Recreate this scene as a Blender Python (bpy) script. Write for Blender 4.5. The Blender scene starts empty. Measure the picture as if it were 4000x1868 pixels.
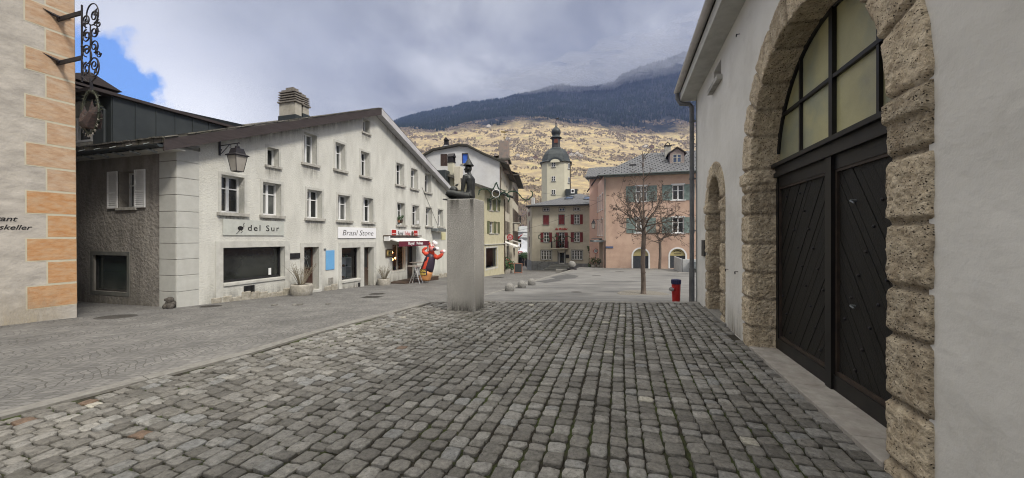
import bpy, bmesh, math, random
from mathutils import Matrix, Vector, noise
random.seed(11)
R = math.radians
SC = bpy.context.scene
COL = SC.collection

# ---------------------------------------------------------------- camera
cam_data = bpy.data.cameras.new('camera')
cam_data.sensor_width = 36.0
cam_data.lens = 13.05
cam_data.shift_y = -0.0015
cam_data.clip_start = 0.05
cam_data.clip_end = 9000
cam = bpy.data.objects.new('camera', cam_data)
COL.objects.link(cam)
cam.location = (0, 0, 1.6)
cam.rotation_euler = (R(90), 0, 0)
SC.camera = cam
EYE = 1.6
FPX = 1450.0

# ---------------------------------------------------------------- world, sun, exposure
SUN_ELEV, SUN_AZ = 46.0, 136.0        # azimuth clockwise from +Y: the veiled sun stands behind the camera, to the right
W = bpy.data.worlds.new('World')
SC.world = W
W.use_nodes = True
nt = W.node_tree
nt.nodes.clear()
def wn(t, **kw):
    n = nt.nodes.new(t)
    for k, v in kw.items():
        setattr(n, k, v)
    return n
def wl(a, b): nt.links.new(a, b)
def wmath(op, a, b=None, c=None, clamp=False):
    n = wn('ShaderNodeMath', operation=op, use_clamp=clamp)
    for i, x in enumerate((a, b, c)):
        if x is None: continue
        if isinstance(x, (int, float)): n.inputs[i].default_value = x
        else: wl(x, n.inputs[i])
    return n.outputs[0]
def wramp(fac, stops):
    n = wn('ShaderNodeValToRGB')
    cr = n.color_ramp
    while len(cr.elements) > len(stops): cr.elements.remove(cr.elements[-1])
    while len(cr.elements) < len(stops): cr.elements.new(0.5)
    for e, (p, c) in zip(cr.elements, stops):
        e.position = p
        e.color = (c[0], c[1], c[2], 1) if not isinstance(c, (int, float)) else (c, c, c, 1)
    wl(fac, n.inputs[0])
    return n.outputs[0]
def wmix(fac, a, b, blend='MIX'):
    n = wn('ShaderNodeMix', data_type='RGBA', blend_type=blend)
    if isinstance(fac, (int, float)): n.inputs[0].default_value = fac
    else: wl(fac, n.inputs[0])
    for i, x in ((6, a), (7, b)):
        if isinstance(x, tuple): n.inputs[i].default_value = (*x, 1)
        else: wl(x, n.inputs[i])
    return n.outputs[2]
def wnoise(vec, scale, detail=5, rough=.55, dist=0.0):
    n = wn('ShaderNodeTexNoise')
    n.inputs['Scale'].default_value = scale
    n.inputs['Detail'].default_value = detail
    n.inputs['Roughness'].default_value = rough
    n.inputs['Distortion'].default_value = dist
    wl(vec, n.inputs['Vector'])
    return n.outputs[0]
def wdir(px, py):
    return Vector(((px - 2000) / FPX, 1, (928 - py) / FPX)).normalized()
sky = wn('ShaderNodeTexSky', sky_type='NISHITA', sun_disc=False,
         sun_elevation=R(SUN_ELEV), sun_rotation=R(SUN_AZ), altitude=600)
geo = wn('ShaderNodeTexCoord')
dirv = geo.outputs['Generated']
sepd = wn('ShaderNodeSeparateXYZ'); wl(dirv, sepd.inputs[0])
# clouds live on a flat layer: project the direction onto it so they flatten towards the horizon
zc = wmath('ADD', wmath('MAXIMUM', sepd.outputs[2], 0.0), 0.28)
cx = wmath('DIVIDE', sepd.outputs[0], zc); cy = wmath('DIVIDE', sepd.outputs[1], zc)
comb = wn('ShaderNodeCombineXYZ'); wl(cx, comb.inputs[0]); wl(cy, comb.inputs[1])
lay = comb.outputs[0]
n_big = wnoise(lay, 1.5, 7, .55, .5)
n_fine = wnoise(lay, 3.0, 7, .52, .35)
n_dir = wnoise(dirv, 7.0, 7, .55, .3)
def lobe(px, py, inner, outer):
    """1 inside the cone round a direction, 0 outside, edge broken by noise"""
    d = wdir(px, py)
    dot = wn('ShaderNodeVectorMath', operation='DOT_PRODUCT')
    wl(dirv, dot.inputs[0]); dot.inputs[1].default_value = d
    a = wmath('ARCCOSINE', dot.outputs['Value'])
    a = wmath('ADD', a, wmath('MULTIPLY', wmath('SUBTRACT', n_dir, 0.5), 0.34))
    mr = wn('ShaderNodeMapRange', interpolation_type='SMOOTHSTEP')
    wl(a, mr.inputs[0])
    mr.inputs[1].default_value = R(outer); mr.inputs[2].default_value = R(inner)
    mr.inputs[3].default_value = 0; mr.inputs[4].default_value = 1
    return mr.outputs[0]
# overcast: blue-grey bases and pale tops
cl = wramp(wmath('ADD', wmath('MULTIPLY', n_big, .58), wmath('MULTIPLY', n_fine, .42)),
           [(.38, (.155, .163, .182)), (.47, (.255, .262, .280)), (.55, (.39, .396, .41)), (.64, (.62, .625, .632))])
# the left of the sky is thinner and brighter, the right is thick and dim
bright = lobe(150, 120, 3, 34)
bright2 = lobe(800, 430, 0, 15)
bright3 = lobe(1300, 330, 0, 15)
cl = wmix(wmath('MULTIPLY', bright, .62), cl, (.70, .71, .72))
cl = wmix(wmath('MULTIPLY', bright3, .25), cl, (.50, .53, .60))
cl = wmix(wmath('MULTIPLY', bright2, .95), cl, (.86, .865, .87))
dark = lobe(1150, 120, 2, 24)
cl = wmix(wmath('MULTIPLY', dark, .62), cl, (.235, .245, .268))
dark2 = lobe(2300, 300, 2, 24)
cl = wmix(wmath('MULTIPLY', dark2, .5), cl, (.17, .182, .212))
# blue hole
h1 = lobe(330, 400, 4.0, 7.0); h2 = lobe(470, 440, 2.6, 5.6); h3 = lobe(600, 480, 0.8, 3.4)
hole = wmath('MINIMUM', wmath('ADD', wmath('ADD', h1, h2), h3), 1.0)
skyb = wmix(1.0, sky.outputs[0], (.085, .10, .115), 'MULTIPLY')
skyblue = wmix(.75, skyb, (.09, .26, .68))
# unseen sky overhead and behind the camera, brightened to lift the walls
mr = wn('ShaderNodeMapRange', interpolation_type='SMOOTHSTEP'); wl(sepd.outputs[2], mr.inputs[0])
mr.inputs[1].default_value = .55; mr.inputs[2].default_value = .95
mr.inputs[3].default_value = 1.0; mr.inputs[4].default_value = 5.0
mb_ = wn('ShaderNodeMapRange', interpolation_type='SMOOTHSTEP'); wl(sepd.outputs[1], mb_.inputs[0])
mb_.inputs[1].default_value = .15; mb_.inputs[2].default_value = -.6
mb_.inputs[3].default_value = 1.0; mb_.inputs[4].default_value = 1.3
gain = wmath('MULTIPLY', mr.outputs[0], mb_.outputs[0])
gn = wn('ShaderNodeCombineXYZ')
for i, w_ in enumerate((1.10, 1.0, .78)):     # the added brightness is tinted warm to offset the bluish cloud light
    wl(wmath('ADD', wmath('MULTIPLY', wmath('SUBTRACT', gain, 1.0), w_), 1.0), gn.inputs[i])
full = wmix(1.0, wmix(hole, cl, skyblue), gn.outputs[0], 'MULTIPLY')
bg = wn('ShaderNodeBackground'); wl(full, bg.inputs[0]); bg.inputs[1].default_value = 1.0
out = wn('ShaderNodeOutputWorld'); wl(bg.outputs[0], out.inputs[0])

sun_d = bpy.data.lights.new('sun', 'SUN')
sun_d.energy = 2.3
sun_d.angle = R(12)
sun_d.color = (1.0, .93, .82)
sun = bpy.data.objects.new('sun', sun_d)
COL.objects.link(sun)
_az = R(SUN_AZ)
_d = Vector((math.sin(_az) * math.cos(R(SUN_ELEV)), math.cos(_az) * math.cos(R(SUN_ELEV)), math.sin(R(SUN_ELEV))))
sun.rotation_euler = _d.to_track_quat('Z', 'Y').to_euler()
SC.view_settings.view_transform = 'Standard'
SC.view_settings.look = 'None'
SC.view_settings.gamma = 1
SC.view_settings.use_curve_mapping = False
SC.view_settings.exposure = 0.68
SC.render.engine = 'CYCLES'
SC.cycles.max_bounces = 6
SC.cycles.diffuse_bounces = 3
SC.cycles.glossy_bounces = 3
SC.cycles.transparent_max_bounces = 12
SC.cycles.volume_bounces = 0
SC.cycles.use_denoising = True
SC.cycles.denoising_prefilter = 'ACCURATE'
SC.cycles.pixel_filter_type = 'BLACKMAN_HARRIS'
SC.cycles.filter_width = 1.1
SC.cycles.sample_clamp_indirect = 4

# ---------------------------------------------------------------- materials
def mat(name, c1, c2=None, scale=4.0, rough=.85, bump=0.0, bscale=40.0, c3=None, scale3=.8, f3=.5,
        metal=0.0, stretch=(1, 1, 1), detail=6, spec=.4, sharp=(.35, .65), rvar=0.0, b2=0.0, b2scale=4.0, thr3=(.45, .7)):
    m = bpy.data.materials.new(name)
    m.use_nodes = True
    t = m.node_tree
    b = t.nodes['Principled BSDF']
    b.inputs['Roughness'].default_value = rough
    b.inputs['Metallic'].default_value = metal
    b.inputs['Specular IOR Level'].default_value = spec
    b.inputs['Base Color'].default_value = (*c1, 1)
    tc = t.nodes.new('ShaderNodeTexCoord')
    mp = t.nodes.new('ShaderNodeMapping')
    mp.inputs['Scale'].default_value = stretch
    t.links.new(tc.outputs['Object'], mp.inputs[0])
    last = None
    if c2 is not None:
        n = t.nodes.new('ShaderNodeTexNoise'); n.inputs['Scale'].default_value = scale
        n.inputs['Detail'].default_value = detail; n.inputs['Roughness'].default_value = .6
        t.links.new(mp.outputs[0], n.inputs[0])
        r = t.nodes.new('ShaderNodeValToRGB')
        r.color_ramp.elements[0].position = sharp[0]; r.color_ramp.elements[1].position = sharp[1]
        r.color_ramp.elements[0].color = (*c1, 1); r.color_ramp.elements[1].color = (*c2, 1)
        t.links.new(n.outputs[0], r.inputs[0])
        last = r.outputs[0]
        if rvar:
            mm = t.nodes.new('ShaderNodeMapRange'); t.links.new(n.outputs[0], mm.inputs[0])
            mm.inputs[3].default_value = max(.02, rough - rvar); mm.inputs[4].default_value = min(1, rough + rvar)
            t.links.new(mm.outputs[0], b.inputs['Roughness'])
    if c3 is not None:
        n3 = t.nodes.new('ShaderNodeTexNoise'); n3.inputs['Scale'].default_value = scale3
        n3.inputs['Detail'].default_value = 8; n3.inputs['Roughness'].default_value = .65
        t.links.new(mp.outputs[0], n3.inputs[0])
        r3 = t.nodes.new('ShaderNodeMapRange')
        r3.inputs[1].default_value = thr3[0]; r3.inputs[2].default_value = thr3[1]
        r3.inputs[3].default_value = 0; r3.inputs[4].default_value = f3
        t.links.new(n3.outputs[0], r3.inputs[0])
        mx = t.nodes.new('ShaderNodeMix'); mx.data_type = 'RGBA'
        t.links.new(r3.outputs[0], mx.inputs[0])
        if last is None: mx.inputs[6].default_value = (*c1, 1)
        else: t.links.new(last, mx.inputs[6])
        mx.inputs[7].default_value = (*c3, 1)
        last = mx.outputs[2]
    if last is not None: t.links.new(last, b.inputs['Base Color'])
    if bump or b2:
        h = None
        nb = t.nodes.new('ShaderNodeTexNoise'); nb.inputs['Scale'].default_value = bscale
        nb.inputs['Detail'].default_value = 6; nb.inputs['Roughness'].default_value = .65
        t.links.new(tc.outputs['Object'], nb.inputs[0])
        bp = t.nodes.new('ShaderNodeBump'); bp.inputs['Strength'].default_value = min(1, max(bump, b2))
        bp.inputs['Distance'].default_value = .02
        if b2:
            nb2 = t.nodes.new('ShaderNodeTexNoise'); nb2.inputs['Scale'].default_value = b2scale
            nb2.inputs['Detail'].default_value = 3
            t.links.new(tc.outputs['Object'], nb2.inputs[0])
            ad = t.nodes.new('ShaderNodeMath'); ad.operation = 'MULTIPLY_ADD'
            t.links.new(nb2.outputs[0], ad.inputs[0]); ad.inputs[1].default_value = 4.0
            t.links.new(nb.outputs[0], ad.inputs[2]); h = ad.outputs[0]
        else: h = nb.outputs[0]
        t.links.new(h, bp.inputs['Height'])
        t.links.new(bp.outputs[0], b.inputs['Normal'])
    return m

def add_brick(m, w, h, mortar, col=(.05, .05, .05), axes='xz', bump=.6, fac=.9, off=.5, var=.25):
    """lay a running pattern of slates / bricks / boards over an existing material"""
    t = m.node_tree; b = t.nodes['Principled BSDF']
    tc = t.nodes.new('ShaderNodeTexCoord'); sp = t.nodes.new('ShaderNodeSeparateXYZ'); cb = t.nodes.new('ShaderNodeCombineXYZ')
    t.links.new(tc.outputs['Object'], sp.inputs[0])
    idx = {'x': 0, 'y': 1, 'z': 2}
    t.links.new(sp.outputs[idx[axes[0]]], cb.inputs[0]); t.links.new(sp.outputs[idx[axes[1]]], cb.inputs[1])
    br = t.nodes.new('ShaderNodeTexBrick')
    br.offset = off
    br.inputs['Scale'].default_value = 1
    br.inputs['Brick Width'].default_value = w; br.inputs['Row Height'].default_value = h
    br.inputs['Mortar Size'].default_value = mortar; br.inputs['Mortar Smooth'].default_value = .3
    br.inputs['Color1'].default_value = (1, 1, 1, 1); br.inputs['Color2'].default_value = (1 - var, 1 - var, 1 - var, 1)
    br.inputs['Mortar'].default_value = (*col, 1)
    t.links.new(cb.outputs[0], br.inputs[0])
    src = b.inputs['Base Color'].links[0].from_socket if b.inputs['Base Color'].links else None
    mx = t.nodes.new('ShaderNodeMix'); mx.data_type = 'RGBA'; mx.blend_type = 'MULTIPLY'; mx.inputs[0].default_value = fac
    if src: t.links.new(src, mx.inputs[6])
    else: mx.inputs[6].default_value = b.inputs['Base Color'].default_value
    t.links.new(br.outputs[0], mx.inputs[7]); t.links.new(mx.outputs[2], b.inputs['Base Color'])
    bp = t.nodes.new('ShaderNodeBump'); bp.inputs['Strength'].default_value = bump; bp.inputs['Distance'].default_value = .02; bp.invert = True
    t.links.new(br.outputs[1], bp.inputs['Height'])
    if b.inputs['Normal'].links: t.links.new(b.inputs['Normal'].links[0].from_socket, bp.inputs['Normal'])
    t.links.new(bp.outputs[0], b.inputs['Normal'])
    return m

def emit(name, c, s):
    m = mat(name, c); b = m.node_tree.nodes['Principled BSDF']
    b.inputs['Emission Color'].default_value = (*c, 1); b.inputs['Emission Strength'].default_value = s
    return m

def glass_mat(name, tint=(.02, .022, .024), rough=.06, wav=.15, spec=.9, c2=None):
    m = mat(name, tint, c2 or tuple(x * 2.2 for x in tint), scale=.7, rough=rough, bump=wav, bscale=1.6, spec=spec)
    return m

def clear_glass(name):
    m = bpy.data.materials.new(name); m.use_nodes = True; t = m.node_tree; t.nodes.clear()
    o = t.nodes.new('ShaderNodeOutputMaterial'); mx = t.nodes.new('ShaderNodeMixShader')
    tr = t.nodes.new('ShaderNodeBsdfTransparent'); tr.inputs[0].default_value = (.82, .86, .85, 1)
    gl = t.nodes.new('ShaderNodeBsdfGlossy'); gl.inputs['Roughness'].default_value = .02
    fr = t.nodes.new('ShaderNodeFresnel'); fr.inputs[0].default_value = 1.55
    t.links.new(fr.outputs[0], mx.inputs[0]); t.links.new(tr.outputs[0], mx.inputs[1]); t.links.new(gl.outputs[0], mx.inputs[2])
    t.links.new(mx.outputs[0], o.inputs[0])
    return m

# ---------------------------------------------------------------- mesh helpers
class MB:
    def __init__(s, M=None):
        s.v = []; s.f = []; s.mi = []; s.cur = 0; s.M = M or Matrix.Identity(4)
    def add(s, vs, fs, M=None):
        o = len(s.v); T = s.M @ M if M else s.M
        s.v += [tuple(T @ Vector(p)) for p in vs]
        for f in fs:
            s.f.append(tuple(i + o for i in f)); s.mi.append(s.cur)
        return s
    def quad(s, a, b, c, d, M=None): return s.add([a, b, c, d], [(0, 1, 2, 3)], M)
    def box(s, x0, x1, y0, y1, z0, z1, M=None):
        v = [(x0, y0, z0), (x1, y0, z0), (x1, y1, z0), (x0, y1, z0), (x0, y0, z1), (x1, y0, z1), (x1, y1, z1), (x0, y1, z1)]
        return s.add(v, [(0, 3, 2, 1), (4, 5, 6, 7), (0, 1, 5, 4), (1, 2, 6, 5), (2, 3, 7, 6), (3, 0, 4, 7)], M)
    def bbox(s, x0, x1, y0, y1, z0, z1, c=.01, M=None):
        """box with chamfered vertical and top edges"""
        c = min(c, (x1 - x0) * .4, (y1 - y0) * .4, (z1 - z0) * .4)
        def ring(i, z): return [(x0 + i, y0 + c, z), (x0 + c, y0 + i, z), (x1 - c, y0 + i, z), (x1 - i, y0 + c, z), (x1 - i, y1 - c, z), (x1 - c, y1 - i, z), (x0 + c, y1 - i, z), (x0 + i, y1 - c, z)]
        vs = ring(0, z0) + ring(0, z1 - c) + [(max(x0 + c, min(x1 - c, p[0])), max(y0 + c, min(y1 - c, p[1])), z1) for p in ring(0, z1)]
        fs = [tuple(range(7, -1, -1)), tuple(range(16, 24))]
        for k in range(2):
            for i in range(8):
                j = (i + 1) % 8; fs.append((k * 8 + i, k * 8 + j, k * 8 + 8 + j, k * 8 + 8 + i))
        return s.add(vs, fs, M)
    def tube(s, pts, rad, n=6, M=None, cap=True):
        pts = [Vector(p) for p in pts]
        if not hasattr(rad, '__len__'): rad = [rad] * len(pts)
        vs = []; fs = []; up = None
        for i, p in enumerate(pts):
            a = pts[max(0, i - 1)]; b = pts[min(len(pts) - 1, i + 1)]
            t = (b - a)
            if t.length < 1e-9: t = Vector((0, 0, 1))
            t.normalize()
            if up is None: up = Vector((0, 0, 1)) if abs(t.z) < .9 else Vector((1, 0, 0))
            x = t.cross(up)
            if x.length < 1e-6: x = t.cross(Vector((0, 1, 0)))
            x.normalize(); y = x.cross(t); up = y
            for k in range(n):
                a_ = 2 * math.pi * k / n
                vs.append(p + (x * math.cos(a_) + y * math.sin(a_)) * rad[i])
        for i in range(len(pts) - 1):
            for k in range(n):
                fs.append((i * n + k, i * n + (k + 1) % n, (i + 1) * n + (k + 1) % n, (i + 1) * n + k))
        if cap:
            fs.append(tuple(range(n - 1, -1, -1))); fs.append(tuple(range((len(pts) - 1) * n, len(pts) * n)))
        return s.add(vs, fs, M)
    def lathe(s, prof, c=(0, 0, 0), n=16, M=None, sx=1, sy=1):
        vs = []; fs = []
        for r, z in prof:
            for k in range(n):
                a = 2 * math.pi * (k + .5) / n
                vs.append((c[0] + r * sx * math.cos(a), c[1] + r * sy * math.sin(a), c[2] + z))
        for i in range(len(prof) - 1):
            for k in range(n):
                fs.append((i * n + k, i * n + (k + 1) % n, (i + 1) * n + (k + 1) % n, (i + 1) * n + k))
        fs.append(tuple(range(n - 1, -1, -1))); fs.append(tuple(range((len(prof) - 1) * n, len(prof) * n)))
        return s.add(vs, fs, M)
    def sphere(s, c, r, n=12, m=8, M=None, sc=(1, 1, 1)):
        prof = [(max(1e-4, math.sin(math.pi * i / m)) * r, -math.cos(math.pi * i / m) * r) for i in range(m + 1)]
        T = Matrix.Translation(c) @ Matrix.Diagonal((*sc, 1))
        return s.lathe(prof, (0, 0, 0), n, (M @ T) if M else T)
    def prism(s, poly, y0, y1, M=None):
        """polygon in x,z extruded from y0 to y1"""
        n = len(poly)
        vs = [(x, y0, z) for x, z in poly] + [(x, y1, z) for x, z in poly]
        fs = [tuple(range(n)), tuple(range(2 * n - 1, n - 1, -1))]
        for i in range(n):
            j = (i + 1) % n; fs.append((i, i + n, j + n, j))
        return s.add(vs, fs, M)
    def build(s, name, mats, parent=None, smooth=False, fixn=False):
        me = bpy.data.meshes.new(name)
        me.from_pydata(s.v, [], s.f)
        if not isinstance(mats, (list, tuple)): mats = [mats]
        for m in mats: me.materials.append(m)
        if len(mats) > 1: me.polygons.foreach_set('material_index', s.mi)
        if smooth: me.polygons.foreach_set('use_smooth', [True] * len(me.polygons))
        if fixn:
            bm = bmesh.new(); bm.from_mesh(me); bmesh.ops.recalc_face_normals(bm, faces=bm.faces); bm.to_mesh(me); bm.free()
        me.update()
        o = bpy.data.objects.new(name, me); COL.objects.link(o)
        if parent: o.parent = parent
        return o

def tag(o, label=None, cat=None, group=None, kind=None):
    if label: o['label'] = label
    if cat: o['category'] = cat
    if group: o['group'] = group
    if kind: o['kind'] = kind
    return o
def empty(name, loc, rz, label, cat, group=None):
    o = bpy.data.objects.new(name, None); COL.objects.link(o)
    o.location = loc; o.rotation_euler = (0, 0, rz); o.empty_display_size = .2
    return tag(o, label, cat, group)
def copy_tree(o, parent=None):
    c = o.copy(); COL.objects.link(c); c.parent = parent
    for ch in [x for x in COL.objects if x.parent == o]: copy_tree(ch, c)
    return c

class Frame:
    """a facade: local x runs right along it as seen from the street, y goes into the building, z up"""
    def __init__(s, ox, oy, ux, uy, base=0.0):
        L = math.hypot(ux, uy); s.o = Vector((ox, oy, base)); s.u = Vector((ux / L, uy / L, 0)); s.base = base
        s.i = Vector((-s.u.y, s.u.x, 0)); s.ang = math.atan2(uy, ux)
        s.W = Matrix.Translation(s.o) @ Matrix.Rotation(s.ang, 4, 'Z')
    def xz(s, px, py, off=0.0):
        """where the sight line of a photo pixel meets this facade plane (off metres in front of it)"""
        d = Vector(((px - 2000) / FPX, 1, (928 - py) / FPX)); o = s.o - s.i * off
        t = (Vector((o.x, o.y, 0))).dot(s.i) / Vector((d.x, d.y, 0)).dot(s.i)
        p = d * t
        return ((Vector((p.x, p.y, 0)) - Vector((o.x, o.y, 0))).dot(s.u), p.z + EYE - s.base)
    def rect(s, x0, x1, yt, yb, off=0.0):
        a = s.xz(x0, yt, off); b = s.xz(x0, yb, off); c = s.xz(x1, yt, off)
        return (a[0], c[0], b[1], a[1])
    def pt(s, x, y, z): return s.W @ Vector((x, y, z))
def at(px, py, Y):
    return Vector(((px - 2000) / FPX * Y, Y, EYE + (928 - py) / FPX * Y))

def hole(x0, x1, z0, z1, arch=False): return dict(x0=x0, x1=x1, z0=z0, z1=z1, arch=arch)
def wall_sheet(mb, x0, x1, zb, top, holes=(), reveal=.25, y=0.0, brk=(), step=None, M=None):
    """wall face at y with real openings; each opening gets its reveals"""
    if not callable(top):
        tv = top; top = lambda x: tv
    xs = {x0, x1, *[b for b in brk if x0 < b < x1]}
    for h in holes:
        xs |= {h['x0'], h['x1']}
        if h['arch']:
            r = (h['x1'] - h['x0']) / 2
            for k in range(1, 24): xs.add((h['x0'] + h['x1']) / 2 - r * math.cos(math.pi * k / 24))
    xs = sorted(xs)
    def ht(h, x):
        if not h['arch']: return h['z1']
        c = (h['x0'] + h['x1']) / 2; r = (h['x1'] - h['x0']) / 2
        return h['z1'] + math.sqrt(max(0, r * r - (x - c) ** 2))
    for a, b in zip(xs, xs[1:]):
        if b - a < 1e-6: continue
        lo = (zb, zb)
        hs = sorted([h for h in holes if h['x0'] <= a + 1e-6 and h['x1'] >= b - 1e-6], key=lambda h: h['z0'])
        for h in hs:
            mb.quad((a, y, lo[0]), (b, y, lo[1]), (b, y, h['z0']), (a, y, h['z0']), M)
            lo = (ht(h, a), ht(h, b))
        mb.quad((a, y, lo[0]), (b, y, lo[1]), (b, y, top(b)), (a, y, top(a)), M)
    for h in holes:
        X0, X1, Z0, Z1 = h['x0'], h['x1'], h['z0'], h['z1']; r_ = h.get('reveal', reveal)
        mb.quad((X0, y, Z0), (X0, y, Z1), (X0, y + r_, Z1), (X0, y + r_, Z0), M)
        mb.quad((X1, y, Z1), (X1, y, Z0), (X1, y + r_, Z0), (X1, y + r_, Z1), M)
        mb.quad((X0, y, Z0), (X0, y + r_, Z0), (X1, y + r_, Z0), (X1, y, Z0), M)
        if not h['arch']: mb.quad((X0, y, Z1), (X1, y, Z1), (X1, y + r_, Z1), (X0, y + r_, Z1), M)
        else:
            ps = [(x, ht(h, x)) for x in xs if X0 - 1e-6 <= x <= X1 + 1e-6]
            for p, q in zip(ps, ps[1:]): mb.quad((p[0], y, p[1]), (q[0], y, q[1]), (q[0], y + r_, q[1]), (p[0], y + r_, p[1]), M)

def text(name, s, size, m, parent, M, shear=0.0, sx=1.0, ext=.004, align='CENTER', bold=0.0, spacing=1.0):
    cu = bpy.data.curves.new(name, 'FONT'); cu.body = s; cu.size = size; cu.shear = shear
    cu.align_x = align; cu.align_y = 'CENTER'; cu.extrude = ext; cu.offset = bold; cu.space_character = spacing
    cu.resolution_u = 3
    o = bpy.data.objects.new(name + '_tmp', cu); COL.objects.link(o)
    dg = bpy.context.evaluated_depsgraph_get(); dg.update()
    me = bpy.data.meshes.new_from_object(o.evaluated_get(dg)); bpy.data.objects.remove(o)
    me.name = name
    me.transform(M @ Matrix.Rotation(R(90), 4, 'X') @ Matrix.Diagonal((sx, 1, 1, 1)))
    me.materials.clear(); me.materials.append(m)
    ob = bpy.data.objects.new(name, me); COL.objects.link(ob)
    if parent: ob.parent = parent
    return ob

T = Matrix.Translation
def skin_body(name, chains, m, parent=None, sub=2, M=None):
    """chains of ((x,y,z), r) joints sharing points -> one continuous skinned surface"""
    vs = []; es = []; rad = []; idx = {}
    for ch in chains:
        prev = None
        for p, r in ch:
            k = tuple(round(q, 4) for q in p)
            if k not in idx:
                idx[k] = len(vs); vs.append((M @ Vector(p)) if M else Vector(p)); rad.append(r)
            if prev is not None and prev != idx[k]: es.append((prev, idx[k]))
            prev = idx[k]
    me = bpy.data.meshes.new(name); me.from_pydata(vs, es, []); me.update()
    o = bpy.data.objects.new(name, me); COL.objects.link(o)
    md = o.modifiers.new('skin', 'SKIN'); md.use_smooth_shade = True
    me.skin_vertices[0].data  # layer made by the modifier
    for i, r in enumerate(rad):
        rr = r if hasattr(r, '__len__') else (r, r)
        me.skin_vertices[0].data[i].radius = rr
    me.skin_vertices[0].data[0].use_root = True
    sd = o.modifiers.new('sub', 'SUBSURF'); sd.levels = sub; sd.render_levels = sub
    dg = bpy.context.evaluated_depsgraph_get(); dg.update()
    me2 = bpy.data.meshes.new_from_object(o.evaluated_get(dg)); me2.name = name
    o.modifiers.clear(); o.data = me2
    me2.materials.clear(); me2.materials.append(m)
    me2.polygons.foreach_set('use_smooth', [True] * len(me2.polygons))
    if parent: o.parent = parent
    return o
# ---------------------------------------------------------------- palette
M_ = {}
M_['plasterC'] = mat('grey_white_roughcast', (.53, .53, .495), (.60, .60, .56), scale=2.6, rough=.92, bump=.34, bscale=42, c3=(.38, .375, .34), scale3=1.5, f3=.5, stretch=(1, 1, .3), b2=.12, b2scale=16, thr3=(.48, .72))
M_['plasterCside'] = mat('brown_grey_roughcast', (.18, .168, .154), (.28, .262, .24), scale=3, rough=.95, bump=.6, bscale=30, c3=(.30, .285, .26), scale3=1.1, f3=.55, stretch=(1, 1, .3), b2=.3, b2scale=8)  # brownish stucco, its colour also darkened to carry the alley's shade
M_['quoin'] = mat('smooth_cement_quoin', (.43, .435, .41), (.48, .485, .46), scale=3, rough=.9, bump=.2, bscale=60, c3=(.34, .33, .31), scale3=2, f3=.35)
M_['surround'] = mat('cement_surround', (.46, .46, .43), (.52, .52, .49), scale=4, rough=.9, bump=.2, bscale=60, c3=(.30, .29, .27), scale3=3, f3=.5)
M_['sill'] = mat('stained_stone_sill', (.36, .35, .32), (.44, .43, .40), scale=5, rough=.9, bump=.3, bscale=60, c3=(.12, .115, .10), scale3=4, f3=.7)
M_['white'] = mat('white_paint', (.74, .75, .76), (.68, .69, .70), scale=6, rough=.45)
M_['glass'] = glass_mat('window_glass', (.008, .009, .010), rough=.03, spec=.6)
M_['curtain'] = glass_mat('curtained_glass', (.03, .034, .034), rough=.08, c2=(.16, .165, .16), spec=.6)
M_['glass_blue'] = glass_mat('blue_tinted_glass', (.03, .05, .10), rough=.04)  # dark blue base colour for a few panes
M_['clear'] = clear_glass('shop_glass')
M_['black'] = mat('black_metal', (.012, .012, .014), (.022, .022, .024), scale=8, rough=.5)
M_['iron'] = mat('wrought_iron', (.016, .017, .026), (.035, .03, .03), scale=20, rough=.55, metal=.3)
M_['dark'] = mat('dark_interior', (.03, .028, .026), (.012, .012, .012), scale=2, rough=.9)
M_['zinc_dark'] = mat('dark_standing_seam_metal', (.035, .042, .046), (.05, .058, .062), scale=1.5, rough=.55, metal=.3)
M_['zinc'] = mat('grey_zinc', (.16, .18, .19), (.25, .27, .28), scale=4, rough=.45, metal=.5)
M_['verge'] = mat('brown_verge_board', (.034, .027, .028), (.052, .042, .043), scale=3, rough=.8, stretch=(1, 6, 6))
M_['verge_pale'] = mat('pale_verge_metal', (.38, .38, .40), (.48, .48, .50), scale=3, rough=.6)
M_['slate'] = add_brick(mat('stone_slab_roof', (.085, .08, .075), (.14, .13, .12), scale=3, rough=.85, bump=.5, bscale=14, c3=(.10, .105, .05), scale3=5, f3=.5), .5, .35, .02, (.3, .3, .3), 'xy')
M_['tile_grey'] = add_brick(mat('grey_fibre_tiles', (.12, .125, .14), (.15, .155, .165), scale=2, rough=.7, c3=(.09, .095, .10), scale3=2, f3=.5), .42, .32, .035, (.35, .35, .38), 'xy', var=.2)
M_['oak_dark'] = mat('dark_red_wood', (.035, .015, .010), (.06, .025, .017), scale=6, rough=.5, stretch=(6, 6, 1))
M_['brown_wood'] = mat('brown_wood', (.045, .028, .02), (.075, .05, .036), scale=6, rough=.7, stretch=(6, 6, 1))
M_['concrete'] = mat('speckled_granite_concrete', (.22, .215, .205), (.40, .39, .37), scale=55, rough=.9, bump=.5, bscale=130, c3=(.20, .195, .185), scale3=2.2, f3=.6, sharp=(.4, .6), stretch=(1, 1, .7), thr3=(.42, .7))
M_['bronze'] = mat('dark_bronze', (.035, .037, .038), (.062, .066, .066), scale=9, rough=.5, metal=.6, bump=.12, bscale=30)
M_['plasterR'] = mat('white_lime_plaster', (.57, .56, .53), (.655, .645, .615), scale=.8, rough=.9, bump=.22, bscale=9, c3=(.44, .42, .38), scale3=1.3, f3=.5, b2=.4, b2scale=1.7, thr3=(.52, .74))
M_['boards'] = mat('black_brown_boards', (.007, .0075, .0075), (.020, .018, .015), scale=5, spec=.25, rough=.6, stretch=(9, 1, 9), bump=.3, bscale=50, rvar=.12)
M_['yellowwall'] = mat('yellow_green_render', (.44, .41, .28), (.50, .47, .34), scale=2, rough=.9, bump=.3, bscale=25, c3=(.30, .26, .16), scale3=1.2, f3=.5, thr3=(.52, .75))
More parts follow.
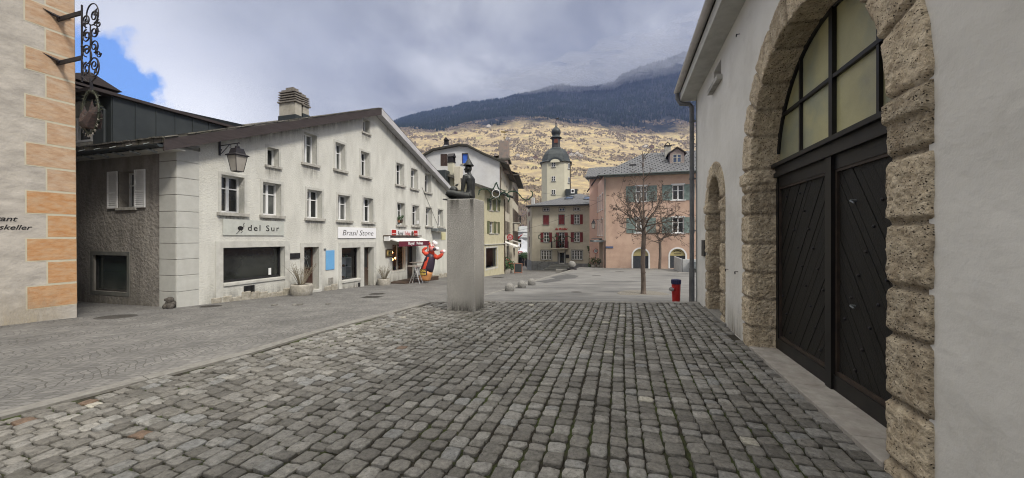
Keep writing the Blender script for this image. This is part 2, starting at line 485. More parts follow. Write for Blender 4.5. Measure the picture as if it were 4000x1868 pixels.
M_['whitewall'] = mat('old_white_render', (.52, .53, .55), (.58, .59, .60), scale=1.2, rough=.92, bump=.3, bscale=25, c3=(.38, .37, .36), scale3=.8, f3=.5)
M_['creamwall'] = mat('cream_render', (.56, .53, .44), (.50, .47, .39), scale=1.5, rough=.92, c3=(.35, .32, .27), scale3=1, f3=.5)
M_['mobwall'] = mat('khaki_render', (.47, .445, .37), (.52, .49, .415), scale=1.2, rough=.92, bump=.2, bscale=20, c3=(.30, .28, .22), scale3=.7, f3=.4)
M_['mobbase'] = mat('grey_stone_plinth', (.16, .17, .18), (.25, .26, .27), scale=2, rough=.9, bump=.3, bscale=10)
M_['towerwall'] = mat('pale_tower_render', (.50, .48, .38), (.55, .53, .43), scale=.7, rough=.92, c3=(.44, .42, .34), scale3=.5, f3=.4)
M_['pinkwall'] = mat('salmon_render', (.48, .34, .265), (.54, .39, .31), scale=.8, rough=.92, bump=.2, bscale=18, c3=(.34, .23, .185), scale3=.5, f3=.8)
M_['pinkside'] = mat('pale_salmon_render', (.56, .38, .32), (.60, .42, .36), scale=.8, rough=.92)
M_['shut_red'] = mat('oxblood_paint', (.14, .018, .022), (.17, .025, .028), scale=5, rough=.6)
M_['shut_green'] = mat('olive_paint', (.10, .115, .055), (.14, .15, .08), scale=5, rough=.7)
M_['shut_brown'] = mat('dark_brown_paint', (.04, .024, .02), (.06, .035, .03), scale=5, rough=.7)
M_['shut_teal'] = mat('weathered_green_paint', (.12, .165, .155), (.23, .295, .28), scale=3, rough=.75, c3=(.08, .10, .10), scale3=2, f3=.6)
M_['leaf'] = mat('evergreen_leaves', (.02, .05, .018), (.045, .09, .03), scale=12, rough=.7)
M_['garland'] = mat('fir_garland', (.008, .03, .018), (.02, .055, .03), scale=20, rough=.8)
M_['bark'] = mat('grey_brown_bark', (.085, .065, .055), (.16, .13, .11), scale=9, rough=.9, bump=.6, bscale=25, stretch=(1, 1, .25))
M_['twig'] = mat('grey_brown_twigs', (.05, .038, .034), (.095, .07, .062), scale=5, rough=.85)
M_['red'] = mat('red_paint', (.42, .018, .015), (.36, .02, .02), scale=6, rough=.4)
M_['navy'] = mat('navy_paint', (.012, .014, .06), (.02, .022, .08), scale=6, rough=.4)
M_['maroon'] = mat('maroon_cloth', (.10, .012, .028), (.13, .018, .035), scale=4, rough=.85)
M_['cloth'] = mat('pale_awning_cloth', (.62, .61, .60), (.68, .67, .66), scale=4, rough=.85)
M_['bollard'] = mat('dark_grey_granite', (.13, .128, .122), (.26, .255, .245), scale=30, rough=.9, bump=.4, bscale=70)
M_['stonepot'] = mat('weathered_stone_trough', (.30, .28, .24), (.42, .40, .36), scale=7, rough=.95, bump=.8, bscale=22, c3=(.14, .13, .11), scale3=4, f3=.7)
M_['rubble'] = mat('rubble_stone_footing', (.24, .22, .18), (.38, .36, .31), scale=7, rough=.95, bump=1, bscale=12)
M_['soil'] = mat('potting_soil', (.03, .022, .016), (.05, .04, .03), scale=20, rough=1)
M_['steel'] = mat('bare_steel', (.42, .42, .43), (.5, .5, .5), scale=10, rough=.35, metal=.8)
M_['board_text'] = mat('sign_black', (.012, .012, .012), rough=.6)
M_['skin'] = mat('skin', (.35, .2, .14), rough=.6)

# ---------------------------------------------------------------- ground
def z_street(Y):
    Y = max(Y, 2.0)
    if Y < 35: return -.05 - .052 * Y
    if Y < 60: return -1.87 - .073 * (Y - 35)
    return -3.695 - .055 * (Y - 60)
def z_plaza(Y): return -.045 * Y
def z_terr(X): return min(0, .02 * (X + 1))
D = Vector((math.sin(R(16.87)), math.cos(R(16.87)), 0)); N = Vector((D.y, -D.x, 0))
WR = lambda Y: 1.84 + .303 * Y            # foot line of the right-hand building

def sett_mat(name, ca, cb, cm, w, h, mort, arc=0.0, bump=.5):
    m = mat(name, ca, cb, scale=1.3, rough=.8, bump=.3, bscale=45, c3=tuple(x * .55 for x in ca), scale3=.35, f3=.45)
    t = m.node_tree; b = t.nodes['Principled BSDF']
    tc = t.nodes.new('ShaderNodeTexCoord'); mp = t.nodes.new('ShaderNodeMapping'); mp.inputs['Rotation'].default_value = (0, 0, R(16.87))
    t.links.new(tc.outputs['Object'], mp.inputs[0])
    nz = t.nodes.new('ShaderNodeTexNoise'); nz.inputs['Scale'].default_value = 3; t.links.new(mp.outputs[0], nz.inputs[0])
    va = t.nodes.new('ShaderNodeVectorMath'); va.operation = 'MULTIPLY_ADD'; va.inputs[1].default_value = (.22, .22, 0)
    t.links.new(nz.outputs['Color'], va.inputs[0]); t.links.new(mp.outputs[0], va.inputs[2])
    sp = t.nodes.new('ShaderNodeSeparateXYZ'); t.links.new(va.outputs[0], sp.inputs[0])
    def mth(op, a, bb):
        n = t.nodes.new('ShaderNodeMath'); n.operation = op
        for i, x in enumerate((a, bb)):
            if x is None: continue
            if isinstance(x, (int, float)): n.inputs[i].default_value = x
            else: t.links.new(x, n.inputs[i])
        return n.outputs[0]
    fr = mth('SUBTRACT', mth('FRACT', mth('DIVIDE', sp.outputs[0], 1.35), None), .5)
    yy = mth('ADD', sp.outputs[1], mth('MULTIPLY', mth('MULTIPLY', fr, fr), arc))
    cb_ = t.nodes.new('ShaderNodeCombineXYZ'); t.links.new(sp.outputs[0], cb_.inputs[0]); t.links.new(yy, cb_.inputs[1])
    br = t.nodes.new('ShaderNodeTexBrick'); br.offset = .5
    for k, v in (('Scale', 1), ('Brick Width', w), ('Row Height', h), ('Mortar Size', mort), ('Mortar Smooth', .4), ('Bias', 0)): br.inputs[k].default_value = v
    br.inputs['Color1'].default_value = (1.1, 1.1, 1.1, 1); br.inputs['Color2'].default_value = (.78, .78, .80, 1); br.inputs['Mortar'].default_value = (*cm, 1)
    t.links.new(cb_.outputs[0], br.inputs[0])
    src = b.inputs['Base Color'].links[0].from_socket
    mx = t.nodes.new('ShaderNodeMix'); mx.data_type = 'RGBA'; mx.blend_type = 'MULTIPLY'; mx.inputs[0].default_value = 1
    t.links.new(src, mx.inputs[6]); t.links.new(br.outputs[0], mx.inputs[7]); t.links.new(mx.outputs[2], b.inputs['Base Color'])
    bp = t.nodes.new('ShaderNodeBump'); bp.inputs['Strength'].default_value = bump; bp.inputs['Distance'].default_value = .015; bp.invert = True
    t.links.new(br.outputs[1], bp.inputs['Height']); t.links.new(b.inputs['Normal'].links[0].from_socket, bp.inputs['Normal'])
    t.links.new(bp.outputs[0], b.inputs['Normal'])
    return m
M_['setts'] = sett_mat('small_grey_setts', (.135, .133, .130), (.20, .197, .192), (.56, .55, .53), .12, .105, .010, arc=1.1, bump=.3)
M_['asphalt'] = mat('worn_grey_asphalt', (.125, .125, .125), (.19, .188, .184), scale=1.6, rough=.88, bump=.4, bscale=90, c3=(.06, .06, .062), scale3=.33, f3=.8, stretch=(.6, 1.6, 1), thr3=(.5, .68))
M_['kerb'] = mat('pale_granite_kerb', (.145, .14, .132), (.215, .21, .198), scale=14, rough=.85, bump=.3, bscale=60, c3=(.2, .195, .18), scale3=2, f3=.6)

def grid_sheet(xs, ys, zf, keep=None):
    mb = MB(); n = len(xs)
    mb.v = [(x, y, zf(x, y)) for y in ys for x in xs]
    for j in range(len(ys) - 1):
        for i in range(n - 1):
            if keep and not keep((xs[i] + xs[i + 1]) / 2, (ys[j] + ys[j + 1]) / 2): continue
            mb.f.append((j * n + i, j * n + i + 1, (j + 1) * n + i + 1, (j + 1) * n + i)); mb.mi.append(0)
    return mb
frange = lambda a, b, s: [a + (b - a) * i / max(1, round((b - a) / s)) for i in range(max(1, round((b - a) / s)) + 1)]
st = grid_sheet(frange(-60, 70, 5), [-14, 2, 10, 20, 35, 44, 52, 60, 80, 112], lambda x, y: z_street(y))
tag(st.build('street', M_['setts']), kind='structure')
# plaza: the asphalt sheet to the right of the street, a kerb's height above it
bx_ = lambda Y: -.13 + .304 * (Y - 17.8)
pl = MB(); ys = frange(9.0, 47, 2)
for a, b in zip(ys, ys[1:]):
    for (xa0, xa1, xb0, xb1) in ((bx_(a), 30, bx_(b), 30),):
        pl.quad((xa0, a, z_plaza(a)), (xa1, a, z_plaza(a)), (xb1, b, z_plaza(b)), (xb0, b, z_plaza(b)))
pl.quad((bx_(47), 47, z_plaza(47)), (30, 47, z_plaza(47)), (30, 47, -4), (bx_(47), 47, -4))
tag(pl.build('plaza', M_['asphalt']), kind='structure')
def strip(line, w, zf, th, name, m, seg=1.0):
    mb = MB()
    for (a, b) in zip(line, line[1:]):
        a = Vector((*a, 0)); b = Vector((*b, 0)); L = (b - a).length; t = (b - a) / L; nn = Vector((t.y, -t.x, 0)); k = max(1, round(L / seg))
        for i in range(k):
            p = a + t * (L * i / k + .004); q = a + t * (L * (i + 1) / k - .004); dz = random.uniform(-.003, .003)
            vs = []
            for c in (p, p + nn * w, q + nn * w, q):
                vs.append((c.x, c.y, zf(c.x, c.y) + dz - th))
            for c in (p, p + nn * w, q + nn * w, q):
                vs.append((c.x, c.y, zf(c.x, c.y) + dz))
            mb.add(vs, [(0, 3, 2, 1), (4, 5, 6, 7), (0, 1, 5, 4), (1, 2, 6, 5), (2, 3, 7, 6), (3, 0, 4, 7)])
    return tag(mb.build(name, m), kind='structure')
strip([(bx_(17.0), 17.0), (bx_(39.5), 39.5)], .32, lambda x, y: z_plaza(y) + .012, .6, 'kerb_plaza_edge', M_['kerb'], 1.1)
strip([(bx_(9.6), 9.6), (bx_(17.0), 17.0)], .14, lambda x, y: z_plaza(y) + .006, .5, 'kerb_plaza_low', M_['kerb'], 1.1)

KERB = [(-8.2, -4), (-4.76, 3.45), (-3.75, 5.25), (-3.36, 6.4), (-1.95, 9.42)]
strip(KERB, -.2, lambda x, y: z_terr(x) + .004, .75, 'kerb_terrace', M_['kerb'], 1.0)
strip([(-2.15, 9.44), (4.62, 9.22)], .2, lambda x, y: z_terr(x) + .004, .75, 'kerb_terrace_far', M_['kerb'], 1.0)
def kerb_x(Y):
    for (a, b) in zip(KERB, KERB[1:]):
        if a[1] <= Y <= b[1]: return a[0] + (b[0] - a[0]) * (Y - a[1]) / (b[1] - a[1])
    return -99
far_y = lambda X: 9.42 + (X + 1.95) * (-.2 / 6.55)
base = MB()
YS = frange(-4, 9.4, .35)
for a, b in zip(YS, YS[1:]):
    XA = frange(kerb_x(a), WR(a) + .3, .5); XB = [kerb_x(b) + (WR(b) + .3 - kerb_x(b)) * i / (len(XA) - 1) for i in range(len(XA))]
    for i in range(len(XA) - 1):
        base.quad(*[(x, y, z_terr(x) - .022) for x, y in ((XA[i], a), (XA[i + 1], a), (XB[i + 1], b), (XB[i], b))])
M_['joint'] = mat('mossy_sand_joints', (.014, .012, .009), (.032, .028, .02), scale=14, rough=1, bump=.8, bscale=60, c3=(.036, .050, .010), scale3=1.8, f3=.9, thr3=(.46, .60))
tag(base.build('ground_under_cobbles', M_['joint']), kind='structure')

# cobbles: rows along the street direction, every stone a little dome of its own
def cobble_field():
    vs = []; fs = []; tint = []
    a = -8.6
    rnd = random.Random(5)
    while a < 5.2:
        w = rnd.uniform(.128, .162)
        b = -1.2 + rnd.uniform(0, .1)
        ph = rnd.uniform(0, 6)
        while b < 11.2:
            l = rnd.choice((rnd.uniform(.10, .135), rnd.uniform(.12, .16), rnd.uniform(.14, .185)))
            wob = .018 * math.sin(b * .9 + ph * .15 + a * .7) + .5 * a * 0
            c = N * (a + w / 2 + wob) + D * (b + l / 2)
            if c.y > 1.2 and c.x > kerb_x(c.y) + .05 + rnd.uniform(0, .03) and c.y < far_y(c.x) - .04 and c.x < WR(c.y) - .06:
                if not (abs((c - Vector((-1.04, 8.4, 0))).dot(N)) < .2 and abs((c - Vector((-1.04, 8.4, 0))).dot(D)) < .2):
                    g = .0062
                    hw = w / 2 - g; hl = l / 2 - g * .8
                    near = c.y < 5.6
                    K = 12 if near else 8
                    rings = ((1.0, -.03), (.99, -.005), (.945, -.0005), (.5, .0005)) if near else ((1.0, -.03), (.975, -.003), (.86, .001))
                    z0 = z_terr(c.x) + rnd.uniform(-.010, .007)
                    tx, ty = rnd.uniform(-.07, .07), rnd.uniform(-.07, .07)
                    ro = rnd.uniform(-.07, .07)
                    pr = []
                    pw = rnd.choice((rnd.uniform(4, 8), rnd.uniform(7, 18)))
                    for k in range(K):
                        t = 2 * math.pi * (k + .5) / K
                        ct, s_ = math.cos(t), math.sin(t)
                        rr = (abs(ct) ** pw + abs(s_) ** pw) ** (-1 / pw)
                        jj = 1 + rnd.uniform(-.10, .05)
                        pr.append((ct * rr * jj, s_ * rr * jj))
                    o = len(vs)
                    tv = rnd.random()
                    # rare pale, blue, rust stones
                    q = rnd.random()
                    kind = 1.0 if q < .005 else (.9 if q < .04 else (.04 if q < .042 else .15 + .6 * tv))
                    for s, dz in rings:
                        for (x, y) in pr:
                            X = x * hw * s; Y_ = y * hl * s
                            X2 = X * math.cos(ro) - Y_ * math.sin(ro); Y2 = X * math.sin(ro) + Y_ * math.cos(ro)
                            p = c + N * X2 + D * Y2
                            vs.append((p.x, p.y, z0 + dz + X * tx + Y_ * ty + (rnd.uniform(-.0025, .0025) if dz > -.01 else 0)))
                            tint.append(kind)
                    for r_ in range(len(rings) - 1):
                        for k in range(K):
                            fs.append((o + r_ * K + k, o + r_ * K + (k + 1) % K, o + (r_ + 1) * K + (k + 1) % K, o + (r_ + 1) * K + k))
                    fs.append(tuple(o + (len(rings) - 1) * K + k for k in range(K)))
            b += l
        a += w
    me = bpy.data.meshes.new('cobbles'); me.from_pydata(vs, [], fs)
    at_ = me.attributes.new('tint', 'FLOAT', 'POINT'); at_.data.foreach_set('value', tint)
    me.polygons.foreach_set('use_smooth', [True] * len(me.polygons))
    m = mat('worn_granite_cobble', (.1, .1, .1), (.2, .2, .2), rough=.6, bump=.9, bscale=30, scale=30)
    t = m.node_tree; b = t.nodes['Principled BSDF']
    an = t.nodes.new('ShaderNodeAttribute'); an.attribute_name = 'tint'
    r = t.nodes.new('ShaderNodeValToRGB'); r.color_ramp.interpolation = 'LINEAR'
    stops = [(0, (.15, .09, .06)), (.06, (.13, .095, .07)), (.14, (.10, .095, .087)), (.3, (.135, .13, .12)), (.45, (.17, .163, .15)), (.6, (.195, .19, .18)), (.7, (.225, .222, .212)), (.8, (.155, .165, .178)), (.92, (.26, .25, .23)), (1, (.38, .365, .32))]
    while len(r.color_ramp.elements) < len(stops): r.color_ramp.elements.new(.5)
    for e, (p, c) in zip(r.color_ramp.elements, stops): e.position = p; e.color = (*c, 1)
    t.links.new(an.outputs['Fac'], r.inputs[0])
    tc = t.nodes.new('ShaderNodeTexCoord')
    def nz(scale, det, lo, hi, a, c_):
        n = t.nodes.new('ShaderNodeTexNoise'); n.inputs['Scale'].default_value = scale; n.inputs['Detail'].default_value = det; n.inputs['Roughness'].default_value = .7
        t.links.new(tc.outputs['Object'], n.inputs[0])
        q = t.nodes.new('ShaderNodeMapRange'); t.links.new(n.outputs[0], q.inputs[0])
        q.inputs[1].default_value = lo; q.inputs[2].default_value = hi; q.inputs[3].default_value = a; q.inputs[4].default_value = c_
        return q.outputs[0]
    f = nz(26, 9, .32, .68, .58, 1.38)
    g = nz(.55, 4, .35, .65, .78, 1.12)
    mm = t.nodes.new('ShaderNodeMath'); mm.operation = 'MULTIPLY'; t.links.new(f, mm.inputs[0]); t.links.new(g, mm.inputs[1])
    # drill pits and chips
    vo = t.nodes.new('ShaderNodeTexVoronoi'); vo.inputs['Scale'].default_value = 42; t.links.new(tc.outputs['Object'], vo.inputs[0])
    pv = t.nodes.new('ShaderNodeMapRange'); t.links.new(vo.outputs['Distance'], pv.inputs[0]); pv.inputs[1].default_value = .13; pv.inputs[2].default_value = .2; pv.inputs[3].default_value = .45; pv.inputs[4].default_value = 1
    m2 = t.nodes.new('ShaderNodeMath'); m2.operation = 'MULTIPLY'; t.links.new(mm.outputs[0], m2.inputs[0]); t.links.new(pv.outputs[0], m2.inputs[1])
    cb = t.nodes.new('ShaderNodeCombineXYZ')
    for i in range(3): t.links.new(m2.outputs[0], cb.inputs[i])
    mx = t.nodes.new('ShaderNodeMix'); mx.data_type = 'RGBA'; mx.blend_type = 'MULTIPLY'; mx.inputs[0].default_value = 1
    t.links.new(r.outputs[0], mx.inputs[6]); t.links.new(cb.outputs[0], mx.inputs[7])
    # moss creeping over the edges: by its own patchy noise
    ms = nz(6, 9, .57, .68, 0, .8)
    mo = t.nodes.new('ShaderNodeMix'); mo.data_type = 'RGBA'; t.links.new(ms, mo.inputs[0]); t.links.new(mx.outputs[2], mo.inputs[6]); mo.inputs[7].default_value = (.07, .068, .055, 1)
    t.links.new(mo.outputs[2], b.inputs['Base Color'])
    me.materials.append(m)
    o = bpy.data.objects.new('cobbles', me); COL.objects.link(o)
    tag(o, kind='stuff', label='grey granite cobbles with mossy joints filling the terrace', cat='cobblestones')
cobble_field()

# ---------------------------------------------------------------- hills
def lerp_tab(x, tab):
    if x <= tab[0][0]: return tab[0][1]
    for (a, va), (b, vb) in zip(tab, tab[1:]):
        if x <= b:
            f = (x - a) / (b - a); return va + (vb - va) * f
    return tab[-1][1]
RIDGE = [(-1.2, .05), (-.7, .10), (-.48, .2), (-.35, .29), (-.316, .314), (-.245, .335), (-.164, .352), (-.096, .366), (-.023, .377), (.016, .388), (.07, .396), (.116, .408), (.19, .404), (.277, .416), (.30, .44), (.378, .468), (.44, .492), (.55, .51), (1.1, .56)]
EL = [(110, -.062), (150, -.03), (250, .035), (500, .13), (800, .205), (1250, .30), (1500, .32), (2200, 1.0)]
def terr(X, Y):
    if Y < 112: return -7.2
    a = X / Y
    rid = lerp_tab(a, RIDGE)
    lit_top = .30 + .012 * math.sin(a * 9 + 1)
    if Y <= 1250: e = lerp_tab(Y, EL[:6]) * lit_top / .30 if Y > 250 else lerp_tab(Y, EL)
    else:
        f = (Y - 1250) / 950.0
        e = lit_top + (rid - lit_top) * min(1, f) ** .9
    e = min(e, rid)
    z = Y * e
    amp = min(1, (Y - 112) / 250)
    nz = noise.fractal(Vector((X / 160, Y / 160, 3.1)), 1.0, 2.0, 5)
    n2 = noise.fractal(Vector((X / 40, Y / 40, 7.1)), 1.0, 2.0, 4)
    z += amp * (nz * (7 if Y < 1250 else 12) + n2 * 2.2)
    if Y > 2200: z -= (Y - 2200) * .9
    return z
gx = sorted(set(frange(-3200, -700, 60) + frange(-700, 1500, 11) + frange(1500, 3400, 60)))
gy = [-600, 0, 60, 111.9] + frange(112, 420, 9) + frange(430, 1250, 13)[0:] + frange(1265, 2200, 17) + [2240, 2320, 2500]
hill = grid_sheet(gx, gy, terr)
hm = mat('dry_winter_slope', (.50, .385, .22), (.36, .275, .175), scale=.012, rough=1, detail=10)
def terrain_material(m):
    t = m.node_tree; b = t.nodes['Principled BSDF']; L = t.links
    tc = t.nodes.new('ShaderNodeTexCoord')
    def n_(scale, det=8, st=(1, 1, 1), r=.65):
        mp = t.nodes.new('ShaderNodeMapping'); mp.inputs['Scale'].default_value = st; L.new(tc.outputs['Object'], mp.inputs[0])
        n = t.nodes.new('ShaderNodeTexNoise'); n.inputs['Scale'].default_value = scale; n.inputs['Detail'].default_value = det; n.inputs['Roughness'].default_value = r
        L.new(mp.outputs[0], n.inputs[0]); return n.outputs[0]
    def rr(x, lo, hi, a=0, c=1):
        q = t.nodes.new('ShaderNodeMapRange'); L.new(x, q.inputs[0]); q.inputs[1].default_value = lo; q.inputs[2].default_value = hi; q.inputs[3].default_value = a; q.inputs[4].default_value = c; return q.outputs[0]
    def mx(f, a, c):
        n = t.nodes.new('ShaderNodeMix'); n.data_type = 'RGBA'; L.new(f, n.inputs[0])
        for i, x in ((6, a), (7, c)):
            if isinstance(x, tuple): n.inputs[i].default_value = (*x, 1)
            else: L.new(x, n.inputs[i])
        return n.outputs[2]
    col = mx(rr(n_(.02), .35, .65), (.45, .355, .19), (.36, .295, .165))  # dry grass, its tan raised in colour to read as sunlit
    col = mx(rr(n_(.045, 10), .40, .58, 0, .75), col, (.22, .18, .135))     # brush
    col = mx(rr(n_(.06, 9, (.25, 1, 1)), .56, .66, 0, .7), col, (.20, .155, .11))   # terraces along the contour
    col = mx(rr(n_(.017, 7), .58, .68, 0, .55), col, (.33, .33, .14))    # green meadow
    col = mx(rr(n_(.09, 9), .64, .72, 0, .6), col, (.50, .46, .38))     # pale rock
    sp = t.nodes.new('ShaderNodeSeparateXYZ'); L.new(tc.outputs['Object'], sp.inputs[0])
    ad = t.nodes.new('ShaderNodeMath'); ad.operation = 'MULTIPLY_ADD'; L.new(n_(.012, 8), ad.inputs[0]); ad.inputs[1].default_value = 260; L.new(sp.outputs[1], ad.inputs[2])
    forest = rr(ad.outputs[0], 1320, 1400)
    fc = mx(rr(n_(.03, 10), .42, .62), (.012, .016, .018), (.035, .036, .038))  # forest ground, colour darkened for cloud shade as well as conifers
    fc = mx(rr(n_(.011, 9, (1, 1, 2)), .66, .74, 0, .6), fc, (.16, .15, .15))
    col = mx(forest, col, fc)
    near = rr(ad.outputs[0], 560, 480)
    nc = mx(rr(n_(.06, 10), .4, .6), (.075, .058, .062), (.14, .115, .105))  # lower slope: brush with its shade put into the purple-brown colour
    col = mx(near, col, nc)
    L.new(col, b.inputs['Base Color']); b.inputs['Roughness'].default_value = 1; b.inputs['Specular IOR Level'].default_value = .05
terrain_material(hm)
tag(hill.build('hills', hm, smooth=True), kind='structure')

def hill_hit(px, py):
    Y = 120.0
    while Y < 2400:
        p = at(px, py, Y)
        if terr(p.x, Y) > p.z: return Vector((p.x, Y, terr(p.x, Y)))
        Y += 6
    return None
def conifers():
    rnd = random.Random(3); vs = []; fs = []
    def cone(x, y, z, h, r, n=5):
        o = len(vs)
        for k in range(n):
            t = 6.283 * k / n + x; q = rnd.uniform(.8, 1.15)
            vs.append((x + r * q * math.cos(t), y + r * q * math.sin(t), z + h * .08))
        vs.append((x + rnd.uniform(-.3, .3), y, z + h))
        for k in range(n): fs.append((o + k, o + (k + 1) % n, o + n))
    for i in range(15000):
        Y = rnd.uniform(1235, 2215); a = rnd.uniform(-.5, .6); X = a * Y
        nz = noise.noise(Vector((X / 130, Y / 130, 1.7)))
        if Y < 1400 and nz < (1400 - Y) / 330 - .15: continue
        if nz > .42 and rnd.random() < .7: continue
        h = rnd.uniform(10, 19); cone(X, Y, terr(X, Y) - 1, h, h * .2)
    for i in range(900):     # crisp ridge line and the sunlit fringe above the meadows
        a = rnd.uniform(-.36, .3); Y = 2200 - rnd.uniform(0, 25); X = a * Y; h = rnd.uniform(9, 16); cone(X, Y, terr(X, Y) - 1, h, h * .19)
    m = mat('dark_conifer_needles', (.010, .018, .014), (.025, .036, .024), scale=.03, rough=1, spec=.1)
    me = bpy.data.meshes.new('conifer_forest'); me.from_pydata(vs, [], fs); me.materials.append(m)
    o = bpy.data.objects.new('conifer_forest', me); COL.objects.link(o); tag(o, label='dark conifer forest covering the upper mountain slope', cat='forest', kind='stuff')
def shrubs():
    rnd = random.Random(8); vs = []; fs = []; mi = []
    for i in range(26000):
        Y = 170 + 1180 * rnd.random() ** .8; a = rnd.uniform(-.42, .56); X = a * Y
        nz = noise.fractal(Vector((X / 75, Y / 50, 2.7)), 1.0, 2.0, 3)
        if nz < -.05 + rnd.uniform(-.2, .35) and Y > 420: continue
        h = rnd.uniform(2.2, 5.6) * (.75 + Y / 1900); z = terr(X, Y) - .3; r = h * rnd.uniform(.32, .6)
        # leafless bush: a dozen thin upright slivers spread over a rounded outline
        for k in range(7):
            t = rnd.uniform(0, 6.283); q = rnd.random() ** .5; x = X + math.cos(t) * r * q; y = Y + math.sin(t) * r * q
            hh = h * (1 - .45 * q * q) * rnd.uniform(.7, 1); w = rnd.uniform(.25, .6) * (.6 + Y / 1000)
            o = len(vs); an = rnd.uniform(-.6, .6); dx, dy = w * math.cos(an), w * math.sin(an); lx = (x - X) * .35
            vs += [(x - dx * .4, y - dy * .4, z), (x + dx * .4, y + dy * .4, z), (x + dx + lx, y + dy, z + hh * .62), (x + lx * 1.3, y, z + hh), (x - dx + lx, y - dy, z + hh * .62)]
            fs.append((o, o + 1, o + 2, o + 3, o + 4)); mi.append(0 if rnd.random() < .9 else 1)
    ma = mat('bare_brush', (.17, .135, .105), (.31, .255, .20), scale=.05, rough=1, spec=.05)
    mb_ = mat('dark_brush', (.05, .055, .03), (.09, .09, .05), scale=.05, rough=1, spec=.05)
    me = bpy.data.meshes.new('hillside_brush'); me.from_pydata(vs, [], fs); me.materials.append(ma); me.materials.append(mb_)
    me.polygons.foreach_set('material_index', mi)
    o = bpy.data.objects.new('hillside_brush', me); COL.objects.link(o); tag(o, label='leafless brush and small trees scattered over the sunlit hillside', cat='brush', kind='stuff')
conifers(); shrubs()
hroof = mat('brown_chalet_roof', (.10, .075, .06), (.16, .12, .10), scale=.2, rough=.9)
hwallm = mat('pale_chalet_wall', (.62, .58, .52), (.5, .46, .4), scale=.2, rough=.9)
hwallb = mat('timber_chalet_wall', (.16, .10, .07), (.22, .14, .1), scale=.2, rough=.9)
spots = [(1908, 500, 'small white farmhouse high on the slope left of the valley tower', 'w', 7), (1985, 548, 'white chalet on the meadow above the vane of the old house', 'w', 6),
         (2235, 612, 'largest white house of the hillside hamlet right of the tower', 'w', 9), (2252, 606, 'pale house at the upper end of the hillside hamlet', 'w', 7), (2268, 614, 'pale house at the right end of the hillside hamlet', 'w', 7), (2218, 604, 'brown house at the left end of the hillside hamlet', 'b', 7),
         (2092, 622, 'timber barn left of the tower dome', 'b', 7), (2076, 626, 'low white house beside the timber barn left of the tower', 'w', 6), (2022, 612, 'white farm shed on the meadow edge over the narrow street', 'w', 6),
         (2520, 578, 'pale chalet above the pink building roof ridge', 'w', 7), (2545, 580, 'brown chalet above the pink building dormer', 'b', 7), (1780, 525, 'tiny timber hut high above the white gable', 'b', 5), (2480, 520, 'lone timber hut high on the slope over the pink building', 'b', 5)]
for px, py, lab, k, s in spots:
    p = hill_hit(px, py)
    if p is None: continue
    rz = random.uniform(-.5, .5)
    e = empty('hillside_house', (p.x, p.y, p.z - .5), rz, lab, 'house', 'houses scattered on the hillside')
    f = s / 8 * max(1, p.y / 700)
    w, d, h = 5 * f, 4 * f, 4.2 * f
    b = MB(); b.box(-w, w, -d, d, 0, h); b.prism([(-w, h), (w, h), (0, h + w * .55)], -d, d); b.build('wall', hwallm if k == 'w' else hwallb, e)
    b = MB(); b.prism([(-w * 1.12, h - .2), (0, h + w * .6), (w * 1.12, h - .2), (w * 1.12, h + .15), (0, h + w * .6 + .5), (-w * 1.12, h + .15)], -d * 1.15, d * 1.15); b.build('roof', hroof, e)
    b = MB()
    for q in (-.5, 0, .5): b.box(q * w - .4 * f, q * w + .4 * f, -d - .06, -d + .1, h * .35, h * .7)
    b.build('window', M_['glass'], e)
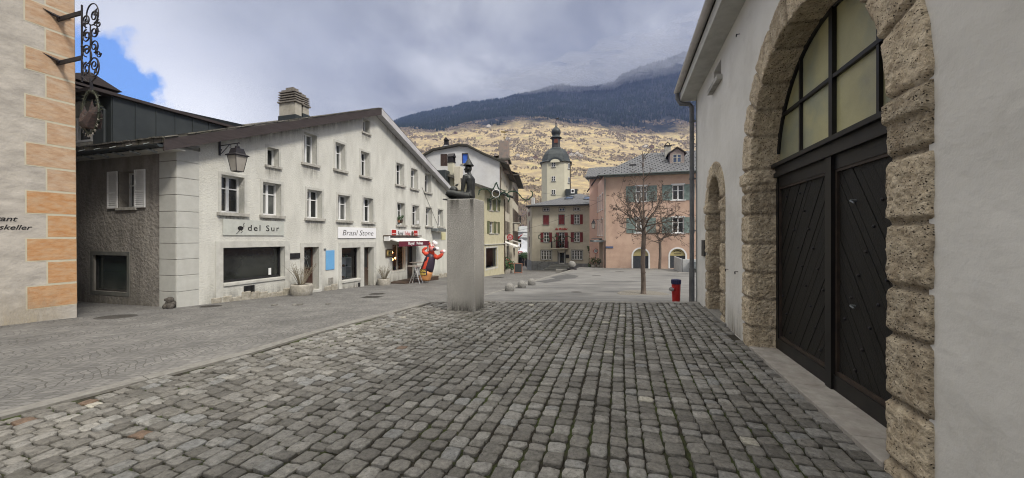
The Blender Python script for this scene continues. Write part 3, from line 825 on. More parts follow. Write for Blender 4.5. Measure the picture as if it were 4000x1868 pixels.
# ---------------------------------------------------------------- window / shutter builders
def add_window(root, Mf, x0, x1, z0, z1, depth=.3, fr=None, gl=None, cols=2, bars=(.64,), fw=.055, sur=None, sur_w=.12, sill=None, sill_o=.08, sill_h=.09,
               sill_x=.1, shutters=None, shut_m=None, closed=False, louver=True, detail=True, name='window', y_s=0.0):
    fr = fr or M_['white']; gl = gl or M_['glass']
    w = x1 - x0; h = z1 - z0
    b = MB(Mf); y = depth - .02
    b.box(x0, x0 + fw, y - .05, y + .03, z0, z1); b.box(x1 - fw, x1, y - .05, y + .03, z0, z1)
    b.box(x0 + fw, x1 - fw, y - .05, y + .03, z1 - fw, z1); b.box(x0 + fw, x1 - fw, y - .05, y + .03, z0, z0 + fw * 1.2)
    for c in range(1, cols):
        xc = x0 + w * c / cols; b.box(xc - fw * .8, xc + fw * .8, y - .06, y + .02, z0 + fw * 1.2, z1 - fw)
    for q in bars:
        zc = z0 + h * q
        for c in range(cols):
            xa = x0 + w * c / cols + (fw if c == 0 else fw * .8); xb = x0 + w * (c + 1) / cols - (fw if c == cols - 1 else fw * .8)
            b.box(xa, xb, y - .035, y + .02, zc - fw * .35, zc + fw * .35)
    win = b.build(name, fr, root)
    g = MB(Mf); g.quad((x0, y + .012, z0), (x1, y + .012, z0), (x1, y + .012, z1), (x0, y + .012, z1)); g.build('pane', gl, win)
    if sur:
        s = MB(Mf); q = sur_w; yy = -.014 + y_s
        s.box(x0 - q, x0, yy, .02, z0 - .002, z1 + q); s.box(x1, x1 + q, yy, .02, z0 - .002, z1 + q); s.box(x0, x1, yy, .02, z1, z1 + q)
        if not sill: s.box(x0 - q, x1 + q, yy, .02, z0 - q, z0 - .002)
        s.build('surround', sur, win)
    if sill:
        s = MB(Mf); s.bbox(x0 - sill_x, x1 + sill_x, -sill_o, .03, z0 - sill_h, z0 - .003, .008); s.box(x0 + .002, x1 - .002, .03, depth - .07, z0 - .03, z0 + .006); s.build('sill', sill, win)
    if shutters:
        sw = shutters
        rects = [(x0, (x0 + x1) / 2 - .006, -.01), ((x0 + x1) / 2 + .006, x1, -.01)] if closed else [(x0 - sw - .02, x0 - .02, -.055), (x1 + .02, x1 + sw + .02, -.055)]
        for xa, xb, yy in rects: shutter(Mf, win, xa, xb, z0 - .02, z1 + .02, yy, shut_m, louver)
    return win
def shutter(Mf, parent, xa, xb, z0, z1, y, m, louver=True, t=.035, st=.05):
    b = MB(Mf)
    b.box(xa, xa + st, y, y + t, z0, z1); b.box(xb - st, xb, y, y + t, z0, z1)
    zm = z0 + (z1 - z0) * .42
    for za, zb in ((z0, z0 + st), (zm - st / 2, zm + st / 2), (z1 - st, z1)): b.box(xa + st, xb - st, y, y + t, za, zb)
    if louver:
        for a, c in ((z0 + st, zm - st / 2), (zm + st / 2, z1 - st)):
            n = max(3, int((c - a) / .06))
            for i in range(n):
                za = a + (c - a) * i / n; zb = a + (c - a) * (i + 1) / n
                b.quad((xa + st, y + .006, za), (xb - st, y + .006, za), (xb - st, y + t - .006, zb), (xa + st, y + t - .006, zb))
        b.quad((xa + st, y + t - .003, z0), (xb - st, y + t - .003, z0), (xb - st, y + t - .003, z1), (xa + st, y + t - .003, z1))
    else: b.box(xa + st, xb - st, y + .008, y + t - .004, z0 + st, z1 - st)
    return b.build('shutter', m, parent)
def roof_slab(b, p0, p1, p2, p3, th):
    """a slab over the quad p0..p3 (top face), th thick downwards"""
    ps = [Vector(p) for p in (p0, p1, p2, p3)]
    b.add([tuple(p - Vector((0, 0, th))) for p in ps] + [tuple(p) for p in ps], [(0, 3, 2, 1), (4, 5, 6, 7), (0, 1, 5, 4), (1, 2, 6, 5), (2, 3, 7, 6), (3, 0, 4, 7)])

# ================================================================ RIGHT-HAND BUILDING (big arched gate)
FR = Frame(4.72, 9.5, -D.x, -D.y, 0.0)
rb = empty('arched_gate_building', FR.o, FR.ang, 'white plastered building with the big rough stone arched gate beside the cobbled terrace', 'building')
BIGC, BIGR, BIGZ = 5.785, 1.455, 2.55
SMC, SMR, SMZ = 2.03, .53, 2.30
wx0, wx1, wz0, wz1 = (*FR.rect(2788, 2817, 278, 336)[:2], 4.68, 5.0)
b = MB()
OUT = .385
wall_sheet(b, -.02, 19, -.6, 5.5, [dict(x0=BIGC - BIGR - OUT + .04, x1=BIGC + BIGR + OUT - .04, z0=-.5, z1=BIGZ, arch=True, reveal=.33),
                                    dict(x0=SMC - SMR - .26, x1=SMC + SMR + .26, z0=-.5, z1=SMZ, arch=True, reveal=.28), hole(wx0, wx1, wz0, wz1)], reveal=.3)
b.quad((-.02, 0, -.6), (-.02, 9, -.6), (-.02, 9, 5.5), (-.02, 0, 5.5)); b.quad((19, 0, -.6), (19, 9, -.6), (19, 9, 5.5), (19, 0, 5.5)); b.quad((-.02, 9, -.6), (19, 9, -.6), (19, 9, 5.5), (-.02, 9, 5.5))
for e_ in (-.02, 19): b.add([(e_, 0, 5.5), (e_, 9, 5.5), (e_, 4.5, 8.0)], [(0, 1, 2)])
b.build('wall', M_['plasterR'], rb)
b = MB(); b.quad((-.02, -.008, 5.3), (-.02, -.008, -.6), (.12, -.008, -.6), (.12, -.008, 5.3)); b.quad((-.024, -.008, -.6), (-.024, -.008, 5.3), (-.024, .2, 5.3), (-.024, .2, -.6)); b.build('corner_bead', M_['surround'], rb)
# roof with boxed eaves, gutter and downpipe
b = MB(); b.box(-.27, 19.4, -.32, .02, 5.20, 5.28); b.box(-.27, 19.4, -.35, -.32, 5.20, 5.42); b.box(-.30, -.27, -.35, 9.3, 5.20, 5.42); b.box(-.27, -.03, .02, 9.2, 5.20, 5.28); b.build('soffit', M_['surround'], rb)
b = MB(); roof_slab(b, (-.35, -.40, 5.53), (19.4, -.40, 5.53), (19.4, 4.5, 8.3), (-.35, 4.5, 8.3), .1); roof_slab(b, (-.35, 9.4, 5.53), (-.35, 4.5, 8.3), (19.4, 4.5, 8.3), (19.4, 9.4, 5.53), .1); b.build('roof', M_['tile_grey'], rb)
b = MB()
def gutter(b, x0, x1, y, z, r=.075, n=8):
    pr = [(math.cos(math.pi + math.pi * k / n) * r, math.sin(math.pi + math.pi * k / n) * r) for k in range(n + 1)]
    for (a, c) in zip(pr, pr[1:]): b.quad((x0, y + a[0], z + a[1]), (x1, y + a[0], z + a[1]), (x1, y + c[0], z + c[1]), (x0, y + c[0], z + c[1]))
    for xx in (x0, x1): b.add([(xx, y + p[0], z + p[1]) for p in pr], [tuple(range(n + 1))])
gutter(b, -.34, 19.4, -.42, 5.50, .075)
gt = b.build('gutter', mat('pale_gutter_metal', (.42, .40, .38), (.5, .48, .46), scale=5, rough=.5), rb)
b = MB()
for i in range(24): b.box(-.3 + i * .85, -.27 + i * .85, -.50, -.34, 5.49, 5.505)
b.build('gutter_bracket', M_['zinc'], gt)
b = MB(); dpx = -.14
b.tube([(-.26, -.42, 5.44), (-.26, -.41, 5.28), (-.24, -.34, 5.14), (-.16, -.14, 5.08), (dpx, -.085, 5.0), (dpx, -.085, 4.7)], .055, 10)
b.tube([(dpx, -.085, 4.7), (dpx, -.085, .78)], .055, 10)
b.tube([(dpx, -.085, .78), (dpx, -.085, -.6)], .066, 10)
for z in (4.6, 3.1, 1.75, .75): b.tube([(dpx, -.085, z), (dpx, -.085, z + .05)], .068, 10); b.box(dpx - .01, dpx + .01, -.03, .02, z + .01, z + .04)
b.build('downpipe', mat('weathered_pipe', (.10, .105, .115), (.17, .175, .18), scale=3, rough=.5, metal=.3), rb)
b = MB(); b.tube([(.07, -.014, 5.1), (.07, -.014, -.3)], .009, 5); b.build('lightning_cable', M_['zinc'], rb)
b = MB(); b.quad((wx0, .28, wz0), (wx1, .28, wz0), (wx1, .28, wz1), (wx0, .28, wz1)); w_ = b.build('attic_window', M_['dark'], rb)
b = MB(); b.bbox(wx0 - .12, wx1 + .1, -.1, .1, wz0 - .1, wz0 - .002, .01); b.build('sill', M_['sill'], w_)

# tuff stone arch swept along the opening, blocks and pits as real relief
M_['tuff'] = mat('travertine_tuff', (.46, .375, .265), (.66, .57, .43), scale=7, rough=.95, bump=.9, bscale=80, c3=(.24, .19, .135), scale3=12, f3=.6, detail=9, b2=.6, b2scale=18)
def pit(m, scale=44, lo=.18, hi=.34):
    t = m.node_tree; b = t.nodes['Principled BSDF']
    tc = t.nodes.new('ShaderNodeTexCoord'); mp = t.nodes.new('ShaderNodeMapping'); mp.inputs['Scale'].default_value = (1, 1, 1.5)
    t.links.new(tc.outputs['Object'], mp.inputs[0])
    nz = t.nodes.new('ShaderNodeTexNoise'); nz.inputs['Scale'].default_value = 14; nz.inputs['Detail'].default_value = 4; t.links.new(mp.outputs[0], nz.inputs[0])
    va = t.nodes.new('ShaderNodeVectorMath'); va.operation = 'MULTIPLY_ADD'; va.inputs[1].default_value = (.06, .06, .06); t.links.new(nz.outputs['Color'], va.inputs[0]); t.links.new(mp.outputs[0], va.inputs[2])
    vo = t.nodes.new('ShaderNodeTexVoronoi'); vo.inputs['Scale'].default_value = scale; vo.inputs['Randomness'].default_value = 1; t.links.new(va.outputs[0], vo.inputs[0])
    q = t.nodes.new('ShaderNodeMapRange'); t.links.new(vo.outputs['Distance'], q.inputs[0]); q.inputs[1].default_value = lo; q.inputs[2].default_value = hi; q.inputs[3].default_value = 0; q.inputs[4].default_value = 1
    # only some cells are open pores
    ms = t.nodes.new('ShaderNodeMapRange'); t.links.new(vo.outputs['Color'], ms.inputs[0]); ms.inputs[1].default_value = .45; ms.inputs[2].default_value = .5; ms.inputs[3].default_value = 0; ms.inputs[4].default_value = 1
    mxx = t.nodes.new('ShaderNodeMath'); mxx.operation = 'MAXIMUM'; t.links.new(q.outputs[0], mxx.inputs[0]); t.links.new(ms.outputs[0], mxx.inputs[1])
    src = b.inputs['Base Color'].links[0].from_socket
    mx = t.nodes.new('ShaderNodeMix'); mx.data_type = 'RGBA'; t.links.new(mxx.outputs[0], mx.inputs[0]); mx.inputs[6].default_value = (.06, .045, .03, 1); t.links.new(src, mx.inputs[7])
    t.links.new(mx.outputs[2], b.inputs['Base Color'])
    bp = t.nodes.new('ShaderNodeBump'); bp.inputs['Strength'].default_value = 1; bp.inputs['Distance'].default_value = .012
    t.links.new(mxx.outputs[0], bp.inputs['Height']); t.links.new(b.inputs['Normal'].links[0].from_socket, bp.inputs['Normal']); t.links.new(bp.outputs[0], b.inputs['Normal'])
pit(M_['tuff'])
def tone_mul(m):
    t = m.node_tree; b = t.nodes['Principled BSDF']; a = t.nodes.new('ShaderNodeAttribute'); a.attribute_name = 'tone'; c = t.nodes.new('ShaderNodeCombineXYZ')
    for i in range(3): t.links.new(a.outputs['Fac'], c.inputs[i])
    mx = t.nodes.new('ShaderNodeMix'); mx.data_type = 'RGBA'; mx.blend_type = 'MULTIPLY'; mx.inputs[0].default_value = 1
    t.links.new(b.inputs['Base Color'].links[0].from_socket, mx.inputs[6]); t.links.new(c.outputs[0], mx.inputs[7]); t.links.new(mx.outputs[2], b.inputs['Base Color'])
tone_mul(M_['tuff'])
def stone_arch(name, cx, r, zs, w, dep, parent, seed, blk=.40, res=.017, rough_amp=.0085, impost=True, zb=-.05, proud=.03):
    leg = zs - zb; arc = math.pi * r; tot = 2 * leg + arc
    n = int(tot / res); prof = [('f', w * k / max(1, int(w / res))) for k in range(int(w / res), -1, -1)]
    prof = [('o', q) for q in (.05,)] + prof + [('r', dep * k / int(dep / res)) for k in range(1, int(dep / res) + 1)]
    vs = []; m = len(prof)
    joints = []; a = 0; rnd = random.Random(seed)
    while a < tot: joints.append(a); a += blk * rnd.uniform(.8, 1.2)
    tones = [rnd.uniform(-.009, .009) for _ in joints]; shade = [rnd.uniform(.78, 1.14) for _ in joints]; tn = []
    for i in range(n + 1):
        s = tot * i / n
        if s < leg: base = Vector((cx - r, zb + s)); nrm = Vector((-1, 0))
        elif s < leg + arc:
            t = (s - leg) / r; base = Vector((cx - r * math.cos(t), zs + r * math.sin(t))); nrm = Vector((-math.cos(t), math.sin(t)))
        else: base = Vector((cx + r, zs - (s - leg - arc))); nrm = Vector((1, 0))
        jd = min(abs(s - j) for j in joints); bi = sum(1 for j in joints if j <= s) - 1
        g = max(0, 1 - jd / .034); rv = tones[bi]
        zrel = abs(base.y - (zs + .02))
        onleg = (s < leg or s > leg + arc)
        imp = impost and onleg and base.y > zs - .17
        for kind, q in prof:
            p2 = base + nrm * (q if kind == 'f' else (w + (0 if kind == 'o' else -w)))
            if kind == 'o': p3 = Vector((base.x + nrm.x * w, .05, base.y + nrm.y * w))
            elif kind == 'f': p3 = Vector((p2.x, -proud, p2.y))
            else: p3 = Vector((base.x, q, base.y))
            P = Vector((p3.x * 13 + seed, p3.y * 13, p3.z * 13))
            d = noise.fractal(P, .8, 2.0, 5) * rough_amp + noise.fractal(P * 4.2, 1, 2, 3) * rough_amp * .45 - (.012 if noise.noise(P * 3.1) > .52 else 0)
            edge = 1.0
            dd = d + rv
            if kind != 'r': dd -= .032 * min(1, g * 1.7)
            else: dd = d * .4 - .008 * min(1, g * 2)
            if imp: dd += .028
            if kind == 'f': 
                eb = min(q, w - q); rnd_ = max(0, 1 - eb / .035); dd -= .008 * rnd_ * rnd_
                off = Vector((0, -dd, 0))
                p3 = p3 + off + Vector((nrm.x, 0, nrm.y)) * (noise.noise(P * .8) * .012 * (q / w))
            elif kind == 'r':
                p3 = p3 - Vector((nrm.x, 0, nrm.y)) * (dd + (.006 if q > .03 else 0))
            else: p3 = p3 + Vector((nrm.x, 0, nrm.y)) * (noise.noise(P * .8) * .012)
            vs.append(tuple(p3)); tn.append(shade[bi] * (1 - .38 * min(1, g * 1.4)))
    fs = []
    for i in range(n):
        for k in range(m - 1): fs.append((i * m + k, i * m + k + 1, (i + 1) * m + k + 1, (i + 1) * m + k))
    mb = MB(); mb.add(vs, fs); o = mb.build(name, M_['tuff'], parent, smooth=True); a_ = o.data.attributes.new('tone', 'FLOAT', 'POINT'); a_.data.foreach_set('value', tn); return o
stone_arch('stone_arch', BIGC, BIGR, BIGZ, OUT, .34, rb, 3)
stone_arch('door_arch', SMC, SMR, SMZ, .30, .30, rb, 9, blk=.45, res=.03, rough_amp=.013, zb=-.02)
# threshold slabs
b = MB(); x = BIGC - BIGR + .01
while x < BIGC + BIGR - .05:
    x2 = min(BIGC + BIGR - .01, x + random.uniform(.5, .75)); b.bbox(x + .002, x2 - .002, -.04, .33, -.1, .035, .006); x = x2
b.build('threshold', mat('worn_pink_grey_slab', (.25, .235, .215), (.36, .34, .315), scale=6, rough=.85, bump=.4, bscale=30, c3=(.22, .19, .17), scale3=7, f3=.6), rb)
b = MB(); b.bbox(SMC - .9, SMC + .9, -.035, .3, -.1, .05, .01); b.build('door_step', M_['kerb'], rb)
# the big gate
gate = rb
yd = .325
GL, GR = BIGC - BIGR - .02, BIGC + BIGR + .02
wood = mat('black_painted_frame', (.007, .007, .008), (.015, .014, .013), scale=8, spec=.3, rough=.45, stretch=(1, 1, .2))
b = MB()
b.box(GL, GL + .09, yd - .03, yd + .1, .03, 2.44); b.box(GR - .09, GR, yd - .03, yd + .1, .03, 2.44)
b.box(BIGC - .06, BIGC + .06, yd - .05, yd + .1, .03, 2.44)
b.box(GL + .09, BIGC - .06, yd - .028, yd + .1, .036, .19); b.box(BIGC + .06, GR - .09, yd - .028, yd + .1, .036, .19)
b.box(GL + .09, BIGC - .06, yd - .02, yd + .1, 2.30, 2.44); b.box(BIGC + .06, GR - .09, yd - .02, yd + .1, 2.30, 2.44)
b.build('gate_frame', wood, gate)
b = MB(); b.box(GL - .0, GR + .0, yd - .07, yd + .11, 2.44, 2.50); b.box(GL, GR, yd - .045, yd + .11, 2.50, 2.58); b.box(GL, GR, yd - .09, yd + .11, 2.58, 2.63); b.build('transom', wood, gate)
def leaf(x0, x1, z0, z1, sgn, name):
    b = MB(); w = .080
    # diagonal boards clipped to the rectangle
    from math import tan
    sl = tan(R(56)) * sgn
    def clip(poly, fn):
        o = []
        for i in range(len(poly)):
            p, q = poly[i], poly[(i + 1) % len(poly)]; a, c = fn(p), fn(q)
            if a >= 0: o.append(p)
            if (a >= 0) != (c >= 0):
                t = a / (a - c); o.append((p[0] + (q[0] - p[0]) * t, p[1] + (q[1] - p[1]) * t))
        return o
    hz = w / math.cos(math.atan(abs(sl)))
    k = z0 - abs(sl) * (x1 - x0) - 1
    while k < z1 + abs(sl) * (x1 - x0) + 1:
        f = lambda x, kk: kk + sl * (x - (x0 + x1) / 2)
        g = .004
        poly = [(x0, f(x0, k + g)), (x1, f(x1, k + g)), (x1, f(x1, k + hz - g)), (x0, f(x0, k + hz - g))]
        for fn in (lambda p: p[1] - z0, lambda p: z1 - p[1], lambda p: p[0] - x0, lambda p: x1 - p[0]): poly = clip(poly, fn) if poly else []
        if len(poly) >= 3:
            dy = random.uniform(-.004, .004)
            b.prism(poly, yd + .012 + dy, yd + .05)
        k += hz
    b.box(x0, x1, yd + .035, yd + .06, z0, z1)
    o = b.build(name, M_['boards'], gate)
    # moulding inside the frame
    s = MB()
    for (a, c, e, f_) in ((x0, x0 + .03, z0, z1), (x1 - .03, x1, z0, z1), (x0 + .03, x1 - .03, z1 - .03, z1), (x0 + .03, x1 - .03, z0, z0 + .04)): s.box(a, c, yd - .012, yd + .02, e, f_)
    s.build('moulding', mat('worn_moulding', (.016, .012, .010), (.05, .034, .025), scale=6, rough=.6), o)
    s = MB()
    n = 9
    for i in range(n):
        for off in (.18, .78):
            z = z0 + .15 + (z1 - z0 - .3) * i / (n - 1); x = x0 + (x1 - x0) * ((off + (i * .085 * (-sgn))) % .9 + .05)
            s.sphere((x, yd + .006, z), .015, 7, 5)
    s.build('stud', M_['iron'], o)
    return o
lf = leaf(GL + .09, BIGC - .06, .19, 2.30, 1, 'gate_leaf')
lr = leaf(BIGC + .06, GR - .09, .19, 2.30, -1, 'gate_leaf')
lr['label'] = 'nearer gate leaf with boards slanting down towards the viewer'; 
s = MB(); s.tube([(BIGC + .36, yd - .03, 1.95), (BIGC + .36, yd + .02, 1.95)], .012, 8); s.tube([(BIGC + .36, yd - .03, 1.95), (BIGC + .42, yd - .03, 1.925)], .007, 6); s.build('handle', M_['zinc'], lr); s = MB(); s.tube([(BIGC + .36, yd - .03, .95), (BIGC + .36, yd + .02, .95)], .012, 8); s.tube([(BIGC + .36, yd - .03, .95), (BIGC + .42, yd - .03, .935)], .007, 6); s.build('handle', M_['zinc'], lr)
# fanlight
fan = MB()
rr_ = BIGR + .03; zc0 = BIGZ
def bar(x, z0, z1, w=.022, dy=0): fan.box(x - w, x + w, yd - .02 - dy, yd + .03, z0, z1)
zt = lambda x: zc0 + math.sqrt(max(0, rr_ ** 2 - (x - BIGC) ** 2)) - .005
for dx, w in ((-.74, .018), (0, .035), (.74, .018)): bar(BIGC + dx, 2.63, zt(BIGC + dx), w, .01 if dx == 0 else 0)
for za in (3.27,):
    xx = math.sqrt(rr_ ** 2 - (za - zc0) ** 2); fan.box(BIGC - xx, BIGC + xx, yd - .026, yd + .026, za - .02, za + .02)
fan.tube([(BIGC - rr_ * math.cos(math.pi * k / 40) * .985, yd, zc0 + rr_ * .985 * math.sin(math.pi * k / 40)) for k in range(2, 39)], .035, 6)
fo = fan.build('fanlight', wood, gate)
g = MB(); g.add([(BIGC - rr_ * math.cos(math.pi * k / 40), yd + .012, zc0 + rr_ * math.sin(math.pi * k / 40)) for k in range(41)], [tuple(range(41))])
g.build('pane', mat('frosted_greenish_glass', (.20, .245, .215), (.44, .42, .22), sharp=(.4, .6), scale=.8, rough=.33, bump=.25, bscale=160, spec=.8, c3=(.13, .10, .06), scale3=.7, f3=.5), fo)
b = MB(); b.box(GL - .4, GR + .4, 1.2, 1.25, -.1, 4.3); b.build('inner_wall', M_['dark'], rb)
# small plank door
dr = rb
b = MB()
z = .06
while z < 2.26:
    h = .165; b.bbox(SMC - SMR - .03, SMC + SMR + .03, .25, .30, z + .003, min(z + h, 2.27) - .004, .008); z += h
b.build('plank_door', mat('grey_brown_planks', (.075, .055, .042), (.12, .09, .07), scale=7, rough=.75, stretch=(.6, 4, 7), bump=.4, bscale=40), dr)
b = MB(); b.add([(SMC - (SMR + .03) * math.cos(math.pi * k / 20), .27, SMZ - .04 + (SMR + .03) * math.sin(math.pi * k / 20)) for k in range(21)], [tuple(range(21))]); b.build('fanlight', M_['glass'], dr)
# objects on the wall
x0, x1, z0, z1 = 8.73, 8.40, 1.19, 1.53
bx0 = (9.5 - 8.73) * 1.045; 
b = MB(); b.bbox(bx0, bx0 + .34, -.03, -.002, 1.17, 1.54, .004)
o = b.build('wall_plaque', M_['black']); o.matrix_world = FR.W.copy(); tag(o, 'black rectangular plaque on the white wall between downpipe and small arched door', 'plaque')
hk = [(2840, 105), (2889, 133), (2845, 1052), (2883, 1062)]
labs = ['small iron hook high on the white wall, left of the upper pair', 'small iron hook high on the white wall, nearer the stone arch', 'small iron hook low on the white wall, beside the small door jamb', 'small iron hook low on the white wall, beside the big stone arch']
for (px, py), lab in zip(hk, labs):
    x, z = FR.xz(px, py)
    b = MB(); b.tube([(0, 0, 0), (0, -.04, 0)], .006, 5); b.tube([(.022 * math.cos(t / 8 * 6.283), -.045, .022 * math.sin(t / 8 * 6.283) - .018) for t in range(9)], .005, 5, cap=False)
    o = b.build('wall_hook', M_['iron']); o.location = FR.pt(x, 0, z); o.rotation_euler = (0, 0, FR.ang); tag(o, lab, 'hook', 'iron hooks on the white wall')
# ================================================================ GABLED HOUSE with the shops
BC = -.68
FC = Frame(-10.9, 12.07, D.x, D.y, BC)
hc = empty('gabled_house', FC.o, FC.ang, 'long pale gabled house with three shops, its gable facing the street', 'house')
FS = Frame(-10.9, 12.07, N.x, N.y, BC)          # its side in the alley, x runs to 0 at the corner
MS = FC.W.inverted() @ FS.W
I4 = Matrix.Identity(4)
PK, LEN, DEEP = 10.0, 19.7, 12.0
ztop = lambda x: (4.57 - BC + .42 * x) if x <= PK else (4.57 - BC + .42 * PK - .366 * (x - PK))
def c_rect(x0, x1, yt, yb): return FC.rect(x0, x1, yt, yb)
row1 = [(864, 954, 681, 829), (1027, 1098, 710, 839), (1200, 1258, 739, 851), (1320, 1367.5, 760, 859.5), (1419, 1457.5, 771, 866), (1551, 1581.6, 791, 878), (1610.6, 1636.5, 801, 881), (1664, 1686, 809, 882), (1711, 1730, 818, 884)]
row2 = [(1187.5, 1237, 514.5, 634), (1310, 1348, 554, 659), (1409.7, 1443, 589, 684), (1548, 1577, 634, 719), (1605.6, 1630.5, 656, 734), (1660, 1683, 676, 749)]
small = [(1044, 1089, 573, 644), (1418, 1443, 462, 514)]
shopA = c_rect(871, 1111.6, 969, 1108.6)
doorA = c_rect(1187, 1245, 966, 1138.6)
shopB = c_rect(1334, 1407, 969, 1097); doorB = c_rect(1421.5, 1459, 966.7, 1126)
shopC = c_rect(1532, 1584, 955, 1062); doorC = c_rect(1590, 1625, 958, 1100)
doorD = c_rect(1752, 1775, 955, 1085); winD = c_rect(1669, 1680, 955, 1005)
holes = []
allw = [(c_rect(*r), 'n') for r in row1 + row2] + [(c_rect(*r), 's') for r in small]
for r, k in allw: holes.append(dict(x0=r[0], x1=r[1], z0=r[2], z1=r[3], arch=False, reveal=.36))
for r, rv in ((shopA, .32), (doorA, .42), (shopB, .32), (doorB, .42), (shopC, .25), (doorC, .35), (doorD, .3), (winD, .2)): holes.append(dict(x0=r[0], x1=r[1], z0=r[2], z1=r[3], arch=False, reveal=rv))
b = MB(); wall_sheet(b, 0, LEN, -2.5, ztop, holes, brk=(PK,)); b.build('wall', M_['plasterC'], hc)
# side wall to the alley
sw_win = FS.rect(465, 529, 672, 812); sw_shop = FS.rect(363, 497, 996, 1135)
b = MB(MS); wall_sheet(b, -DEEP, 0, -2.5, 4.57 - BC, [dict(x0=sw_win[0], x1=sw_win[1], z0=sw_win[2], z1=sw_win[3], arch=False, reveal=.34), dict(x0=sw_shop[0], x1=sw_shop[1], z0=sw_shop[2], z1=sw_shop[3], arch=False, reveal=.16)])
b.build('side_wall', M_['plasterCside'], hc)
b = MB(); wall_sheet(b, 0, LEN, -2.5, ztop, (), y=DEEP, brk=(PK,)); b.quad((LEN, 0, -2.5), (LEN, DEEP, -2.5), (LEN, DEEP, ztop(LEN)), (LEN, 0, ztop(LEN))); b.build('rear_wall', M_['plasterC'], hc)
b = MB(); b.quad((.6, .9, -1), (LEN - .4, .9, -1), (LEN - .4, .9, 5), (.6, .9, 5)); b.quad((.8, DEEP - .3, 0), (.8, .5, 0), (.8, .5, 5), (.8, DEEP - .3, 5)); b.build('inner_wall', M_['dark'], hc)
# corner quoins
b = MB(); qz = [FC.xz(690, y)[1] for y in (1270, 1141, 1078, 1014, 951, 890, 825, 760, 693, 627, 563)]
qw = FC.xz(776, 900)[0]; qws = -FS.xz(625, 900)[0]
for za, zb in zip(qz, qz[1:] + [ztop(0) - .02]):
    b.bbox(-.022, qw, -.022, .03, za + .011, zb - .011, .006)
    b.bbox(-.022, .03, .032, qws, za + .011, zb - .011, .006)
b.build('quoin', M_['quoin'], hc)
for i, (r, k) in enumerate(allw):
    x0, x1, z0, z1 = r
    gl = M_['curtain'] if i in (1, 3, 5, 9, 10, 13) else M_['glass']
    if k == 's': add_window(hc, I4, x0, x1, z0, z1, .36, gl=gl, cols=1, bars=(), sur=M_['surround'], sur_w=.1, sill=M_['sill'], sill_x=.12)
    else: add_window(hc, I4, x0, x1, z0, z1, .36, gl=gl, cols=2, bars=(.66,), fw=.06, sur=M_['surround'], sur_w=.11, sill=M_['sill'], sill_x=.16, sill_o=.1, sill_h=.12)
# side window with white shutters and the side shop window
x0, x1, z0, z1 = sw_win
add_window(hc, MS, x0, x1, z0, z1, .34, shutters=(x1 - x0) * .62, shut_m=M_['white'], sill=M_['sill'], sill_o=.06)
x0, x1, z0, z1 = sw_shop
add_window(hc, MS, x0, x1, z0, z1, .15, fr=M_['black'], cols=1, bars=(), fw=.05, gl=glass_mat('green_dark_glass', (.018, .026, .024), rough=.08), sur=mat('dark_grey_green_surround', (.10, .105, .095), (.15, .15, .14), scale=4), sur_w=.13, name='side_shop_window')
# shop A
x0, x1, z0, z1 = shopA
gdark = glass_mat('reflecting_shop_glass', (.006, .007, .007), rough=.02, wav=.12, c2=(.03, .033, .03), spec=.7)
w = add_window(hc, I4, x0, x1, z0, z1, .30, fr=M_['black'], gl=gdark, cols=1, bars=(), fw=.07, name='shop_window')
s = MB(); s.box(x0 - .26, x0, -.02, .02, -1.2, z1 + .24); s.box(x1, x1 + .26, -.02, .02, -1.2, z1 + .24); s.box(x0, x1, -.02, .02, z1, z1 + .24); s.bbox(x0 + .003, x1 - .003, -.05, .25, z0 - .1, z0 + .004, .01); s.build('surround', M_['surround'], w)
s = MB(); pnx = x0 + (x1 - x0) * .80; s.box(pnx - .02, pnx + .1, .262, .268, z0 + .12, z0 + .4); s.build('notice', M_['white'], w)
b = MB(); xx = -.6
rr = random.Random(4)
def z_gl(x): return z_street(12.07 + x * .957) - BC
for (xa, xb) in ((qw + .4, doorA[0] - .35), (doorA[1] + .35, shopB[0] - .3), (doorD[0] - 3.0, LEN)):
    b = MB(); n = max(2, int((xb - xa) / .35))
    for i in range(n):
        a = xa + (xb - xa) * i / n; c = xa + (xb - xa) * (i + 1) / n; h = rr.uniform(.14, .34)
        b.bbox(a + .003, c - .003, -.035 - rr.random() * .02, .02, z_gl(a) - .3, z_gl((a + c) / 2) + h, .03)
    b.build('rubble_footing', M_['rubble'], hc)
def vent(x0, x1, z0, z1, m, bars=7):
    b = MB(); b.box(x0, x1, -.004, .004, z0, z1); o = b.build('vent', M_['dark'], hc)
    s = MB()
    for i in range(bars + 1): a = x0 + (x1 - x0) * i / bars; s.box(a - .012, a + .012, -.03, -.004, z0, z1)
    s.box(x0, x1, -.034, -.004, z1 - .02, z1 + .012); s.build('vent_grille', m, o)
vent(*FC.rect(953, 991.5, 1119, 1157), M_['black'], 8)
vent(*FC.rect(1283, 1299.5, 1087, 1111), M_['sill'], 6)
b = MB(); r = FC.rect(1398, 1415, 1105, 1121); b.box(r[0], r[1], -.012, .01, r[2], r[3]); b.build('vent', M_['dark'], hc)
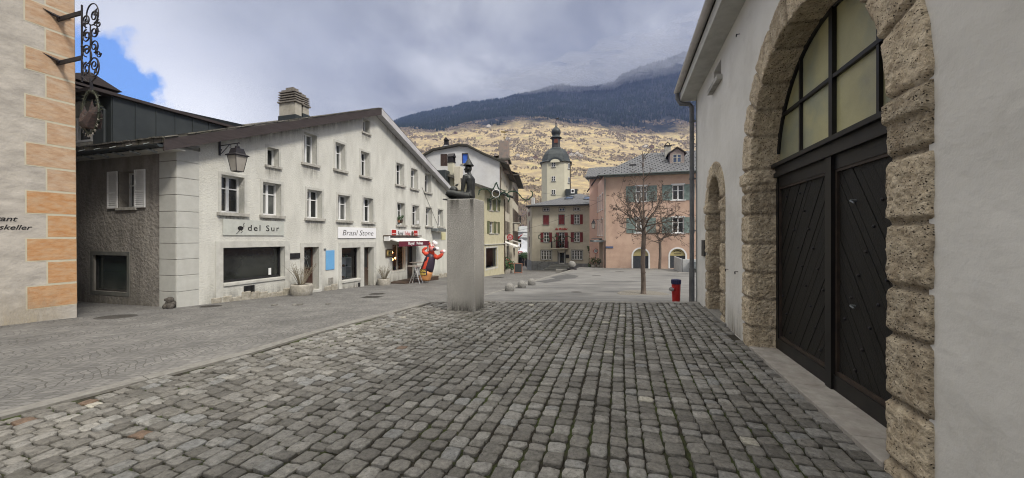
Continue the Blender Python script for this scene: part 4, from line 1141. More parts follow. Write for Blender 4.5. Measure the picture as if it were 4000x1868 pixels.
# doors
def door(root, Mf, r, dep, m, panel=True, name='door', sur=True, lower=.45, glassm=None):
    x0, x1, z0, z1 = r
    b = MB(Mf); b.box(x0, x1, dep - .06, dep, z0 - .3, z1); o = b.build(name, m, root)
    s = MB(Mf)
    zm = z0 + (z1 - z0) * lower; g = .09
    for (a, c) in ((z0 + .12, zm - .05), (zm + .05, z1 - .1)):
        for (e, f) in ((x0 + g, x1 - g),):
            s.box(e, e + .03, dep - .075, dep - .06, a, c); s.box(f - .03, f, dep - .075, dep - .06, a, c); s.box(e + .03, f - .03, dep - .075, dep - .06, a, a + .03); s.box(e + .03, f - .03, dep - .075, dep - .06, c - .03, c)
    s.build('moulding', m, o)
    if glassm:
        s = MB(Mf); s.box(x0 + g + .03, x1 - g - .03, dep - .066, dep - .06, zm + .08, z1 - .13); s.build('pane', glassm, o)
    s = MB(Mf); s.tube([(x1 - .09, dep - .06, z0 + 1.0), (x1 - .09, dep - .12, z0 + 1.0), (x1 - .18, dep - .12, z0 + 1.0)], .011, 6); s.build('handle', M_['steel'], o)
    if sur:
        s = MB(Mf); s.box(x0 - .2, x0, -.02, .02, z0 - .4, z1 + .2); s.box(x1, x1 + .2, -.02, .02, z0 - .4, z1 + .2); s.box(x0, x1, -.02, .02, z1, z1 + .2); s.bbox(x0 - .05, x1 + .05, -.12, dep - .07, z0 - .5, z0 + .01, .01); s.build('surround', M_['surround'], o)
    return o
dA = door(hc, I4, doorA, .42, M_['oak_dark'], glassm=M_['glass'])
s = MB(); xm = (doorA[0] + doorA[1]) / 2; zt_ = doorA[3]
def spiral(c, r0, turns, sg, n=22, plane='xz', y=0, a0=0):
    ps = []
    for i in range(n + 1):
        t = i / n; a = a0 + sg * turns * 6.283 * t; r = r0 * (1 - t * .82); ps.append((c[0] + r * math.cos(a), y, c[1] + r * math.sin(a)))
    return ps
s.tube([(xm - .16, .335, zt_ - .95), (xm - .05, .335, zt_ - .6), (xm, .335, zt_ - .16), (xm + .05, .335, zt_ - .6), (xm + .16, .335, zt_ - .95)], .012, 5)
for sg in (1, -1): s.tube(spiral((xm + sg * .1, zt_ - .5), .09, 1.2, sg, y=.335), .010, 5)
s.build('iron_ornament', M_['zinc'], dA)
x0, x1, z0, z1 = shopB
wB = add_window(hc, I4, x0, x1, z0, z1, .30, fr=M_['black'], gl=M_['clear'], cols=1, bars=(), fw=.045, name='shop_window')
s = MB(); a = x0 - .2; c = doorB[1] + .22
s.box(a, x0, -.02, .02, -1.2, z1 + .28); s.box(x1, doorB[0], -.02, .02, -1.2, z1); s.box(doorB[1], c, -.02, .02, -1.2, z1 + .28); s.box(x0, doorB[1], -.02, .02, z1 + .003, z1 + .28); s.bbox(x0 - .003, x1 + .003, -.05, .25, z0 - .13, z0 + .003, .02); s.build('surround', M_['surround'], wB)
door(hc, I4, doorB, .42, M_['brown_wood'], sur=False, glassm=M_['glass'])
# goods of the stone shop
shf = MB(); 
for z in (z0 + .02, z0 + .62, z0 + 1.12): shf.box(x0 + .05, x1 - .25, .40, .72, z, z + .03)
for xx in (x0 + .03, x1 - .25): shf.box(xx, xx + .03, .40, .72, z0, z0 + 1.16)
shf.box(x0 + .05, x1 - .25, .72, .74, z0, z0 + 1.16)
o = shf.build('display_shelf', M_['white']); o.matrix_world = FC.W.copy(); tag(o, 'white display shelf standing inside the window of the stone shop', 'shelf')
k = 0
mats_ = [mat('gem_purple', (.16, .08, .22), rough=.3), mat('gem_grey', (.3, .3, .32), rough=.4), mat('gem_brown', (.25, .16, .1), rough=.4), mat('gem_green', (.08, .2, .14), rough=.3)]
names = ['purple', 'grey', 'brown', 'green']
for zi, z in enumerate((z0 + .05, z0 + .65, z0 + 1.15)):
    for q in range(4):
        b = MB(); xx = x0 + .25 + q * (x1 - x0 - .6) / 3.4; b.sphere((0, 0, .06), rr.uniform(.05, .085), 7, 5, sc=(1, .8, rr.uniform(.8, 1.4)))
        o = b.build('mineral', mats_[q], None); o.location = FC.pt(xx, .52, z); tag(o, '%s mineral, on the %s shelf inside the stone shop window' % (names[q], ('bottom', 'middle', 'top')[zi]), 'mineral', 'minerals on the white shop shelf')
# kebab shop window with real interior
x0, x1, z0, z1 = shopC
b = MB(); b.box(x0 - .02, doorC[1] + .1, .85, .88, z0 - .6, z1 + .1); b.box(x0, x1, .26, .85, z0 + .0, z0 + .03); b.build('shop_interior', mat('wallpaper_brown', (.06, .035, .025), (.22, .14, .10), scale=9, rough=.8, sharp=(.45, .6)), hc)
add_window(hc, I4, x0, x1, z0, z1, .22, fr=M_['sill'], gl=M_['clear'], cols=2, bars=(), fw=.04, name='shop_window', sur=M_['surround'], sur_w=.1)
door(hc, I4, doorC, .35, M_['brown_wood'], sur=True, glassm=M_['glass'])
door(hc, I4, doorD, .3, M_['brown_wood'], sur=True, glassm=M_['glass'])
add_window(hc, I4, *winD, .2, cols=1, bars=(), fw=.03)
lampm = emit('warm_bulb', (1.0, .42, .14), 7)
zs_ = [.62, .65, .40, .42]; lab = ['upper left', 'upper right', 'lower left', 'lower right']
for i, (fx, fz) in enumerate(((.18, .55), (.42, .57), (.45, .30), (.68, .34))):
    b = MB(); b.sphere((0, 0, 0), .07, 10, 7); o = b.build('shop_lamp', lampm); o.location = FC.pt(x0 + (x1 - x0) * fx, .45, z0 + (z1 - z0) * (fz + .12)); tag(o, 'glowing %s globe lamp in the snack shop window' % lab[i], 'lamp', 'globe lamps in the snack shop window')
cols_ = [('red', (.4, .02, .02)), ('amber', (.4, .2, .03)), ('yellow', (.5, .4, .05)), ('dark green', (.02, .12, .05)), ('blue', (.03, .06, .3)), ('pale green', (.1, .35, .12)), ('clear', (.4, .45, .45)), ('brown', (.12, .05, .02))]
for i, (nm, c) in enumerate(cols_):
    b = MB(); b.lathe([(.036, 0), (.038, .15), (.034, .19), (.013, .24), (.014, .29)], n=8); o = b.build('bottle', mat('bottle_' + nm.replace(' ', '_'), c, rough=.2)); o.location = FC.pt(x0 + .15 + i * (x1 - x0 - .3) / 7, .36, z0 + .03)
    tag(o, '%s bottle in the row along the snack shop window sill' % nm, 'bottle', 'bottles along the snack shop window sill')
# roof
OV = .47; b = MB(); e0 = -.62; eR = LEN + .35
zu = ztop
th = .13
roof_slab(b, (e0, -OV, zu(e0) + .34), (PK, -OV, zu(PK) + .34), (PK, DEEP + .4, zu(PK) + .34), (e0, DEEP + .4, zu(e0) + .34), .14)
roof_slab(b, (PK, -OV, zu(PK) + .34), (eR, -OV, zu(eR) + .30), (eR, DEEP + .4, zu(eR) + .30), (PK, DEEP + .4, zu(PK) + .34), .14)
rf = b.build('roof', M_['slate'], hc)
b = MB(); rnd = random.Random(2)      # ragged slab ends along the verge and the eave
for i in range(34):
    xa = e0 + (PK - e0) * i / 34; xb = xa + .36; zz = zu(xa) + .34
    b.add([(xa, -OV - rnd.uniform(.0, .05), zz + .01), (xb, -OV - rnd.uniform(0, .05), zu(xb) + .34 + .012), (xb, -OV + .5, zu(xb) + .34 + .012), (xa, -OV + .5, zz + .012), (xa, -OV - .02, zz + .01 + .035), (xb, -OV - .02, zu(xb) + .375), (xb, -OV + .5, zu(xb) + .375), (xa, -OV + .5, zz + .045)],
          [(0, 1, 5, 4), (4, 5, 6, 7), (0, 4, 7, 3), (1, 2, 6, 5)])
for i in range(40):
    ya = -OV + (DEEP + .8) * i / 40; x_ = e0 - rnd.uniform(0, .06); zz = zu(e0) + .34 + rnd.uniform(0, .02)
    b.box(x_, e0 + .4, ya, ya + .29, zz - .01, zz + .03)
b.build('roof_slab_edge', M_['slate'], rf)
b = MB(); b.prism([(e0, zu(e0) - .06), (PK, zu(PK) - .06), (PK, zu(PK) + .30), (e0, zu(e0) + .30)], -OV - .004, -OV + .05)
b.quad((e0, -OV + .05, zu(e0) + .05), (PK, -OV + .05, zu(PK) + .05), (PK, .0, zu(PK) + .05), (e0, 0, zu(e0) + .05)); b.build('verge_board', M_['verge'], hc)
b = MB(); b.prism([(PK, zu(PK) - .06), (eR, zu(eR)-.06), (eR, zu(eR) + .24), (PK, zu(PK) + .30)], -OV - .004, -OV + .05)
b.quad((PK, -OV + .05, zu(PK) + .02), (eR, -OV + .05, zu(eR) + .02), (eR, .0, zu(eR) + .02), (PK, 0, zu(PK) + .02)); b.build('verge_board', M_['verge_pale'], hc)
b = MB(MS); b.box(-DEEP, 0.4, -.42, .0, ztop(0) - .19, ztop(0) - .15); b.build('soffit', M_['surround'], hc)
b = MB(MS); gutter(b, -DEEP - .2, .44, -.70, zu(e0) + .13, .09); g_ = b.build('gutter', M_['zinc_dark'], hc)
b = MB(MS)
for i in range(14): a = -.2 - i * .8; b.tube([(a, -.78, zu(e0) + .15), (a - .02, -.45, zu(e0) + .32), (a - .02, -.1, zu(e0) + .47)], .012, 5); b.tube([(a, -.7, zu(e0) + .03), (a, -.42, zu(e0) - .02)], .035, 6)
b.build('gutter_bracket', M_['zinc'], g_)
# big seamed dormer on the alley-side slope
dx0, dx1, dy0, dy1 = -.15, 5.6, 3.0, 10.5; dzt = 6.5 - BC
b = MB()
b.add([(dx0, dy0, zu(dx0)), (dx1, dy0, zu(dx1)), (dx1, dy0, dzt - .02), (dx0, dy0, dzt)], [(0, 1, 2, 3)])
for i in range(9):
    x = dx0 + .04 + i * .62
    if zu(x) + .2 < dzt: b.box(x - .012, x + .012, dy0 - .03, dy0, zu(x) + .1, dzt)
b.quad((dx0, dy0, zu(dx0)), (dx0, dy0, dzt), (dx0, dy0 + 1.0, dzt), (dx0, dy0 + 1.0, zu(dx0)))
b.quad((dx0, dy0 + 2.9, zu(dx0)), (dx0, dy0 + 2.9, dzt), (dx0, dy1, dzt), (dx0, dy1, zu(dx0)))
b.quad((dx0, dy1, 0), (dx1, dy1, 0), (dx1, dy1, dzt), (dx0, dy1, dzt))
dm = b.build('dormer', M_['zinc_dark'], hc)
b = MB(); b.add([(dx0 - .55, dy0 - .14, dzt - .02), (dx1, dy0 - .14, dzt + .02), (dx1, dy1, dzt + .02), (dx0 - .55, dy1, dzt - .02), (dx0 - .55, dy0 - .14, dzt + .08), (dx1, dy0 - .14, dzt + .12), (dx1, dy1, dzt + .12), (dx0 - .55, dy1, dzt + .08)], [(0, 3, 2, 1), (4, 5, 6, 7), (0, 1, 5, 4), (1, 2, 6, 5), (2, 3, 7, 6), (3, 0, 4, 7)]); b.build('dormer_roof', M_['verge'], dm)
Mdf = MS @ T((0, dx0, 0))
add_window(hc, Mdf, -(dy0 + 2.75), -(dy0 + 1.15), zu(0) + .45, zu(0) + 1.35, .1, cols=2, bars=(), fw=.06)
b = MB(Mdf); b.quad((-(dy0 + 2.9), .0, zu(0)), (-(dy0 + 1.0), .0, zu(0)), (-(dy0 + 1.0), .0, zu(0) + .42), (-(dy0 + 2.9), .0, zu(0) + .42)); b.quad((-(dy0 + 2.9), .0, zu(0) + 1.38), (-(dy0 + 1.0), .0, zu(0) + 1.38), (-(dy0 + 1.0), .0, dzt), (-(dy0 + 2.9), .0, dzt)); b.quad((-(dy0 + 3), .2, 5), (-(dy0 + 1), .2, 5), (-(dy0 + 1), .2, dzt), (-(dy0 + 3), .2, dzt)); b.build('dormer_cheek', M_['sill'], dm)
b = MB(Mdf); b.tube([(-(dy0 + 1.0), -.48, dzt - .1), (-(dy0 + .4), -.2, dzt - .25), (-(dy0 + .25), -.05, dzt - .5), (-(dy0 + .25), -.05, zu(0) + .3)], .05, 7); b.build('downpipe', M_['zinc_dark'], dm)
# pale block behind at the far left with louvred top
b = MB(); b.bbox(.6, 2.2, 7.6, 9.2, 5, 6.62 - BC + .75, .02); ch = b.build('chimney', M_['sill'], hc)
b = MB(); z_ = 6.62 - BC + .75
for i in range(4): b.box(.5 - .02 * i, 2.3 + .02 * i, 7.5, 9.3, z_ + i * .17, z_ + .09 + i * .17)
b.box(.8, 2.0, 7.8, 9.0, z_, z_ + .7); b.prism([(.4, z_ + .7), (2.4, z_ + .7), (1.4, z_ + 1.15)], 7.45, 9.35); b.build('chimney_cap', M_['verge'], ch)
# chimneys over the verge
capm = mat('sooty_concrete_slats', (.13, .12, .11), (.23, .21, .19), scale=6, rough=.95)
def louvre_chimney(x, y, w, d, ztp, hcap):
    b = MB(); b.bbox(x, x + w, y, y + d, zu(x) - .2, ztp, .01); o = b.build('chimney', mat('dirty_chimney_render', (.33, .31, .27), (.44, .42, .37), scale=2, rough=.95, c3=(.15, .14, .12), scale3=2.5, f3=.7), hc)
    s = MB(); s.box(x - .06, x + w + .06, y - .06, y + d + .06, ztp, ztp + .07)
    n = 4; dz = (hcap - .28) / n
    for i in range(n):
        z = ztp + .07 + i * dz
        sh = .02 * i
        s.box(x - .03, x + w + .03, y - .03 + sh * .5, y + d + .03 - sh * .5, z + dz * .55, z + dz)
        for (xa, ya) in ((x + .04, y + .04), (x + w - .16, y + .04), (x + .04, y + d - .16), (x + w - .16, y + d - .16), (x + w / 2 - .06, y + .04)): s.box(xa, xa + .12, ya, ya + .12, z, z + dz * .46)
    s.box(x + .12, x + w - .12, y + .3, y + d - .3, ztp + .07, ztp + hcap - .25)
    s.box(x + .08, x + w * .62, y + .05, y + d - .05, ztp + hcap - .28, ztp + hcap - .1); s.box(x + .1, x + w * .6, y + .25, y + d - .3, ztp + hcap - .1, ztp + hcap)
    s.build('chimney_cap', capm, o)
    s = MB(); s.box(x - .03, x + w + .03, y - .03, y + d + .03, zu(x) + .1, zu(x + w) + .42); s.build('flashing', M_['zinc_dark'], o)
CHX = FC.xz(1154, 460, -1.0)[0]; CHX2 = FC.xz(1186, 460, -1.0)[0]
louvre_chimney(CHX, 1.0, .36, 1.0, FC.xz(1154, 396, -1.0)[1], .75)
louvre_chimney(CHX2 + .06, 1.1, .36, .85, FC.xz(1186, 410, -1.0)[1], .68)
b = MB(); b.tube([(15.2, -.03, 5.9), (15.9, -.03, 5.1), (17.6, -.03, 3.2)], .012, 5); b.build('cable', M_['iron'], hc)

# ---------------------------------------------------------------- signs on the gabled house
def board(name, F, r, th, m, lab, cat, off=.012):
    x0, x1, z0, z1 = r
    root = MB(); root.bbox((x0 - x1) / 2, (x1 - x0) / 2, -th, 0, 0, z1 - z0, .004)
    o = root.build(name, m); o.location = F.pt((x0 + x1) / 2, -off, z0); o.rotation_euler = (0, 0, F.ang); return tag(o, lab, cat)
r = FC.rect(869, 1107, 855, 919)
so = board('shop_sign', FC, r, .03, mat('weathered_white_board', (.50, .52, .49), (.43, .45, .42), scale=3, rough=.7, c3=(.38, .37, .35), scale3=4, f3=.4), 'long pale board sign reading del Sur with a painted ostrich', 'sign')
w_, h_ = r[1] - r[0], r[3] - r[2]
text('lettering', 'del Sur', h_ * .56, M_['board_text'], so, T((w_ * .13, -.036, h_ * .47)), sx=1.12, spacing=1.28)
b = MB(); ox = -w_ * .25; oz = h_ * .45; q = h_
b.sphere((ox, -.036, oz), q * .16, 12, 8, sc=(1.2, .02, .85))
b.tube([(ox + q * .12, -.037, oz + q * .05), (ox + q * .22, -.037, oz + q * .12), (ox + q * .2, -.037, oz + q * .26), (ox + q * .24, -.037, oz + q * .34)], [q * .03, q * .02, q * .016, q * .024], 6)
b.tube([(ox + q * .02, -.037, oz - q * .1), (ox + q * .12, -.037, oz - q * .2), (ox + q * .02, -.037, oz - q * .3)], q * .014, 5); b.tube([(ox - q * .03, -.037, oz - q * .1), (ox - q * .2, -.037, oz - q * .3), (ox - q * .27, -.037, oz - q * .36)], q * .014, 5)
b.build('ostrich_emblem', M_['board_text'], so)
r = FC.rect(1318, 1465.7, 886.6, 930.5)
so = board('shop_sign', FC, r, .04, mat('bright_white_board', (.78, .79, .82), rough=.4), 'bright white sign reading Brasil Stone in black italics', 'sign')
w_, h_ = r[1] - r[0], r[3] - r[2]
text('lettering', 'Brasil Stone', h_ * .72, M_['board_text'], so, T((0, -.046, h_ * .47)), shear=.25, sx=.92 * w_ / (h_ * .72 * 5.35), bold=-.006)
r = FC.rect(1524, 1631.7, 896.7, 926)
so = board('shop_sign', FC, r, .06, mat('white_panel', (.72, .72, .74), rough=.4), 'white panel sign reading RoyalKebap between two red squares', 'sign')
w_, h_ = r[1] - r[0], r[3] - r[2]
text('lettering', 'Royal', h_ * .8, M_['board_text'], so, T((-w_ * .185, -.066, h_ * .5)), sx=.72)
text('lettering', 'Kebap', h_ * .8, M_['red'], so, T((w_ * .065, -.066, h_ * .5)), sx=.72)
for q in (-.41, .38):
    b = MB(); b.box(w_ * q - w_ * .075, w_ * q + w_ * .075, -.064, -.06, .04, h_ - .02); e_ = b.build('red_panel', M_['red'], so)
    text('lettering', 'Coca-Cola', h_ * .2, M_['white'], so, T((w_ * q, -.068, h_ * .45)), shear=.3, sx=.85, bold=.004)
b = MB(); b.tube([(w_ * .235, -.066, h_ * .1), (w_ * .235, -.066, h_ * .35), (w_ * .24, -.066, h_ * .62), (w_ * .24, -.066, h_ * .85)], [.06, .09, .1, .05], 10); o = b.build('kebab_picture', M_['brown_wood'], so)
r = FC.rect(1271, 1305, 979, 1055.5); board('blue_board', FC, r, .02, mat('sky_blue_panel', (.13, .34, .62), (.15, .38, .66), scale=2, rough=.5), 'blank sky blue upright panel beside the dark red door', 'panel')
r = FC.rect(1131, 1170, 990, 1012); board('wall_plaque', FC, r, .03, M_['black'], 'small dark plaque left of the dark red door', 'plaque')
r = FC.rect(1264, 1273, 971, 979); so = board('house_number', FC, r, .012, M_['zinc'], 'tiny grey number plate above the sky blue panel', 'plate')
r = FC.rect(1505, 1529, 974.5, 1006); so = board('menu_frame', FC, r, .05, M_['brown_wood'], 'brown framed menu picture left of the snack shop window', 'menu board')
w_, h_ = r[1] - r[0], r[3] - r[2]; b = MB(); b.box(-w_ / 2 + .06, w_ / 2 - .06, -.056, -.05, .06, h_ - .06); b.build('menu_picture', mat('menu_print', (.05, .06, .03), (.45, .32, .12), scale=5, rough=.4, sharp=(.4, .6)), so)
r = FC.rect(1722, 1739, 908, 937); board('wall_panel', FC, r, .03, mat('yellow_panel', (.55, .52, .33), rough=.7), 'pale yellow panel high on the wall above the small canopy', 'panel')
o = empty('door_canopy', FC.pt(17.0, 0, 2.85), FC.ang, 'small grey canopy over the last door of the gabled house', 'canopy')
b = MB(); b.bbox(-.45, 1.0, -.55, -.01, -.09, .12, .03); b.build('hood', M_['zinc'], o); b = MB(); b.tube([(-.45, -.5, -.1), (1.0, -.5, -.1)], .05, 8); b.build('roller', M_['steel'], o)
# awning
aw = empty('awning', FC.pt(11.0, 0, 2.02), FC.ang, 'maroon edged awning reading Royal Kebap over the snack shop', 'awning')
AL = 3.55
b = MB(); b.bbox(-.25, AL, -.42, -.01, .33, .40, .02); b.build('cover', M_['brown_wood'], aw)
b = MB(); b.add([(-.1, -.12, .30), (AL, -.12, .30), (AL, -1.0, .03), (-.1, -1.0, .03), (-.1, -.12, .27), (AL, -.12, .27), (AL, -1.0, .0), (-.1, -1.0, .0)], [(0, 1, 2, 3), (7, 6, 5, 4), (0, 4, 5, 1), (2, 6, 7, 3), (1, 5, 6, 2), (0, 3, 7, 4)]); b.build('canvas', M_['cloth'], aw)
b = MB(); n = 46
pts = []
for i in range(n + 1): x = -.1 + (AL + .1) * i / n; pts.append((x, -.27 - .035 * abs(math.sin(i * math.pi / 2 * .999 + .3))))
poly = [(x, z) for x, z in pts] + [(AL, .03), (-.1, .03)]
b.prism(poly, -1.02, -1.005); va = b.build('valance', M_['maroon'], aw)
text('lettering', 'Royal   Kebap', .25, M_['white'], va, T((AL * .5, -1.024, -.115)), sx=1.25, bold=.006)
b = MB(); b.tube([(-.12, -.1, .22), (-.12, -1.0, .0)], .02, 6); b.tube([(AL + .01, -.1, .22), (AL + .01, -1.0, .0)], .02, 6); b.bbox(-.24, -.14, -.45, -.05, .05, .34, .02); b.build('arm', M_['white'], aw)
# platform, tables, stools, trestle
zg = lambda x, o=0: z_street(12.07 + .957 * x - .29 * o) - BC
pf = MB(); pf.bbox(0, 4.3, -1.15, 0, -.3, .17, .01)
o = pf.build('platform', M_['brown_wood']); o.location = FC.pt(11.3, 0, zg(13)); o.rotation_euler = (0, 0, FC.ang); tag(o, 'low dark wooden platform in front of the snack shop', 'platform')
def bar_table(x, off, z, lab):
    e = empty('bar_table', FC.pt(x, -off, z), FC.ang, lab, 'table', 'high tables outside the snack shop')
    b = MB(); b.lathe([(.42, 1.06), (.44, 1.075), (.44, 1.09), (.42, 1.1)], n=24); b.build('tabletop', mat('table_top_grey_%d' % len(bpy.data.materials), (.25, .22, .2), rough=.5), e)
    b = MB(); b.tube([(0, 0, .03), (0, 0, 1.06)], .03, 8); b.build('column', M_['black'], e)
    b = MB(); b.lathe([(.28, 0), (.28, .015), (.05, .05)], n=20); b.build('base', M_['steel'], e)
def stool(x, off, z, lab, h=.78):
    e = empty('bar_stool', FC.pt(x, -off, z), FC.ang + .3, lab, 'stool', 'bar stools outside the snack shop')
    b = MB(); b.lathe([(.17, h - .03), (.19, h - .015), (.18, h + .01), (.15, h + .02)], n=16); b.build('seat', M_['black'], e)
    for k in range(4):
        a = math.pi / 4 + k * math.pi / 2; b = MB(); b.tube([(.12 * math.cos(a), .12 * math.sin(a), h - .03), (.24 * math.cos(a), .24 * math.sin(a), 0)], .013, 6); b.build('leg', M_['black'], e)
    b = MB(); b.tube([(.2 * math.cos(t / 12 * 6.283), .2 * math.sin(t / 12 * 6.283), .28) for t in range(13)], .01, 5, cap=False); b.build('footrest', M_['black'], e)
bar_table(11.9, 1.45, zg(12, 1.4), 'nearer round bar table standing on the paving by the trestle')
bar_table(13.5, .6, zg(13) + .17, 'farther round bar table standing on the wooden platform')
stool(13.0, 1.0, zg(13) + .17, 'bar stool on the platform in front of the nearer table')
stool(14.1, .85, zg(13) + .17, 'bar stool on the platform beside the farther table')
e = empty('trestle', FC.pt(11.6, -1.75, zg(11.5, 1.7)), FC.ang + .2, 'bare metal A frame trestle beside the stone planter', 'trestle')
for s_ in (-.22, .22):
    for k in (-1, 1):
        b = MB(); b.tube([(s_ * .8, 0, 1.0), (s_ * 1.2 + k * .0, k * .34, 0)], .02, 4); b.build('leg', M_['steel'], e)
b = MB(); b.bbox(-.2, .2, -.06, .06, .98, 1.03, .01); b.build('top_plate', M_['steel'], e)
b = MB(); 
for k in (-1, 1):
    for z in (.3, .6): b.tube([(-.24, k * .34 * (1 - z), z), (.24, k * .34 * (1 - z), z)], .014, 5)
b.build('rung', M_['steel'], e)
# window-sill pots
def sill_pot(px, py, lab, mpot, plant, s=.11):
    x, z = FC.xz(px, py); e = empty('flower_pot', FC.pt(x, -.02, z), 0, lab, 'flower pot')
    b = MB(); b.lathe([(s * .7, 0), (s, s * 1.6), (s * 1.08, s * 1.62), (s * 1.08, s * 1.8), (s * .9, s * 1.8)], n=12); b.build('pot', mpot, e)
    if plant: leafball(e, (0, 0, s * 2.6), s * 1.7, 90, M_['leaf'], .05, 'plant')
def leafball(parent, c, r, n, m, ls, name, sc=(1, 1, 1), seed=1):
    rnd = random.Random(seed); b = MB()
    for i in range(n):
        v = Vector((rnd.gauss(0, 1), rnd.gauss(0, 1), rnd.gauss(0, 1))).normalized() * r * rnd.uniform(.35, 1.05)
        p = Vector(c) + Vector((v.x * sc[0], v.y * sc[1], v.z * sc[2]))
        t = Vector((rnd.gauss(0, 1), rnd.gauss(0, 1), rnd.gauss(0, 1))).normalized(); u = t.orthogonal().normalized()
        l = ls * rnd.uniform(.6, 1.3); b.add([tuple(p - t * l), tuple(p + u * l * .45), tuple(p + t * l), tuple(p - u * l * .45)], [(0, 1, 2, 3)])
    return b.build(name, m, parent)
terra = mat('terracotta', (.32, .13, .07), (.38, .17, .1), scale=8, rough=.85)
sill_pot(1556, 869, 'small terracotta pot on the left end of the sill above the kebab sign', terra, True, .09)
sill_pot(1565, 872, 'leafy plant in a dark trough on the sill above the kebab sign', M_['brown_wood'], True, .13)
sill_pot(1629, 876, 'white empty flower pot on the second sill above the kebab sign', M_['white'], False, .13)
# big planters
def planter(px, py, F, lab, r, h, hs, seed, out_):
    x, z = F.xz(px, py, out_); e = empty('stone_planter', F.pt(x, -out_, z), F.ang, lab, 'planter', 'stone planters along the shops')
    b = MB(); pr = [(r * .78, 0), (r * .95, h * .12), (r * 1.02, h * .5), (r, h * .88), (r * .95, h), (r * .82, h), (r * .8, h * .9), (.01, h * .88)]
    b.lathe(pr, n=24, sx=1.0, sy=1.0)
    for i, v in enumerate(b.v):
        q = noise.noise(Vector(v) * 5 + Vector((seed, 0, 0))) * .03; b.v[i] = (v[0] * (1 + q), v[1] * (1 + q), v[2])
    b.build('pot', M_['stonepot'], e, smooth=True)
    b = MB(); b.lathe([(r * .8, h * .93), (.01, h * .97)], n=16); b.build('soil', M_['soil'], e)
    rnd = random.Random(seed); b = MB()
    for i in range(46):
        a = rnd.uniform(0, 6.283); l = hs * rnd.uniform(.6, 1.05); s = rnd.uniform(.25, .75)
        p0 = Vector((math.cos(a) * .1, math.sin(a) * .1, h * .95)); p1 = p0 + Vector((math.cos(a) * s * l * .35, math.sin(a) * s * l * .35, l * .5)); p2 = p1 + Vector((math.cos(a) * s * l * .5 + rnd.uniform(-.1, .1), math.sin(a) * s * l * .5, l * .45))
        b.tube([p0, p1, p2], [.010, .007, .003], 4)
        for k in range(3):
            q = p1.lerp(p2, rnd.uniform(0, .9)); d = Vector((rnd.gauss(0, 1), rnd.gauss(0, 1), rnd.uniform(.2, 1.4))).normalized() * l * .16; b.tube([q, q + d], [.005, .002], 3)
    b.build('shrub', mat('pale_twigs_%d' % seed, (.12, .10, .075), (.26, .23, .17), scale=20, rough=.9), e)
planter(1178, 1157, FC, 'larger round stone planter with arching twigs beside the dark red door', .43, .52, 1.0, 4, .6)
planter(1500, 1122, FC, 'smaller squat stone planter with upright twigs left of the snack shop', .37, .50, .85, 9, .5)
# guard stone at the corner
x, z = FC.xz(668, 1200, .25); b = MB()
for k, (dx, dy, dz, rr2) in enumerate(((0, .04, .16, .15), (.02, -.0, .30, .11), (-.07, -.03, .10, .10), (.07, -.03, .10, .10), (-.05, -.06, .32, .05), (.05, -.06, .33, .05))): b.sphere((dx, dy, dz), rr2, 10, 7)
o = b.build('guard_stone', mat('dark_worn_stone', (.05, .045, .04), (.11, .10, .09), scale=12, rough=.95, bump=1, bscale=20), smooth=True); o.location = (-10.95, 11.86, -.70); tag(o, 'worn dark carved guard stone at the foot of the quoined corner', 'guard stone')
# wall lantern
def lantern(loc_M, name, lab, h, w, reach, up, mount_h):
    """h,w of the lamp; origin at the wall mount; reach outwards (-y)"""
    e = empty(name, loc_M.translation, 0, lab, 'wall lantern'); e.rotation_euler = loc_M.to_euler()
    b = MB(); b.box(-.03, .03, -.03, 0, -mount_h * .55, mount_h * .45); b.tube([(0, -.02, 0), (0, -reach - .08, .04)], .017, 8); b.sphere((0, -reach - .08, .04), .028, 8, 6)
    b.tube([(0, -.02, -mount_h * .5), (0, -.12, -mount_h * .42), (0, -reach * .55, 0)], .012, 6); b.tube([(0, -reach * .6, .0), (0, -reach * .66, -.08), (0, -reach * .58, -.1)], .01, 5); b.tube([(0, -.05, -mount_h * .25), (0, -.12, -mount_h * .2), (0, -.1, -mount_h * .32)], .01, 5)
    b.build('bracket', M_['iron'], e)
    c = (0, -reach, 0); b = MB(T(c)); H = h
    b.tube([(0, 0, .03), (0, 0, -.08)], .02, 6); b.lathe([(.05, -.06), (.075, -.08), (.075, -.13), (.055, -.15)], n=10)
    b.lathe([(w * .22, -.15), (w * .30, -.155), (w * .40, -.34 * H), (w * .58, -.40 * H), (w * .56, -.425 * H), (w * .4, -.43 * H)], n=4); b.lathe([(w * .30, -H + .03), (w * .31, -H + .01), (w * .2, -H)], n=4)
    for k in range(4):
        a = math.pi / 4 * (2 * k + 1); ca, sa = math.cos(a), math.sin(a)
        b.tube([(ca * w * .47, sa * w * .47, -.43 * H), (ca * w * .29, sa * w * .29, -H + .02)], .013, 4)
    b.build('lantern_head', M_['iron'], e)
    b = MB(T(c)); b.lathe([(w * .45, -.432 * H), (w * .275, -H + .03)], n=4); b.build('lantern_glass', mat('milky_glass_%s' % name, (.30, .28, .25), (.36, .34, .31), scale=3, rough=.3, spec=.6), e)
x, z = FC.xz(857, 600)
lantern(FC.W @ T((x, 0, z + .27)), 'wall_lantern', 'large dark four sided lantern on a bracket beneath the brown verge board', .98, .62, .87, 0, .62)

